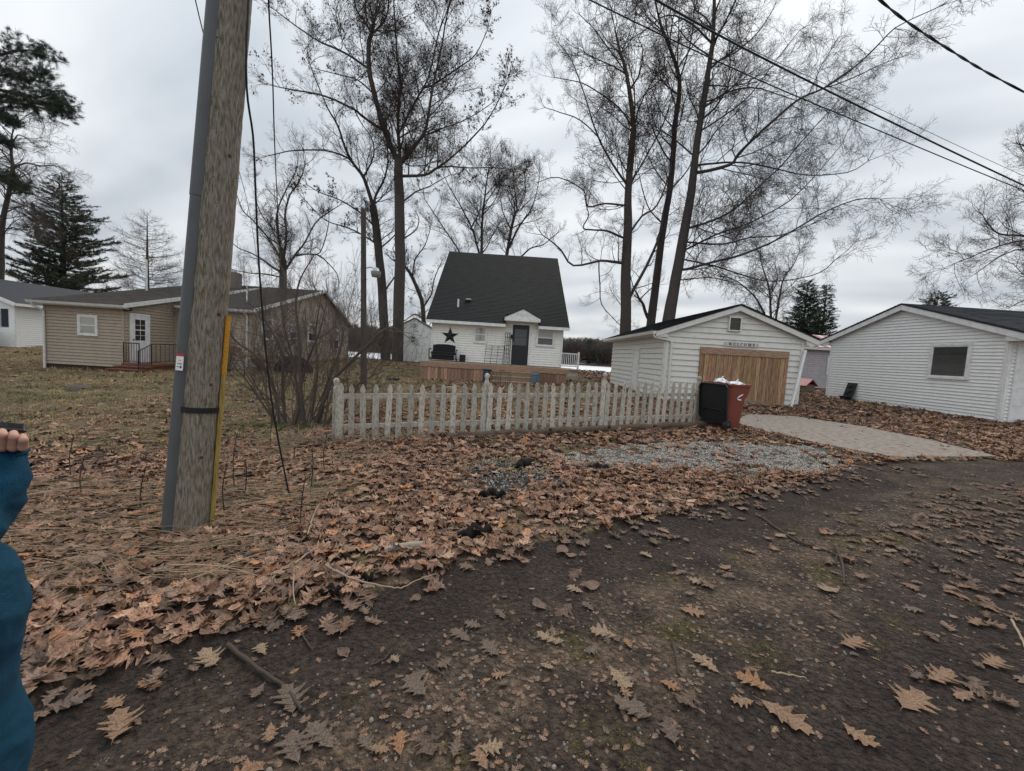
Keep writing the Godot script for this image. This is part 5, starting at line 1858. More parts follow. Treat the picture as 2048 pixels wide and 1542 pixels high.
	wire(w, "cable", [P(375, -80, -6.0), P(405, 60, -7.5), P(468, 305, -12.0), P(500, 430, -17.0), P(520, 560, -22.0)], 0.009)

	# overhead lines across the road
	var n := 0
	for q in [[[[980, -110], [1180, 0], [1500, 152], [1760, 262], [2048, 381], [2500, 560]], 0.013, "single black overhead line, lowest of the road lines"], [[[1080, -130], [1312, 0], [1500, 103], [1760, 233], [2048, 371], [2500, 580]], 0.021, "thick black overhead line above the lowest one"], [[[1100, -135], [1332, -2], [1505, 100], [1760, 218], [2048, 352], [2500, 552]], 0.006, "thin overhead wire above the thick line"], [[[1600, -180], [1760, 0], [1900, 100], [2048, 184], [2400, 360]], 0.013, "twisted black service cable high at the road"]]:
		w = thing("overhead_line", q[2], "power line")
		var pp := []
		var m: int = q[0].size()
		for k in m:
			var zz := lerpf(-6.5, -15.0, k / float(m - 1)) if n < 3 else lerpf(-5.0, -9.0, k / float(m - 1))
			pp.append(P(q[0][k][0], q[0][k][1], zz))
		if n < 3:
			wire(w, "cable", pp, q[1])
		else:
			var c := curve(pp, 24)
			for s in 2:
				var tw := PackedVector3Array()
				var r2 := PackedFloat32Array()
				for k in c.size():
					var a := k * 0.55 + PI * s
					tw.append(c[k] + Vector3(0, cos(a), sin(a)) * 0.009)
					r2.append(0.0095)
				var tmb := MB.new()
				tmb.tube(tw, r2, 6)
				part(w, "strand", tmb, "cable")
		n += 1


func trash_cart() -> void:
	var p := G(1446, 858)
	# x: right side of the cart, z: its back, where lid and wheels are
	var o := thing("trash_cart", "rust red wheeled trash cart with its black lid hanging open", "trash cart", Vector3(p.x, ground_h(p.x, p.z), p.z), -1.08)
	var ring := func(y: float, w: float, zb: float, zf: float) -> Array:
		var o2 := []
		for k in 28:
			var t := -TAU * (k + 0.5) / 28.0
			o2.append(Vector3(w * signf(cos(t)) * pow(absf(cos(t)), 0.3), y, (zb + zf) / 2 + (zb - zf) / 2 * signf(sin(t)) * pow(absf(sin(t)), 0.3)))
		return o2
	var b := MB.new()
	b.loft([ring.call(0.02, 0.23, 0.22, -0.2), ring.call(0.3, 0.25, 0.25, -0.24), ring.call(0.66, 0.275, 0.28, -0.29), ring.call(0.78, 0.285, 0.29, -0.39), ring.call(0.93, 0.295, 0.3, -0.41), ring.call(0.935, 0.32, 0.32, -0.43), ring.call(0.97, 0.32, 0.32, -0.43), ring.call(0.972, 0.27, 0.27, -0.38), ring.call(0.6, 0.25, 0.24, -0.25)])
	part(o, "body", b, "cart_red")
	part(o, "handle", pipe([Vector3(-0.27, 0.95, 0.33), Vector3(-0.27, 0.98, 0.38), Vector3(0.27, 0.98, 0.38), Vector3(0.27, 0.95, 0.33)], 0.017), "cart_red")
	for x in [-0.1, 0.1]:
		part(o, "hinge", mbox(x - 0.05, 0.93, 0.32, x + 0.05, 1.0, 0.4), "cart_red")
	# lid hangs down behind, its hollow side outward
	var l := MB.new()
	var lx := Transform3D(Basis(Vector3(1, 0, 0), 0.1), Vector3(0, 0.96, 0.42))
	var poly := PackedVector2Array([Vector2(-0.27, 0.0), Vector2(-0.32, -0.06), Vector2(-0.32, -0.68), Vector2(-0.25, -0.78), Vector2(0.25, -0.78), Vector2(0.32, -0.68), Vector2(0.32, -0.06), Vector2(0.27, 0.0)])
	l.prism(poly, -0.012, 0.0, lx)
	var lid := part(o, "lid", l, "black_plastic")
	var rim := MB.new()
	for k in poly.size():
		var a := poly[k]
		var c := poly[(k + 1) % poly.size()]
		rim.bar(lx * Vector3(a.x, a.y, 0.02), lx * Vector3(c.x, c.y, 0.02), 0.02, 0.045, lx.basis.z)
	part(lid, "lid_rim", rim, "black_plastic")
	part(lid, "lid_rib", pipe([lx * Vector3(-0.24, -0.6, 0.02), lx * Vector3(-0.2, -0.52, 0.03), lx * Vector3(0.2, -0.52, 0.03), lx * Vector3(0.24, -0.6, 0.02)], 0.012), "black_plastic")
	for x in [-0.27, 0.27]:
		var wm := MB.new()
		wm.lathe([Vector2(0.02, -0.03), Vector2(0.11, -0.03), Vector2(0.125, -0.02), Vector2(0.125, 0.02), Vector2(0.11, 0.03), Vector2(0.02, 0.03)], 20, Transform3D(Basis(Vector3(0, 0, 1), PI / 2), Vector3(x, 0.125, 0.28)))
		var wh := part(o, "wheel", wm, "black_plastic")
		var hm := MB.new()
		hm.lathe([Vector2(0.001, -0.034), Vector2(0.06, -0.034), Vector2(0.06, 0.034), Vector2(0.001, 0.034)], 12, Transform3D(Basis(Vector3(0, 0, 1), PI / 2), Vector3(x, 0.125, 0.28)))
		part(wh, "hub", hm, "black_metal")
	part(o, "axle", pipe([Vector3(-0.25, 0.125, 0.28), Vector3(0.25, 0.125, 0.28)], 0.015), "black_metal")
	# worn white mark on the side
	var mk := MB.new()
	var mx := Transform3D(Basis(Vector3.UP, PI / 2), Vector3(0.287, 0.7, -0.02))
	mk.prism(PackedVector2Array([Vector2(-0.09, -0.02), Vector2(0.1, 0.055), Vector2(0.1, 0.08), Vector2(-0.04, 0.03)]), 0.0, 0.004, mx)
	mk.prism(PackedVector2Array([Vector2(-0.07, -0.045), Vector2(0.06, -0.06), Vector2(0.06, -0.035), Vector2(-0.04, -0.02)]), 0.0, 0.004, mx)
	part(o, "emblem", mk, "print_white")
	# rubbish bags and stakes
	var xf := o.transform
	for q in [[Vector3(-0.12, 0.98, 0.05), Vector3(0.13, 0.085, 0.15), "bulging white rubbish bag at the cart's hinge side"], [Vector3(0.08, 0.96, -0.17), Vector3(0.16, 0.06, 0.15), "flatter white rubbish bag toward the cart's front"]]:
		var g := thing("rubbish_bag", q[2], "bag", xf * q[0])
		var bm := MB.new()
		var rows := 12
		var cols := 20
		var grid := []
		for r in rows + 1:
			var rg := []
			for c in cols:
				var a := -PI / 2 + PI * r / rows
				var th := TAU * c / cols
				var d := 1.0 + 0.12 * sin(th * 5.0 + r) + 0.1 * sin(th * 3.0 - r * 1.7)
				rg.append(Vector3(cos(a) * cos(th) * q[1].x * d, sin(a) * q[1].y * d, cos(a) * sin(th) * q[1].z * d))
			grid.append(rg)
		bm.loft(grid)
		part(g, "bag_film", bm, "bag_white")
		part(g, "knot", pipe([Vector3(0, q[1].y * 0.9, 0), Vector3(0.03, q[1].y + 0.05, 0.02)], 0.015), "bag_white")
	for q in [[Vector3(-0.16, 0.7, 0.12), Vector3(-0.2, 1.33, 0.1), "thin wooden stake leaning out of the trash cart"], [Vector3(0.0, 0.7, -0.12), Vector3(0.03, 1.3, -0.2), "pointed upright wooden stake standing in the trash cart"]]:
		var g := thing("wooden_stake", q[2], "stake")
		var sm := MB.new()
		sm.bar(xf * q[0], xf * q[1], 0.035, 0.02)
		part(g, "stake", sm, "plank")


func small_things() -> void:
	# yard light on its own post
	var p := Vector3(-4.72, 0, -13.4)
	p.y = ground_h(p.x, p.z)
	var o := thing("yard_light", "tall dark wooden post with a glass yard lamp", "lamp post")
	var top := P(727, 418, -13.4)
	var pts := PackedVector3Array()
	var rr := PackedFloat32Array()
	for k in 12:
		pts.append((p - Vector3(0, 0.2, 0)).lerp(top, k / 11.0))
		rr.append(lerpf(0.1, 0.075, k / 11.0))
	var mb := MB.new()
	mb.tube(pts, rr, 12)
	part(o, "post", mb, mat("dark_post", Color(0.095, 0.078, 0.068), 0.9, "wood", Vector3(3, 0.4, 3)))
	var at := P(752, 543, -13.3)
	part(o, "arm", pipe([P(732, 536, -13.4), P(742, 534, -13.35), at + Vector3(0, 0.06, 0)], 0.02), "tank_grey")
	mb = MB.new()
	mb.lathe([Vector2(0.03, 0.12), Vector2(0.08, 0.1), Vector2(0.1, 0.02), Vector2(0.16, 0.0), Vector2(0.15, -0.01), Vector2(0.02, 0.0)], 16, Transform3D(Basis(), at))
	var hd := part(o, "lamp_head", mb, "tank_grey")
	mb = MB.new()
	mb.lathe([Vector2(0.15, -0.01), Vector2(0.15, -0.06), Vector2(0.12, -0.17), Vector2(0.001, -0.18)], 16, Transform3D(Basis(), at))
	part(hd, "lamp_glass", mb, "lamp_glass")

	# boulder on the lawn
	p = G(158, 781)
	o = thing("boulder", "low rounded grey boulder half sunk in the lawn", "rock", p)
	mb = MB.new()
	var rows := 9
	var grid := []
	for r in rows + 1:
		var rg := []
		for c in 18:
			var a := -PI / 2 + PI * r / rows
			var th := TAU * c / 18
			var d := 1.0 + 0.16 * nz.get_noise_3d(cos(th) * 60, r * 14.0, sin(th) * 60)
			rg.append(Vector3(cos(a) * cos(th) * 0.3 * d, sin(a) * 0.17 * d, cos(a) * sin(th) * 0.26 * d))
		grid.append(rg)
	mb.loft(grid)
	part(o, "stone", mb, "rock")

	# dark cover on the ground by the tan house, a black scrap on the lawn
	p = G(612, 738)
	p = Vector3(-10.2, 0, -19.6)
	p.y = ground_h(p.x, p.z)
	o = thing("tarped_mower", "black tarp draped over a low machine beside tan house", "tarp", p)
	mb = MB.new()
	grid = []
	for r in 9:
		var rg := []
		for c in 24:
			var f := r / 8.0
			var th := TAU * c / 24
			var k := sqrt(1.0 - f * f * 0.98) * (1.0 + 0.09 * sin(th * 7.0))
			rg.append(Vector3(cos(th) * 0.85 * k, f * 0.85 - 0.05, sin(th) * 0.55 * k))
		grid.append(rg)
	mb.loft(grid)
	part(o, "tarp", mb, "black_cloth")
	p = G(785, 762)
	o = thing("black_hose_reel", "flat black scrap of plastic lying on the lawn", "scrap", p)
	mb = MB.new()
	mb.cham(Transform3D(Basis(Vector3(0, 0, 1), 0.1), Vector3(0, 0.07, 0)), Vector3(0.5, 0.14, 0.35), 0.04)
	part(o, "scrap", mb, "black_plastic")
	o.name = "plastic_scrap"

	# dried hydrangea
	for q in [[455, 742, 1.0], [520, 742, 0.62]]:
		p = P(q[0], q[1], -18.9)
		p.y = ground_h(p.x, p.z)
		o = thing("hydrangea", "dried hydrangea with tan flower heads below tan house eave" if q[2] == 1.0 else "smaller dried hydrangea beside the white downspout", "shrub", p)
		mb = MB.new()
		var heads := []
		var cols := []
		for k in 60:
			var d: Vector3 = Vector3(rng.randfn(0, 0.34), rng.randf_range(0.75, 1.25), rng.randfn(0, 0.3)) * q[2]
			mb.tube(PackedVector3Array([Vector3(d.x * 0.2, 0, d.z * 0.2), d * 0.6, d]), PackedFloat32Array([0.008, 0.006, 0.004]), 4)
			heads.append(Transform3D(Basis.from_scale(Vector3.ONE * rng.randf_range(0.07, 0.11)), d))
			cols.append(Color(0.3, 0.19, 0.11) * rng.randf_range(0.7, 1.25))
		part(o, "stems", mb, "stick_dark").set_meta("kind", "stuff")
		var hm := MB.new()
		for k in 70:
			var n := Vector3(rng.randfn(), rng.randfn(), rng.randfn()).normalized()
			var u := n.cross(Vector3(0.3, 0.9, 0.2)).normalized() * 0.25
			var w := n.cross(u).normalized() * 0.25
			hm.quad(n * 0.9 - u, n + w, n * 0.9 + u, n * 0.85 - w)
		scatter(o, "flower_heads", hm.mesh(), "leaf", heads, cols)

	# charred wood on the verge
	for q in [[1195, 942, 0.3, 0.2, "charred black log end on the ash patch edge"], [1045, 935, 0.34, 0.9, "charred black branch among ash and leaves"], [1120, 985, 0.2, 0.4, "small burnt black stub below the gravel"], [985, 995, 0.26, 0.15, "burnt black stick at the ash patch's road side"], [660, 1195, 0.13, 0.3, "black rotten wood lump at the road edge"], [730, 1170, 0.11, 0.8, "black rotten chunk beside a pale twig"], [950, 1075, 0.3, 0.55, "dark decayed branch piece in the leaf bank"]]:
		p = G(q[0], q[1])
		o = thing("charred_wood", q[4], "charred wood", p, q[3])
		mb = MB.new()
		var cp := PackedVector3Array()
		var cr := PackedFloat32Array()
		for k in 9:
			var f := k / 8.0
			cp.append(Vector3((f - 0.5) * q[2], 0.04 + 0.02 * sin(k * 2.0), 0.02 * sin(k * 1.3)))
			cr.append(0.13 * q[2] * (0.35 + sin(PI * (f * 0.9 + 0.05))) * (1.0 + 0.25 * sin(k * 3.1)))
		mb.tube(cp, cr, 7)
		part(o, "lump", mb, "charcoal")
	# birch log end
	p = G(815, 1104)
	o = thing("birch_log", "short pale lichened birch log end in the leaf bank", "log", p + Vector3(0, 0.03, 0), 0.35)
	mb = MB.new()
	mb.tube(PackedVector3Array([Vector3(-0.16, 0, 0), Vector3(-0.05, 0.012, 0), Vector3(0.05, 0.012, 0), Vector3(0.12, 0.01, 0)]), PackedFloat32Array([0.022, 0.027, 0.029, 0.029]), 12)
	part(o, "trunk", mb, "birch")

	# sticks and twigs on road and verge, as picture polylines on the ground
	var sticks := [[[[1525, 1040], [1590, 1085], [1640, 1100], [1700, 1128]], 0.011, "stick_dark", "forked dark stick on the road's leafy crown"], [[[1672, 1100], [1684, 1130], [1688, 1172]], 0.011, "stick_dark", "short bent stick beside the forked one"], [[[455, 1300], [520, 1350], [570, 1385], [602, 1430]], 0.012, "stick_dark", "long dark stick on the bare wheel track"], [[[596, 1262], [610, 1285], [625, 1308]], 0.006, "stick_dark", "short thin twig on the wheel track"], [[[740, 1335], [770, 1320], [785, 1300]], 0.005, "stick_dark", "thin curved twig pressed into mud"], [[[845, 1332], [870, 1345], [892, 1360]], 0.006, "stick_dark", "short dark twig near pale leaf cluster"], [[[650, 1150], [700, 1175], [760, 1192], [800, 1195]], 0.008, "stick_pale", "pale peeled twig at the leaf bank's foot"], [[[800, 1195], [840, 1175], [870, 1165]], 0.004, "straw", "pale grass stalk joining the peeled twig"], [[[590, 1145], [620, 1120], [640, 1110]], 0.007, "stick_pale", "pale forked twig in the leaf bank"], [[[588, 1155], [586, 1200], [590, 1230]], 0.005, "stick_pale", "pale thin twig hanging over the bank"], [[[520, 1205], [560, 1160], [590, 1140]], 0.006, "stick_pale", "light stalk across the leaf bank"], [[[1345, 1290], [1352, 1320], [1357, 1355]], 0.009, "stick_dark", "straight short stick on the road crown"], [[[1540, 1370], [1575, 1372], [1610, 1380]], 0.005, "straw", "pale stalk lying near a long oak leaf"], [[[2020, 1260], [2040, 1300], [2048, 1320]], 0.007, "stick_pale", "pale stick at the road's right track"], [[[1690, 1412], [1705, 1418], [1735, 1425]], 0.005, "stick_dark", "dark twig beside three oak leaves"], [[[615, 1085], [628, 1040], [640, 1020]], 0.007, "stick_pale", "pale curling stem among verge leaves"]]
	for q in sticks:
		o = thing("fallen_stick", q[3], "stick")
		var sp := []
		for c in q[0]:
			sp.append(G(c[0], c[1]) + Vector3(0, q[1] + (0.05 if q[2] != "stick_dark" else 0.004), 0))
		var pc := curve(sp, 5)
		var pr := PackedFloat32Array()
		for k in pc.size():
			pc[k] += Vector3(0, 0.003 * sin(k * 2.3), 0)
			pr.append(q[1] * lerpf(1.0, 0.5, k / float(pc.size())) * (1.0 + 0.12 * sin(k * 2.7)))
		mb = MB.new()
		mb.tube(pc, pr, 6)
		part(o, "stick", mb, q[2])
	# dried weed stalks that stand among the leaves
	var stalks := [[372, 1010, 945], [350, 1040, 975], [470, 985, 905], [487, 1000, 945], [585, 930, 905], [143, 960, 910], [165, 1000, 950], [280, 1020, 975], [540, 895, 840], [355, 995, 935], [620, 985, 920], [650, 950, 890], [450, 1030, 960], [600, 1060, 985]]
	var wn := 0
	for q in stalks:
		p = G(q[0], q[1])
		var s := p.distance_to(EYE) / F
		var h: float = (q[1] - q[2]) * s * 1.25
		o = thing("weed_stalk", "dark upright dead weed stalk standing among fallen leaves", "weed", p, rng.randf() * TAU, "dead weed stalks round the pole")
		mb = MB.new()
		mb.tube(curve([Vector3(0, -0.02, 0), Vector3(0.02, h * 0.5, 0.01), Vector3(-0.01, h, 0.03)], 4), PackedFloat32Array([0.006, 0.006, 0.006, 0.005, 0.005, 0.005, 0.004, 0.004, 0.003]), 5)
		part(o, "stem", mb, "stick_dark")
		mb = MB.new()
		for k in 5:
			var y := h * (0.45 + 0.11 * k)
			var a := k * 2.4
			mb.tube(PackedVector3Array([Vector3(0, y, 0.015), Vector3(cos(a) * 0.012, y + 0.02, 0.015 + sin(a) * 0.012)]), PackedFloat32Array([0.009, 0.003]), 4)
		part(o, "seed_head", mb, "stick_dark")
		wn += 1


# ---------------------------------------------------------------- trees
func make_sprays() -> void:
	for v in 4:
		var r := RandomNumberGenerator.new()
		r.seed = 50 + v
		var mb := MB.new()
		var axis := PackedVector3Array()
		var p := Vector3.ZERO
		var d := Vector3.UP
		for k in 5:
			axis.append(p)
			d = (d + Vector3(r.randfn(0, 0.16), 0, r.randfn(0, 0.16))).normalized()
			p += d * 0.25
		mb.tube(axis, PackedFloat32Array([0.011, 0.0095, 0.008, 0.006, 0.004]), 3, false)
		for k in 9:
			var f := 0.12 + 0.86 * k / 9.0
			var q := axis[int(f * 4)].lerp(axis[mini(int(f * 4) + 1, 4)], fmod(f * 4, 1.0))
			var a := k * 2.4 + r.randf_range(-0.5, 0.5)
			var sd := (Vector3(cos(a), r.randf_range(0.5, 1.2), sin(a))).normalized()
			var l := r.randf_range(0.3, 0.55) * (1.1 - 0.5 * f)
			var m := q + sd * l * 0.5 + Vector3(r.randfn(0, 0.03), r.randfn(0, 0.03), r.randfn(0, 0.03))
			var e := q + sd * l + Vector3(r.randfn(0, 0.05), 0.06, r.randfn(0, 0.05))
			mb.tube(PackedVector3Array([q, m, e]), PackedFloat32Array([0.0065, 0.005, 0.003]), 3, false)
			for t in 3:
				var g := m.lerp(e, t * 0.4)
				var td := (sd + Vector3(r.randfn(0, 0.6), r.randfn(0.1, 0.5), r.randfn(0, 0.6))).normalized()
				mb.tube(PackedVector3Array([g, g + td * l * r.randf_range(0.25, 0.5)]), PackedFloat32Array([0.0042, 0.0025]), 3, false)
		spray_mesh.append(mb.mesh())


func align(d: Vector3, roll: float) -> Basis:
	var y := d.normalized()
	var x := y.cross(Vector3(0.4, 0.1, 0.9)).normalized()
	return Basis(x, y, x.cross(y)) * Basis(Vector3.UP, roll)


func sprout(mb: MB, sp: Array, p: Vector3, d: Vector3, l: float, r: float, depth: int, lift: float, thick: float) -> void:
	var n := 4 if depth == 2 else 3
	var pts := PackedVector3Array([p])
	var rr := PackedFloat32Array([r])
	var q := p
	for k in n:
		d = (d + Vector3(rng.randfn(0, 0.2), rng.randfn(lift, 0.14), rng.randfn(0, 0.2))).normalized()
		q += d * l / n
		pts.append(q)
		rr.append(r * (1.0 - 0.72 * (k + 1) / n))
	mb.tube(pts, rr, 4 if depth == 2 else 3, false)
	if depth == 2:
		var c := clampi(int(l * 2.8), 3, 8)
		for k in c:
			var f := 0.22 + 0.78 * (k + rng.randf()) / c
			var s := mini(int(f * n), n - 1)
			var at := pts[s].lerp(pts[s + 1], clampf(f * n - s, 0, 1))
			var ax := (pts[s + 1] - pts[s]).normalized()
			var side := ax.cross(Vector3(rng.randfn(), rng.randfn(), rng.randfn())).normalized()
			sprout(mb, sp, at, (ax * 0.75 + side * rng.randf_range(0.5, 0.95)).normalized(), l * rng.randf_range(0.28, 0.5) * (1.15 - 0.5 * f), r * 0.42, 3, lift, thick)
	else:
		for k in range(1, n + 1):
			var ax := (pts[k] - pts[k - 1]).normalized()
			var side := ax.cross(Vector3(rng.randfn(), rng.randfn(), rng.randfn())).normalized()
			var s := clampf(l * rng.randf_range(0.7, 1.15), 0.35, 1.9)
			if k < n:
				ax = (ax + side * 0.8).normalized()
			sp[rng.randi() % 4].append(Transform3D(align(ax, rng.randf() * TAU).scaled(Vector3(s * thick, s, s * thick)), pts[k]))


func smooth_line(pts: Array, sub := 3) -> PackedVector3Array:
	var c := curve(pts, sub)
	for k in range(1, c.size() - 1):
		c[k] += Vector3(rng.randfn(), rng.randfn(), rng.randfn()) * 0.012 * c[k].distance_to(c[k - 1])
	return c


func tree(called: String, label: String, z: float, limbs: Array, o2 := {}) -> Node3D:
	# limbs: [picture points, width at start, width at end in pixels, metres nearer (+) or farther (-) at its end]
	var o := thing(called, label, "tree", Vector3.ZERO, 0.0, o2.get("group", "bare trees"))
	var px := -z / F
	var bark: String = o2.get("bark", "bark_1")
	var sp := [[], [], [], []]
	var tw := MB.new()
	var dens: float = o2.get("dens", 1.0)
	var reach: float = o2.get("reach", 1.0)
	var lift: float = o2.get("lift", 0.13)
	var thick: float = o2.get("thick", 0.95)
	var spine := PackedVector3Array()
	for li in limbs.size():
		var L: Array = limbs[li]
		var pts := []
		var m: int = L[0].size()
		for k in m:
			pts.append(P(L[0][k][0], L[0][k][1], z + (L[3] if L.size() > 3 else 0.0) * k / maxf(1.0, m - 1)))
		if li == 0 and o2.get("root", true):
			var b: Vector3 = pts[0]
			b.y = minf(ground_h(b.x, b.z) - 0.1, b.y - 0.3)
			pts.push_front(b)
		if li > 0:
			# the limb grows out of the nearest wood
			var best: Vector3 = spine[0]
			for q in spine:
				if q.distance_squared_to(pts[0]) < best.distance_squared_to(pts[0]):
					best = q
			if best.distance_to(pts[0]) < 2.5:
				pts.push_front(best)
		var c := smooth_line(pts)
		for k in c.size() - 1:
			for s in 4:
				spine.append(c[k].lerp(c[k + 1], s / 4.0))
		var rr := PackedFloat32Array()
		var len := 0.0
		for k in c.size():
			var f := k / float(c.size() - 1)
			var r := lerpf(L[1], L[2], pow(f, 0.85)) * px * (0.46 if li == 0 else 0.4)
			if li == 0:
				r *= 1.0 + 0.45 * exp(-f * 22.0)
			rr.append(maxf(r * (1.0 + rng.randf_range(-0.04, 0.04)), 0.008))
			if k > 0:
				len += c[k].distance_to(c[k - 1])
		var mb := MB.new()
		mb.tube(c, rr, 12 if li == 0 else 8)
		part(o, "trunk" if li == 0 else "limb", mb, bark)
		# side branches
		var from: float = o2.get("from", 0.55) if li == 0 else 0.15
		var n := int(len * dens * (1.1 if li == 0 else 1.8))
		for k in n:
			var f := from + (1.0 - from) * (k + rng.randf()) / n
			var s := mini(int(f * (c.size() - 1)), c.size() - 2)
			var ax := (c[s + 1] - c[s]).normalized()
			var side := ax.cross(Vector3(rng.randfn(), rng.randfn(), rng.randfn())).normalized()
			var bl := clampf(len * 0.3 * (1.2 - 0.65 * f), 0.7, 3.4) * rng.randf_range(0.6, 1.15) * reach
			sprout(tw, sp, c[s], (ax * rng.randf_range(0.35, 0.9) + side + Vector3(0, lift * 2.0, 0)).normalized(), bl, minf(rr[s] * 0.5, 0.012 + bl * 0.013), 2, lift, thick)
		# end of the limb
		for k in (0 if li == 0 and from > 0.7 else 3):
			var ax := (c[-1] - c[-2]).normalized()
			sprout(tw, sp, c[-1], (ax + Vector3(rng.randfn(), rng.randfn(), rng.randfn()) * 0.35).normalized(), clampf(len * 0.22, 0.8, 2.6) * reach, maxf(rr[-1] * 0.8, 0.012), 2, lift, thick)
	var br := part(o, "branches", tw, bark if o2.has("bark_all") else "twig")
	br.set_meta("kind", "stuff")
	for v in 4:
		if sp[v].size():
			scatter(o, "twigs", spray_mesh[v], "twig", sp[v])
	if o2.has("leaves"):
		var xf := [[], []]
		var cols := [[], []]
		for v in 4:
			for t in sp[v]:
				var q: Vector3 = t.origin
				var pr: float = o2.leaves.call(q)
				for k in 7:
					if rng.randf() < pr:
						var e: Vector3 = t * Vector3(rng.randfn(0, 0.12), rng.randf_range(0.3, 1.0), rng.randfn(0, 0.12))
						var i := rng.randi() % 2
						xf[i].append(Transform3D((Basis(Vector3.UP, rng.randf() * TAU) * Basis(Vector3(1, 0, 0), rng.randf_range(-1.6, 1.6))).scaled(Vector3.ONE * rng.randf_range(0.08, 0.17)), e))
						cols[i].append(Color(0.1, 0.055, 0.037) * rng.randf_range(0.5, 1.6))
		for i in 2:
			if xf[i].size():
				scatter(o, "dead_leaves", leaf_mesh[[2, 4][i]], "leaf", xf[i], cols[i])
	return o


func frond_mesh(seed_: int, n: int, spread: float, w: float) -> ArrayMesh:
	# a needle spray: thin blades round an axis of unit length
	var r := RandomNumberGenerator.new()
	r.seed = seed_
	var mb := MB.new()
	mb.tube(PackedVector3Array([Vector3.ZERO, Vector3(0, 1, 0)]), PackedFloat32Array([0.02, 0.006]), 3, false)
	for k in n:
		var f := r.randf()
		var a := r.randf() * TAU
		var d := Vector3(cos(a), r.randf_range(0.35, 1.1), sin(a)).normalized() * spread * r.randf_range(0.6, 1.2)
		var p := Vector3(0, f, 0)
		var s := d.cross(Vector3(0.2, 1, 0.1)).normalized() * w
		mb.tri(p - s, p + d, p + s)
	return mb.mesh()


func conifer(called: String, label: String, px: float, y_top: float, y_base: float, half: float, z: float, o2 := {}) -> void:
	var top := P(px, y_top, z)
	var base := P(px, y_base, z)
	base.y = ground_h(base.x, base.z) if z > -34 else base.y - 1.0
	if o2.has("base"):
		base.y = o2.base
	var h := top.y - base.y
	var hw: float = half * -z / F
	var o := thing(called, label, "tree", base, 0.0, o2.get("group", "evergreen trees"))
	var mb := MB.new()
	mb.tube(PackedVector3Array([Vector3(0, -0.3, 0), Vector3(0, h * 0.5, 0), Vector3(0, h, 0)]), PackedFloat32Array([h * 0.018 + 0.05, h * 0.011 + 0.02, 0.015]), 8)
	part(o, "trunk", mb, "bark_0")
	var br := MB.new()
	var xf := [[], []]
	var col := [[], []]
	var bare: bool = o2.get("bare", false)
	var gaps: float = o2.get("gaps", 0.25)
	var n := int(h * o2.get("dens", 9.0))
	var shape: float = o2.get("shape", 0.9)
	var droop: float = o2.get("droop", -0.15)
	for k in n:
		var f := pow((k + rng.randf()) / n, 0.9)
		var y := lerpf(0.1, 0.985, f) * h
		var l := hw * pow(1.0 - f, shape) * rng.randf_range(o2.get("ragged", 0.62), 1.14) + 0.12
		if rng.randf() < gaps * 0.5:
			l *= 0.6
		var a := k * 2.39996 + rng.randf_range(-0.4, 0.4)
		var pts := PackedVector3Array()
		var rr := PackedFloat32Array()
		for s in 5:
			var g := s / 4.0
			pts.append(Vector3(cos(a) * l * g, y + l * (droop * g + 0.22 * g * g) + rng.randfn(0, 0.02) * l, sin(a) * l * g))
			rr.append((0.012 + l * 0.009) * (1.0 - 0.75 * g))
		br.tube(pts, rr, 3, false)
		var m := int(maxf(2.0, l * o2.get("tufts", 4.5)))
		for s in m:
			var g := 0.15 + 0.85 * (s + rng.randf()) / m
			var i := mini(int(g * 4), 3)
			var p := pts[i].lerp(pts[i + 1], g * 4 - i)
			var dir := (pts[i + 1] - pts[i]).normalized()
			var sd := dir.cross(Vector3.UP).normalized() * rng.randf_range(-1.1, 1.1)
			var sz: float = o2.get("frond", 0.55) * rng.randf_range(0.6, 1.2) * clampf(0.5 + l * 0.18, 0.5, 1.15)
			var v := rng.randi() % 2
			xf[v].append(Transform3D(align(dir * 0.8 + sd + Vector3(0, rng.randf_range(-0.1, 0.3), 0), rng.randf() * TAU).scaled(Vector3.ONE * sz), p))
			var c: Color = o2.get("col", Color(0.026, 0.038, 0.02))
			if rng.randf() < o2.get("rust", 0.0):
				c = Color(0.06, 0.042, 0.024)
			col[v].append(c * rng.randf_range(0.55, 1.5))
	part(o, "branches", br, "twig").set_meta("kind", "stuff")
	for v in 2:
		if bare:
			scatter(o, "twigs", spray_mesh[v], "twig", xf[v])
		else:
			scatter(o, "crown", FR[v + (2 if o2.get("fine", false) else 0)], "needle", xf[v], col[v])


var FR := []


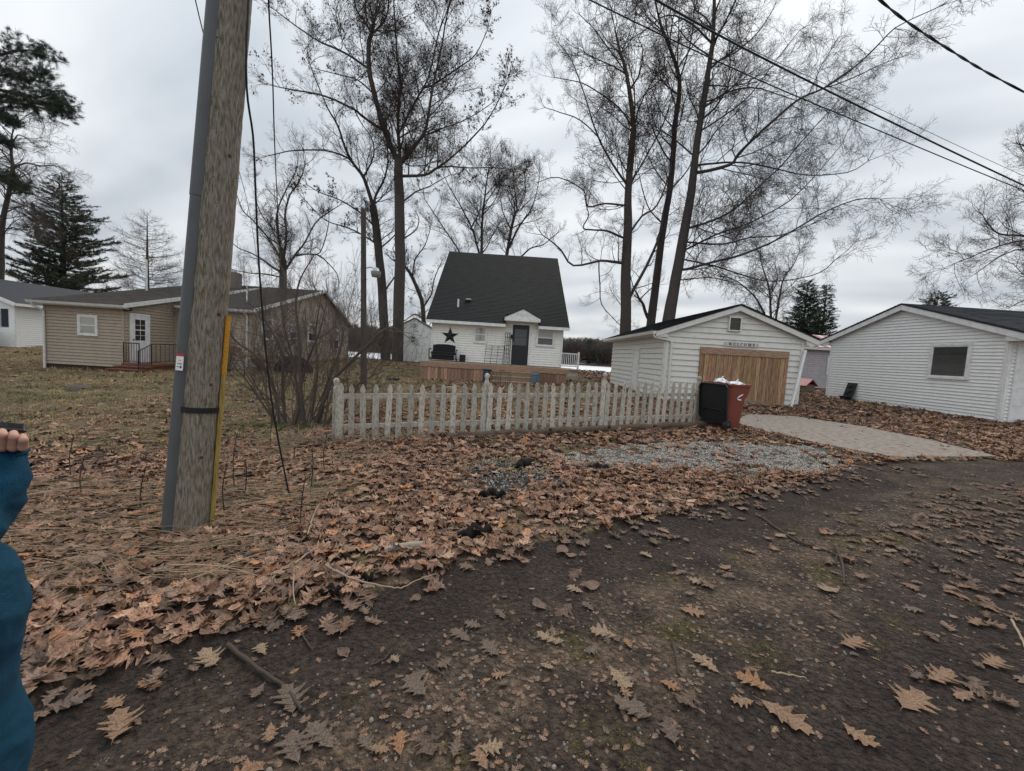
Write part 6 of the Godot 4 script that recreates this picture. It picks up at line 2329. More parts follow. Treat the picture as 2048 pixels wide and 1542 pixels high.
func trees() -> void:
	FR = [frond_mesh(1, 34, 0.3, 0.035), frond_mesh(2, 34, 0.34, 0.035), frond_mesh(3, 46, 0.5, 0.018), frond_mesh(4, 46, 0.55, 0.018)]
	var leafy := func(q: Vector3) -> float:
		if q.y > 26.0:
			return 0.3
		if q.x > -5.5:
			return 0.62 * clampf((q.x + 7.0) / 4.0, 0.0, 1.0)
		return 0.26 if q.y > 13.0 else 0.05
	tree("oak_tree", "tall oak with clinging dead leaves left of the cottage", -32.0, [
		[[[795, 715], [800, 519], [799, 420], [797, 349], [797, 322]], 27, 17, 0.0],
		[[[797, 325], [772, 269], [749, 189], [738, 138], [738, 84], [743, 69]], 15, 9, 1.0],
		[[[743, 69], [728, 40], [711, 15], [700, -60], [680, -170]], 7, 2, 1.5],
		[[[743, 69], [772, 36], [780, -20], [800, -160]], 7, 2, -1.0],
		[[[800, 322], [796, 254], [798, 203], [801, 167], [794, 109], [787, 0], [785, -150]], 11, 2, -2.0],
		[[[801, 323], [845, 272], [856, 236], [866, 170], [880, 109], [896, 22], [920, -60]], 11, 2, 2.0],
		[[[801, 261], [830, 203], [856, 156], [878, 65], [899, 7], [920, -80]], 7, 2, -2.0],
		[[[804, 352], [849, 350], [874, 336], [914, 305], [968, 250], [1000, 195]], 9, 2, 3.0],
		[[[874, 336], [905, 333], [939, 336], [980, 335], [1010, 337]], 5, 1.5, 3.0],
		[[[845, 272], [890, 255], [940, 235], [985, 205]], 5, 1.5, -1.0],
		[[[866, 170], [910, 140], [950, 110], [975, 60]], 5, 1.5, 1.5],
		[[[776, 267], [729, 236], [707, 218], [649, 192], [594, 181], [560, 175]], 9, 2, 3.0],
		[[[738, 138], [696, 109], [650, 88], [627, 76], [576, 40], [550, 20]], 7, 2, -2.0],
		[[[749, 189], [715, 160], [680, 150], [640, 140]], 5, 1.5, 2.0],
		[[[798, 410], [830, 385], [860, 372], [900, 350]], 6, 1.5, -2.0],
		[[[800, 480], [830, 462], [838, 440], [832, 425]], 5, 1.5, 1.0]], {"leaves": leafy, "from": 0.85, "dens": 0.9, "group": "bare trees by the lake", "bark": "bark_1"})
	tree("maple_tree", "forked dark tree just left of the leafy oak", -33.5, [
		[[[771, 713], [764, 578], [756, 489], [746, 411]], 23, 15, 0.0],
		[[[746, 411], [728, 357], [707, 328], [690, 295], [675, 250], [655, 215], [620, 130]], 11, 2, 2.0],
		[[[748, 408], [752, 390], [770, 354], [776, 309], [768, 240]], 9, 2, -1.5],
		[[[714, 338], [696, 316], [649, 301], [591, 301], [560, 306], [535, 312]], 6, 1.5, 3.0],
		[[[730, 348], [747, 312], [743, 276], [714, 232], [690, 170]], 5, 1.5, -2.0],
		[[[757, 490], [725, 470], [695, 455], [650, 440], [610, 400]], 6, 1.5, 1.0],
		[[[752, 455], [720, 425], [680, 400], [640, 385], [615, 370]], 5, 1.5, 3.0],
		[[[757, 500], [790, 470], [797, 450]], 5, 2, 0.5],
		[[[764, 590], [785, 560], [800, 540], [812, 530]], 6, 2, -1.0]], {"from": 0.75, "dens": 0.8, "group": "bare trees by the lake", "bark": "bark_0", "leaves": func(q: Vector3) -> float: return 0.55 if q.y > 9.0 and q.y < 13.6 and q.x < -11.5 else 0.0})
	tree("oak_tree", "broad spreading bare oak rising behind the tan house roof", -38.0, [
		[[[566, 600], [566, 563], [566, 519]], 17, 14, 0.0],
		[[[566, 520], [560, 490], [555, 459], [555, 423], [567, 390], [591, 346]], 8, 2, 1.0],
		[[[567, 520], [573, 470], [570, 430], [580, 390], [600, 360], [610, 330]], 8, 2, -1.0],
		[[[564, 545], [545, 535], [525, 519], [500, 505], [475, 495], [450, 470]], 6, 1.5, 2.0],
		[[[562, 520], [549, 495], [528, 465], [500, 435], [485, 420], [470, 380]], 6, 1.5, 2.0],
		[[[568, 545], [590, 510], [609, 486], [630, 447], [659, 423], [680, 410]], 7, 1.5, 2.0],
		[[[590, 512], [615, 508], [640, 505], [656, 455], [658, 430]], 5, 1.5, 2.0],
		[[[640, 512], [660, 530], [675, 550], [678, 575]], 4, 1.5, 1.0],
		[[[558, 470], [530, 440], [515, 410], [510, 370]], 4, 1.5, -2.0],
		[[[564, 555], [530, 548], [490, 545], [455, 535]], 5, 1.5, -1.0]], {"dens": 1.0, "group": "bare trees by the lake", "bark": "bark_2", "from": 0.8})
	tree("bare_tree", "slender twin stemmed bare tree behind the cottage ridge's left half", -40.0, [
		[[[963, 560], [963, 508], [965, 436], [970, 392], [976, 345]], 10, 2, 0.0],
		[[[962, 520], [950, 475], [943, 454], [920, 410], [903, 381], [888, 352]], 7, 1.5, 1.0],
		[[[966, 430], [990, 400], [1000, 370]], 4, 1.5, 1.0],
		[[[943, 455], [960, 420], [962, 385]], 4, 1.5, -1.0],
		[[[930, 560], [921, 508], [890, 460], [867, 425], [850, 400]], 5, 1.5, 2.0]], {"dens": 1.1, "group": "bare trees by the lake", "from": 0.4, "bark": "bark_2"})
	tree("bare_tree", "many limbed bare tree behind the cottage ridge's right half", -40.0, [
		[[[1012, 560], [1014, 508], [1027, 436], [1034, 418], [1027, 363]], 12, 2, 0.0],
		[[[1018, 495], [1040, 450], [1059, 425], [1072, 390], [1080, 350]], 7, 1.5, 1.0],
		[[[1034, 520], [1060, 497], [1085, 490], [1110, 470]], 6, 1.5, 1.0],
		[[[1030, 430], [1050, 390], [1050, 345]], 4, 1.5, -1.0],
		[[[1022, 460], [1005, 420], [1000, 380]], 4, 1.5, 1.0]], {"dens": 1.1, "group": "bare trees by the lake", "from": 0.4, "bark": "bark_2"})
	tree("bare_tree", "crooked bare tree leaning beside the white shed", -37.0, [
		[[[853, 690], [848, 644], [843, 600], [825, 555], [812, 535]], 14, 6, 0.0],
		[[[846, 615], [862, 590], [868, 560], [880, 530]], 6, 1.5, 1.0],
		[[[825, 555], [830, 520], [850, 490], [860, 460]], 5, 1.5, 1.0],
		[[[848, 640], [830, 628], [812, 640]], 5, 2, 1.0],
		[[[812, 535], [800, 500], [815, 460]], 4, 1.5, -1.0]], {"dens": 1.1, "group": "bare trees by the lake", "from": 0.35, "leaves": func(q: Vector3) -> float: return 0.12})
	# the three big trunks behind the garage
	tree("maple_tree", "big bare tree with crooked left limbs, first trunk behind garage", -26.0, [
		[[[1252, 659], [1252, 535], [1256, 449], [1256, 385], [1265, 278], [1267, 248], [1254, 150], [1241, 107], [1230, 60]], 27, 3, 0.0],
		[[[1244, 526], [1222, 523], [1198, 522], [1147, 531], [1122, 500], [1104, 484], [1085, 470]], 9, 2, 2.0],
		[[[1198, 524], [1200, 569], [1203, 608], [1228, 638], [1240, 650]], 4, 1.5, 1.0],
		[[[1245, 475], [1215, 462], [1190, 460], [1166, 456], [1177, 432], [1172, 410]], 7, 2, 1.0],
		[[[1250, 411], [1211, 407], [1175, 413], [1168, 381], [1117, 355], [1078, 364]], 6, 1.5, 2.0],
		[[[1257, 375], [1224, 325], [1194, 270], [1177, 214], [1147, 128], [1117, 86]], 7, 1.5, -2.0],
		[[[1266, 257], [1238, 215], [1190, 180], [1160, 165], [1110, 155]], 5, 1.5, 2.0],
		[[[1257, 470], [1284, 432], [1314, 411], [1340, 342], [1345, 300]], 7, 2, 1.0],
		[[[1258, 372], [1280, 334], [1322, 257], [1340, 205], [1350, 150]], 6, 1.5, -2.0],
		[[[1250, 612], [1280, 556], [1314, 484], [1327, 428], [1335, 380]], 12, 3, -1.0],
		[[[1255, 150], [1215, 95], [1190, 60], [1160, 30]], 4, 1.5, 1.0],
		[[[1197, 275], [1160, 240], [1120, 225], [1090, 215]], 4, 1.5, -1.0]], {"dens": 0.95, "group": "big bare trees behind the garage", "from": 0.45, "bark": "bark_1"})
	tree("maple_tree", "slim bare tree with a pruned stub, middle trunk behind garage", -27.0, [
		[[[1301, 650], [1314, 556], [1327, 449], [1340, 377], [1350, 257], [1359, 163], [1340, 98], [1322, 51], [1310, 0]], 21, 3, 0.0],
		[[[1298, 640], [1290, 622], [1286, 608], [1278, 597]], 9, 6, 0.5],
		[[[1280, 600], [1290, 588], [1301, 578], [1310, 568]], 4, 2, 0.5],
		[[[1336, 317], [1314, 278], [1300, 240], [1290, 180]], 5, 1.5, 1.0],
		[[[1340, 380], [1375, 340], [1390, 300], [1400, 240]], 5, 1.5, -2.0],
		[[[1357, 165], [1375, 110], [1385, 60], [1390, -20]], 5, 1.5, 1.0],
		[[[1327, 449], [1300, 420], [1285, 380], [1275, 330]], 5, 1.5, -1.0]], {"dens": 0.9, "group": "big bare trees behind the garage", "from": 0.45, "bark": "bark_3"})
	tree("maple_tree", "largest bare tree behind garage, long limbs sweeping right", -25.0, [
		[[[1337, 642], [1352, 556], [1367, 471], [1382, 385], [1395, 278], [1412, 171], [1425, 86], [1429, 0], [1432, -120]], 29, 4, 0.0],
		[[[1378, 456], [1425, 441], [1468, 419], [1510, 380], [1560, 334], [1613, 272], [1654, 227]], 7, 1.5, 2.0],
		[[[1374, 484], [1447, 488], [1500, 475], [1560, 471], [1620, 450]], 6, 1.5, 1.0],
		[[[1370, 539], [1425, 524], [1485, 509], [1568, 472], [1636, 431], [1709, 400], [1760, 398]], 8, 1.5, 3.0],
		[[[1396, 345], [1459, 330], [1477, 308], [1511, 274], [1568, 222], [1604, 195], [1650, 175], [1718, 127], [1772, 73], [1800, 50], [1877, 14]], 9, 1.5, 3.0],
		[[[1650, 175], [1700, 158], [1760, 130], [1790, 118]], 4, 1.2, 1.0],
		[[[1410, 214], [1447, 188], [1502, 175], [1560, 190], [1600, 205]], 6, 1.5, -2.0],
		[[[1404, 260], [1450, 230], [1500, 190], [1560, 110], [1600, 60]], 5, 1.5, -2.0],
		[[[1398, 330], [1450, 325], [1500, 327], [1554, 338], [1613, 350], [1695, 345], [1736, 322]], 6, 1.5, 1.0],
		[[[1427, 86], [1451, 43], [1480, -20], [1500, -90]], 7, 2, 2.0],
		[[[1421, 84], [1382, 47], [1335, 30], [1290, 60], [1230, 100]], 6, 1.5, 2.0],
		[[[1418, 130], [1470, 105], [1520, 60], [1550, 10]], 5, 1.5, -1.0],
		[[[1370, 500], [1430, 470], [1500, 445], [1580, 400], [1640, 340], [1682, 290]], 6, 1.5, -2.0],
		[[[1372, 520], [1440, 535], [1520, 560], [1580, 560], [1640, 545], [1670, 520]], 5, 1.5, 2.0],
		[[[1366, 560], [1420, 555], [1480, 570], [1540, 590]], 4, 1.2, 2.0]], {"dens": 0.95, "group": "big bare trees behind the garage", "from": 0.5, "bark": "bark_1", "lift": 0.07})
	tree("bare_tree", "small three stemmed bare tree behind the garage's right slope", -38.0, [
		[[[1545, 690], [1541, 628], [1539, 581], [1523, 527]], 9, 2, 0.0],
		[[[1535, 640], [1514, 599], [1490, 575], [1473, 562], [1450, 552]], 6, 1.5, 1.0],
		[[[1548, 660], [1556, 610], [1561, 584], [1568, 554], [1586, 531], [1600, 500]], 7, 1.5, -1.0],
		[[[1540, 590], [1555, 560], [1550, 530]], 4, 1.5, 0.0]], {"dens": 1.2, "group": "bare trees by the lake", "from": 0.3, "bark": "bark_2"})
	tree("oak_tree", "bare oak whose boughs reach in over the white house", -24.0, [
		[[[2150, 770], [2150, 620], [2140, 520], [2120, 430], [2130, 330]], 30, 12, 0.0],
		[[[2138, 520], [2090, 485], [2048, 472], [1999, 468], [1977, 449], [1965, 430]], 9, 1.5, 1.0],
		[[[2140, 530], [2090, 500], [2048, 481], [1977, 499], [1940, 515], [1909, 527]], 7, 1.5, 2.0],
		[[[2142, 560], [2100, 525], [2048, 499], [2000, 513], [1954, 545]], 6, 1.5, 0.5],
		[[[2125, 440], [2090, 420], [2060, 400], [2030, 410]], 6, 1.5, -1.0],
		[[[2125, 400], [2090, 350], [2060, 320], [2040, 290]], 6, 1.5, 1.0],
		[[[2145, 600], [2100, 590], [2050, 600], [2020, 615]], 5, 1.5, 1.0]], {"dens": 1.15, "from": 0.5, "group": "bare trees by the road houses", "bark": "bark_2"})
	tree("bare_tree", "pale barked bare tree entangled with pine at the far left", -30.0, [
		[[[0, 600], [2, 500], [6, 437], [18, 385], [25, 337], [22, 300], [24, 270]], 15, 3, 0.0],
		[[[25, 337], [40, 330], [55, 326], [80, 332], [109, 331], [130, 340]], 6, 1.5, 2.0],
		[[[24, 330], [10, 310], [-5, 290], [-20, 260]], 5, 1.5, 0.0],
		[[[12, 390], [50, 385], [85, 397], [110, 410]], 5, 1.2, 1.0],
		[[[5, 430], [35, 415], [60, 425], [90, 450]], 4, 1.2, 1.0],
		[[[3, 470], [25, 455], [60, 470], [80, 480]], 4, 1.2, 1.0],
		[[[24, 290], [35, 270], [50, 275], [65, 285]], 4, 1.2, 1.0]], {"dens": 1.3, "from": 0.3, "lift": -0.02, "group": "bare trees by the road houses", "bark": "bark_3"})

	# evergreens
	conifer("cedar_tree", "dense dark green conifer behind the neighbour's white house", 128, 345, 600, 112, -48.0, {"dens": 15.0, "ragged": 0.38, "shape": 0.6, "frond": 1.0, "tufts": 3.2, "droop": -0.05, "rust": 0.22, "base": -0.5, "gaps": 0.5, "col": Color(0.024, 0.034, 0.019)})
	conifer("larch_tree", "bare feathery larch between dark conifer and utility pole", 295, 424, 585, 78, -50.0, {"dens": 7.0, "shape": 0.5, "bare": true, "frond": 1.3, "tufts": 2.6, "droop": 0.05, "base": -0.5, "group": "bare trees by the road houses"})
	conifer("spruce_tree", "narrow dark spruce, left of the two behind the garage", 1602, 558, 690, 44, -46.0, {"dens": 24.0, "shape": 0.62, "frond": 1.05, "tufts": 4.5, "base": 0.0, "gaps": 0.3})
	conifer("spruce_tree", "pointed dark spruce, right of the two behind the garage", 1641, 566, 690, 40, -43.0, {"dens": 22.0, "shape": 0.9, "frond": 0.95, "tufts": 4.5, "droop": -0.25, "base": 0.0, "gaps": 0.3})
	conifer("pine_tree", "rounded evergreen top showing over the white house's roof", 1862, 582, 700, 42, -40.0, {"dens": 24.0, "shape": 0.4, "frond": 0.9, "tufts": 5.0, "base": 0.0, "col": Color(0.03, 0.04, 0.025)})
	conifer("spruce_tree", "dark spruce standing on the far shore", 1193, 694, 737, 8, -304.0, {"dens": 3.5, "shape": 0.9, "frond": 2.6, "tufts": 1.0, "base": -3.2, "group": "trees on the far shore"})
	conifer("pine_tree", "tall pine above the far shore woods", 1176, 676, 737, 9, -312.0, {"dens": 3.5, "shape": 0.35, "frond": 2.6, "tufts": 1.0, "base": -3.0, "group": "trees on the far shore", "gaps": 0.8})
	pine_boughs()
	far_woods()
	shrub()


func pine_boughs() -> void:
	# a pine just outside the frame reaches in with soft needled boughs
	var z := -15.0
	var o := thing("pine_tree", "white pine with soft drooping boughs reaching in from the left", "tree", Vector3.ZERO, 0.0, "evergreen trees")
	var base := P(-170, 690, z)
	base.y = ground_h(base.x, base.z) - 0.2
	var top := P(-110, -200, z)
	var mb := MB.new()
	mb.tube(smooth_line([base, base.lerp(top, 0.5), top]), PackedFloat32Array([0.33, 0.31, 0.29, 0.26, 0.22, 0.17, 0.1]), 12)
	part(o, "trunk", mb, "bark_2")
	var xf := [[], []]
	var col := [[], []]
	for L in [[[[-140, 150], [-60, 130], [0, 110], [50, 100], [92, 105]], 46.0], [[[-140, 190], [-50, 160], [10, 150], [60, 160], [85, 145]], 30.0], [[[-140, 220], [-60, 190], [0, 180], [60, 195], [110, 190], [128, 212]], 42.0], [[[-140, 240], [-40, 205], [20, 205], [80, 215], [118, 225]], 36.0], [[[-140, 260], [-50, 235], [0, 232], [26, 246]], 18.0], [[[-140, 380], [-60, 350], [-10, 348], [20, 362], [44, 378]], 24.0], [[[-140, 320], [-60, 290], [-10, 280], [14, 285]], 14.0]]:
		var pts := []
		for k in L[0].size():
			pts.append(P(L[0][k][0], L[0][k][1], z + 0.3 * k))
		var c := smooth_line(pts, 6)
		var rr := PackedFloat32Array()
		for k in c.size():
			rr.append(lerpf(0.07, 0.008, k / float(c.size() - 1)))
		mb = MB.new()
		mb.tube(c, rr, 6)
		part(o, "bough", mb, "bark_0")
		var w: float = L[1] * 15.0 / F
		for k in range(c.size() / 4, c.size()):
			var f := k / float(c.size() - 1)
			for s in 14:
				var ax := (c[k] - c[k - 1]).normalized()
				var off := Vector3(rng.randfn(0, 0.4), rng.randfn(0, 0.3), rng.randfn(0, 0.5)) * w * (1.1 - 0.6 * f)
				var v := rng.randi() % 2
				xf[v].append(Transform3D(align(ax + Vector3(rng.randfn(0, 0.5), rng.randfn(0.1, 0.35), rng.randfn(0, 0.5)), rng.randf() * TAU).scaled(Vector3.ONE * rng.randf_range(0.16, 0.3)), c[k] + off))
				col[v].append(Color(0.04, 0.052, 0.036) * rng.randf_range(0.5, 1.5))
	for v in 2:
		scatter(o, "crown", FR[v + 2], "needle", xf[v], col[v])


func far_woods() -> void:
	# bare wood on the far shore: one mass
	var mb := MB.new()
	var r := RandomNumberGenerator.new()
	r.seed = 77
	mb.tube(PackedVector3Array([Vector3(0, 0, 0), Vector3(0.01, 0.4, 0), Vector3(0, 0.9, 0)]), PackedFloat32Array([0.014, 0.01, 0.003]), 4, false)
	for k in 46:
		var y := r.randf_range(0.25, 0.9)
		var a := r.randf() * TAU
		var l := r.randf_range(0.12, 0.3) * (1.15 - y * 0.6)
		var p := Vector3(0, y, 0)
		var e := p + Vector3(cos(a) * l, l * r.randf_range(0.5, 1.2), sin(a) * l)
		mb.tube(PackedVector3Array([p, e]), PackedFloat32Array([0.006, 0.003]), 3, false)
		for t in 4:
			var g := p.lerp(e, 0.4 + 0.15 * t)
			mb.tube(PackedVector3Array([g, g + Vector3(r.randfn(0, 0.06), r.randf_range(0.02, 0.1), r.randfn(0, 0.06))]), PackedFloat32Array([0.0042, 0.0022]), 3, false)
	var xf := []
	var cols := []
	for k in 5200:
		var z := -306.0 - pow(rng.randf(), 1.3) * 120.0
		var x := rng.randf_range(-430, 330)
		var f := clampf((-z - 304.0) / 100.0, 0, 1)
		var y := -2.8 + f * 9.0
		var s := rng.randf_range(10.0, 16.0)
		xf.append(Transform3D(Basis(Vector3.UP, rng.randf() * TAU).scaled(Vector3(s * 1.1, s, s * 1.1)), Vector3(x, y, z)))
		var w := rng.randf_range(0.7, 1.3)
		cols.append(Color(0.085 * w, 0.066 * w, 0.06 * w))
	scatter(self, "far_woods", mb.mesh(), "needle", xf, cols)
	tag(get_node("far_woods"), "brown leafless woods along the lake's far shore", "woods")


func shrub() -> void:
	var o := thing("bare_shrub", "large many stemmed bare shrub at the fence's left end", "shrub", Vector3.ZERO)
	var sp := [[], [], [], []]
	var tw := MB.new()
	var base := Vector3(-3.75, 0, -7.6)
	# main stems read off the picture, then many lesser ones
	var mains := [[[[560, 850], [548, 780], [520, 720], [470, 680], [446, 640]], 8, 0.6], [[[570, 850], [565, 760], [562, 700], [530, 640], [515, 610]], 7, 0.3], [[[610, 845], [600, 760], [600, 690], [592, 610], [600, 560], [628, 510]], 8, 0.2], [[[590, 848], [610, 740], [640, 660], [655, 600]], 7, -0.5], [[[630, 840], [660, 770], [690, 735], [735, 690], [760, 665], [790, 650]], 9, 0.5], [[[640, 840], [650, 780], [680, 700], [690, 640]], 7, -0.6], [[[600, 848], [590, 740], [570, 660], [560, 600]], 6, -0.4], [[[650, 838], [690, 790], [730, 760], [770, 740]], 6, 0.2], [[[580, 850], [540, 800], [500, 760], [475, 700]], 5, -0.3], [[[620, 842], [635, 740], [632, 660], [645, 580]], 6, 0.0], [[[555, 850], [520, 800], [500, 770], [480, 745]], 5, 0.3]]
	for L in mains:
		var pts := []
		var m: int = L[0].size()
		for k in m:
			pts.append(P(L[0][k][0], L[0][k][1], -7.6 + L[2] * k / (m - 1)))
		pts[0].y = ground_h(pts[0].x, pts[0].z) - 0.05
		var c := smooth_line(pts, 4)
		var rr := PackedFloat32Array()
		for k in c.size():
			rr.append(lerpf(L[1], 1.6, k / float(c.size() - 1)) * 7.6 / F * 0.5)
		var mb := MB.new()
		mb.tube(c, rr, 7)
		part(o, "stem", mb, "bush_bark")
		for k in 7:
			var f := 0.25 + 0.75 * rng.randf()
			var s := mini(int(f * (c.size() - 1)), c.size() - 2)
			var ax := (c[s + 1] - c[s]).normalized()
			var side := ax.cross(Vector3(rng.randfn(), rng.randfn(), rng.randfn())).normalized()
			sprout(tw, sp, c[s], (ax * 0.8 + side * 0.8).normalized(), rng.randf_range(0.4, 1.0), 0.008, 2, 0.08, 0.35)
	for k in 32:
		var a := rng.randf() * TAU
		var rad := sqrt(rng.randf()) * 0.5
		var p := base + Vector3(cos(a) * rad * 1.2, 0, sin(a) * rad * 0.7)
		p.y = ground_h(p.x, p.z) - 0.03
		var d := Vector3(cos(a) * 0.35 + rng.randfn(0, 0.15), 1.0, sin(a) * 0.3 + rng.randfn(0, 0.15)).normalized()
		sprout(tw, sp, p, d, rng.randf_range(1.0, 2.5), rng.randf_range(0.008, 0.013), 2, 0.05, 0.32)
	# low thicket along the fence's left end
	for k in 18:
		var p := Vector3(rng.randf_range(-4.2, -2.2), 0, rng.randf_range(-8.6, -7.1))
		p.y = ground_h(p.x, p.z) - 0.03
		sprout(tw, sp, p, Vector3(rng.randfn(0, 0.5), 1.0, rng.randfn(0, 0.4)).normalized(), rng.randf_range(0.4, 1.0), 0.007, 2, 0.03, 0.3)
	part(o, "branches", tw, "bush_bark").set_meta("kind", "stuff")
	for v in 4:
		scatter(o, "twigs", spray_mesh[v], "bush_bark", sp[v])
	# tangle of dry stems at the foot of the fence
	var t := thing("bramble_tangle", "tangle of dry arching stems at the fence's left foot", "bramble")
	var bm := MB.new()
	for k in 90:
		var f := rng.randf()
		var p := Vector3(lerpf(-3.1, 0.2, f * f), 0, 0)
		p.z = -6.35 - (p.x + 2.7) * 0.4 + rng.randf_range(0.02, 0.4)
		p.y = ground_h(p.x, p.z)
		var l := rng.randf_range(0.25, 0.8)
		var a := rng.randf() * TAU
		var d := Vector3(cos(a), 0, sin(a) * 0.4)
		var h := rng.randf_range(0.03, 0.28)
		bm.tube(curve([p, p + d * l * 0.5 + Vector3(0, h, 0), p + d * l + Vector3(0, h * 0.3, 0)], 4), PackedFloat32Array([0.004, 0.004, 0.004, 0.0035, 0.0035, 0.003, 0.003, 0.002, 0.001]), 4)
	var bt := part(t, "stems", bm, "stick_pale")
	bt.set_meta("kind", "stuff")


# ---------------------------------------------------------------- the person at the left edge
func sdf(p: Vector3, bones: Array, k: float) -> float:
	var acc := 1e9
	for b in bones:
		var a: Vector3 = b[0]
		var ab: Vector3 = b[1] - a
		var t := clampf((p - a).dot(ab) / maxf(ab.length_squared(), 1e-9), 0.0, 1.0)
		var q := p - a - ab * t
		if b.size() > 4:
			q *= b[4]
		var d := q.length() - lerpf(b[2], b[3], t)
		var h := clampf(0.5 + 0.5 * (acc - d) / k, 0.0, 1.0)
		acc = lerpf(acc, d, h) - k * h * (1.0 - h)
	return acc


func nets(mb: MB, bones: Array, k: float, cell: float) -> void:
	var lo := Vector3.ONE * 1e9
	var hi := -lo
	for b in bones:
		var r: float = maxf(b[2], b[3]) * 1.35 + cell * 2
		for e in [b[0], b[1]]:
			lo = lo.min(e - Vector3.ONE * r)
			hi = hi.max(e + Vector3.ONE * r)
	var n := Vector3i(((hi - lo) / cell).ceil()) + Vector3i.ONE
	var val := PackedFloat32Array()
	val.resize(n.x * n.y * n.z)
	var reach := cell * 5.2 + k
	for bz in range(0, n.z, 5):
		for by in range(0, n.y, 5):
			for bx in range(0, n.x, 5):
				var d0 := sdf(lo + Vector3(bx + 2, by + 2, bz + 2) * cell, bones, k)
				var far := absf(d0) > reach
				for z in range(bz, mini(bz + 5, n.z)):
					for y in range(by, mini(by + 5, n.y)):
						for x in range(bx, mini(bx + 5, n.x)):
							val[(z * n.y + y) * n.x + x] = d0 if far else sdf(lo + Vector3(x, y, z) * cell, bones, k)
	var idx := PackedInt32Array()
	idx.resize(val.size())
	idx.fill(-1)
	var first := mb.v.size()
	for z in n.z - 1:
		for y in n.y - 1:
			for x in n.x - 1:
				if absf(val[(z * n.y + y) * n.x + x]) > cell * 2.5:
					continue
				var sum := Vector3.ZERO
				var c := 0
				var v8 := []
				for q in 8:
					v8.append(val[((z + (q >> 2)) * n.y + y + ((q >> 1) & 1)) * n.x + x + (q & 1)])
				for e in [[0, 1], [2, 3], [4, 5], [6, 7], [0, 2], [1, 3], [4, 6], [5, 7], [0, 4], [1, 5], [2, 6], [3, 7]]:
					var a: float = v8[e[0]]
					var b: float = v8[e[1]]
					if (a < 0) != (b < 0):
						var t := a / (a - b)
						var pa := Vector3(e[0] & 1, (e[0] >> 1) & 1, e[0] >> 2)
						var pb := Vector3(e[1] & 1, (e[1] >> 1) & 1, e[1] >> 2)
						sum += pa.lerp(pb, t)
						c += 1
				if c:
					idx[(z * n.y + y) * n.x + x] = mb.v.size()
					mb.v.append(lo + (Vector3(x, y, z) + sum / c) * cell)
					mb.n.append(Vector3.ZERO)
					mb.c.append(mb.col)
	var st := [1, n.x, n.x * n.y]
	for z in range(1, n.z - 1):
		for y in range(1, n.y - 1):
			for x in range(1, n.x - 1):
				var o := (z * n.y + y) * n.x + x
				for a in 3:
					if (val[o] < 0) != (val[o + st[a]] < 0):
						var u: int = st[(a + 1) % 3]
						var w: int = st[(a + 2) % 3]
						var f := [idx[o - u - w], idx[o - w], idx[o], idx[o - u]]
						if f.has(-1):
							continue
						if val[o] < 0:
							mb.i.append_array([f[0], f[2], f[1], f[0], f[3], f[2]])
						else:
							mb.i.append_array([f[0], f[1], f[2], f[0], f[2], f[3]])
	for v in range(first, mb.v.size()):
		var p := mb.v[v]
		var e := cell * 0.5
		mb.n[v] = Vector3(sdf(p + Vector3(e, 0, 0), bones, k) - sdf(p - Vector3(e, 0, 0), bones, k), sdf(p + Vector3(0, e, 0), bones, k) - sdf(p - Vector3(0, e, 0), bones, k), sdf(p + Vector3(0, 0, e), bones, k) - sdf(p - Vector3(0, 0, e), bones, k)).normalized()


func wrinkle(mb: MB, amp: float) -> void:
	# folds of cloth: ridges that run slantwise, then fresh normals
	var f := FastNoiseLite.new()
	f.seed = 12
	f.frequency = 1.0
	f.fractal_type = FastNoiseLite.FRACTAL_RIDGED
	f.fractal_octaves = 3
	for k in mb.v.size():
		var p := mb.v[k]
		var q := Vector3(p.x * 5.0 + p.y * 4.0, p.y * 11.0 - p.x * 3.0, p.z * 5.0)
		mb.v[k] = p + mb.n[k] * amp * (f.get_noise_3dv(q) - 0.25)
		mb.n[k] = Vector3.ZERO
	for k in range(0, mb.i.size(), 3):
		var a := mb.v[mb.i[k]]
		var nn := (mb.v[mb.i[k + 2]] - a).cross(mb.v[mb.i[k + 1]] - a)
		for j in 3:
			mb.n[mb.i[k + j]] += nn
	for k in mb.n.size():
		mb.n[k] = mb.n[k].normalized()


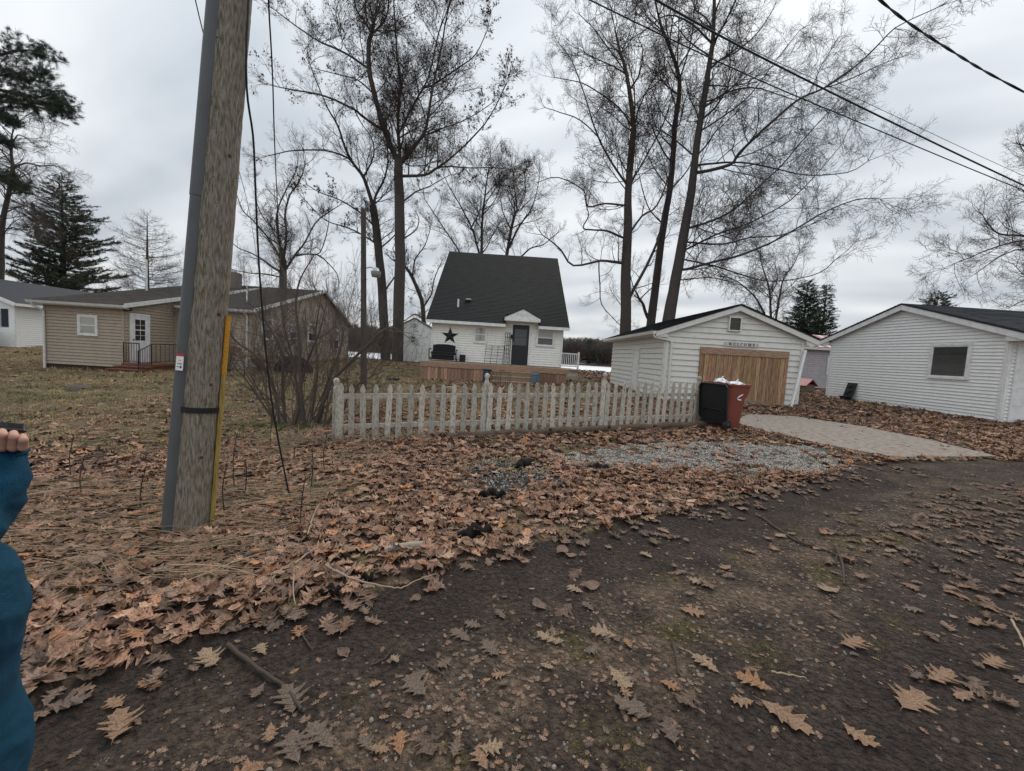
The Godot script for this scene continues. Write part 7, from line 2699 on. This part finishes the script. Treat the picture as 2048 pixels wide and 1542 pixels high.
func person() -> void:
	var o := thing("person", "person in a teal fleece jacket holding up a phone", "person")
	var er := Vector3(0.652, 0, -0.758)           # the way the person faces
	var ef := Vector3(-0.758, 0, -0.652)          # to the person's far side
	var C := Vector3(-1.137, 0, -0.727)
	var Q := func(x: float, y: float, d := 0.0) -> Vector3:
		return P(x, y, -0.85 + d)
	var at := func(y: float, r: float, f := 0.0) -> Vector3:
		return C + er * r + ef * f + Vector3(0, y, 0)
	var skin := MB.new()
	nets(skin, [[at.call(1.36, -0.1), at.call(1.43, -0.08), 0.05, 0.05], [at.call(1.51, -0.07), at.call(1.545, -0.085), 0.076, 0.084], [at.call(1.455, -0.02), at.call(1.48, -0.035), 0.042, 0.056], [at.call(1.495, 0.02), at.call(1.52, 0.012), 0.016, 0.008], [at.call(1.495, -0.08, 0.08), at.call(1.52, -0.08, 0.083), 0.012, 0.015], [at.call(1.495, -0.08, -0.08), at.call(1.52, -0.08, -0.083), 0.012, 0.015], [at.call(1.46, 0.0, -0.018), at.call(1.46, 0.0, 0.018), 0.015, 0.015]], 0.03, 0.011)
	# near hand: palm, four fingers curled up round the phone's edge, thumb behind
	nets(skin, [[Q.call(-22, 893, -0.03), Q.call(32, 893, -0.03), 0.017, 0.015], [Q.call(2, 925, -0.015), Q.call(4, 900, -0.02), 0.024, 0.022]], 0.012, 0.005)
	for q in [[46.0, 872.0, 0.0070], [27.0, 866.0, 0.0078], [4.0, 863.0, 0.0082], [-20.0, 864.0, 0.008]]:
		nets(skin, [[Q.call(q[0] - 5, 896, -0.025), Q.call(q[0], 895, 0.01), q[2] * 1.1, q[2] * 1.08], [Q.call(q[0], 895, 0.01), Q.call(q[0] + 1, q[1] + 8, 0.016), q[2] * 1.08, q[2]], [Q.call(q[0] + 1, q[1] + 8, 0.016), Q.call(q[0], q[1], -0.004), q[2], q[2] * 0.85]], 0.003, 0.003)
	nets(skin, [[Q.call(-28, 900, -0.03), Q.call(-34, 872, -0.045), 0.011, 0.0095], [Q.call(-34, 872, -0.045), Q.call(-16, 858, -0.05), 0.0095, 0.008]], 0.005, 0.004)
	# far hand hangs at the side
	var fh: Vector3 = at.call(0.64, 0.0, 0.27)
	nets(skin, [[fh + Vector3(0, 0.06, 0), fh, 0.026, 0.032]], 0.01, 0.006)
	for k in 4:
		var fb: Vector3 = fh + er * (-0.026 + 0.018 * k)
		nets(skin, [[fb, fb + Vector3(0, -0.055, 0) + er * 0.004, 0.0095, 0.009], [fb + Vector3(0, -0.055, 0) + er * 0.004, fb + Vector3(0, -0.09 + 0.006 * absf(k - 1.5), 0) - ef * 0.015, 0.009, 0.0075]], 0.004, 0.005)
	nets(skin, [[fh + er * 0.025 + Vector3(0, 0.03, 0), fh + er * 0.05 - Vector3(0, 0.03, 0), 0.012, 0.009]], 0.004, 0.005)
	# arms run inside the sleeves
	skin.tube(PackedVector3Array([at.call(1.42, -0.09), at.call(1.29, -0.11, -0.12), at.call(1.27, -0.12, -0.16), Q.call(-90, 1060, 0.08), Q.call(-34, 1012, 0.02), Q.call(-8, 960, 0.0), Q.call(2, 900, -0.02)]), PackedFloat32Array([0.04, 0.045, 0.04, 0.036, 0.034, 0.028, 0.02]), 8)
	skin.tube(PackedVector3Array([at.call(1.42, -0.09), at.call(1.29, -0.11, 0.12), at.call(1.27, -0.12, 0.16), at.call(1.0, -0.06, 0.24), at.call(0.8, -0.01, 0.265), fh]), PackedFloat32Array([0.04, 0.045, 0.04, 0.036, 0.03, 0.026]), 8)
	var body := part(o, "body", skin, "skin")
	var jk := MB.new()
	nets(jk, [[at.call(1.29, -0.12, -0.15), at.call(1.29, -0.12, 0.15), 0.08, 0.08], [at.call(1.24, -0.11), at.call(1.12, -0.08), 0.14, 0.15], [at.call(1.1, -0.07), at.call(1.02, -0.04), 0.15, 0.15], [at.call(0.94, 0.0), at.call(0.92, 0.0), 0.182, 0.186], [at.call(0.92, 0.0), at.call(0.74, -0.005), 0.186, 0.17], [at.call(0.74, -0.005), at.call(0.62, 0.0), 0.17, 0.186], [at.call(0.62, 0.0), at.call(0.54, 0.0), 0.186, 0.178],
		[at.call(1.29, -0.12, -0.16), Q.call(-90, 1060, 0.08), 0.066, 0.06], [Q.call(-90, 1060, 0.08), Q.call(-34, 1012, 0.02), 0.06, 0.05], [Q.call(-34, 1012, 0.02), Q.call(-8, 960, 0.0), 0.048, 0.043], [Q.call(-6, 962, 0.0), Q.call(-2, 952, 0.0), 0.043, 0.041], [Q.call(-2, 952, 0.0), Q.call(1, 936, -0.01), 0.036, 0.032], [Q.call(1, 930, -0.012), Q.call(3, 912, -0.015), 0.031, 0.034], [Q.call(-22, 996, 0.012), Q.call(-14, 984, 0.02), 0.045, 0.042],
		[at.call(1.29, -0.12, 0.16), at.call(1.0, -0.06, 0.24), 0.066, 0.058], [at.call(1.0, -0.06, 0.24), at.call(0.72, 0.0, 0.27), 0.058, 0.042], [at.call(1.37, -0.11), at.call(1.39, -0.1), 0.08, 0.066]], 0.018, 0.011)
	wrinkle(jk, 0.006)
	part(body, "jacket", jk, "teal_fleece")
	var cuff := []
	for k in 17:
		var a := TAU * k / 16.0
		var c: Vector3 = Q.call(3, 912, -0.015)
		cuff.append(c + er * cos(a) * 0.034 - ef * sin(a) * 0.034 + Vector3(0, cos(a) * 0.008, 0))
	part(body, "cuff", pipe(cuff, 0.007, 6), "teal_fleece")
	part(body, "pocket_zip", pipe([at.call(0.7, 0.1, -0.142), at.call(0.6, 0.08, -0.165)], 0.008), "black_plastic")
	var tr := MB.new()
	for s in [-1.0, 1.0]:
		nets(tr, [[at.call(0.78, 0.0), at.call(0.7, 0.0, s * 0.08), 0.13, 0.115], [at.call(0.7, 0.0, s * 0.09), at.call(0.38, 0.01, s * 0.11), 0.105, 0.075], [at.call(0.38, 0.01, s * 0.11), at.call(0.04, -0.02, s * 0.12), 0.075, 0.058]], 0.03, 0.022)
	wrinkle(tr, 0.012)
	part(body, "trousers", tr, "denim")
	for s in [-1.0, 1.0]:
		var sh := MB.new()
		nets(sh, [[at.call(0.0, -0.04, s * 0.12), at.call(-0.01, 0.12, s * 0.13), 0.048, 0.04], [at.call(0.03, -0.02, s * 0.12), at.call(0.07, -0.01, s * 0.12), 0.05, 0.052]], 0.03, 0.014)
		part(body, "shoe", sh, "black_plastic")
	var hr := MB.new()
	nets(hr, [[at.call(1.555, -0.09), at.call(1.52, -0.125), 0.094, 0.086], [at.call(1.48, -0.14), at.call(1.38, -0.16), 0.066, 0.055]], 0.04, 0.014)
	part(body, "hair", hr, "hair")
	for s in [-1.0, 1.0]:
		var ey := MB.new()
		ey.ball(at.call(1.53, 0.002, s * 0.03), Vector3(0.01, 0.008, 0.01), 5, 8)
		part(body, "eye", ey, "print_white")
	var ph := thing("phone", "dark phone held in the person's fingers", "phone", Q.call(-26, 852, -0.02))
	ph.basis = Basis(er, Vector3.UP, er.cross(Vector3.UP)) * Basis(Vector3(0, 0, 1), -0.2)
	var pm := MB.new()
	pm.cham(Transform3D(), Vector3(0.11, 0.009, 0.066), 0.003)
	part(ph, "case", pm, "black_plastic")
	part(ph, "screen", mbox(-0.05, 0.0046, -0.03, 0.05, 0.0056, 0.03), "glass_dark")


func _ready() -> void:
	rng.seed = 20240307
	nz.seed = 3
	nz.frequency = 0.1
	nz2.seed = 8
	nz2.frequency = 0.05
	nz2.fractal_octaves = 3
	make_light()
	make_materials()
	make_ground()
	tan_house()
	cape_house()
	garage()
	right_house()
	other_buildings()
	make_sprays()
	make_litter()
	trees()
	utility_pole()
	fence()
	trash_cart()
	small_things()
	road_leaves()
	person()
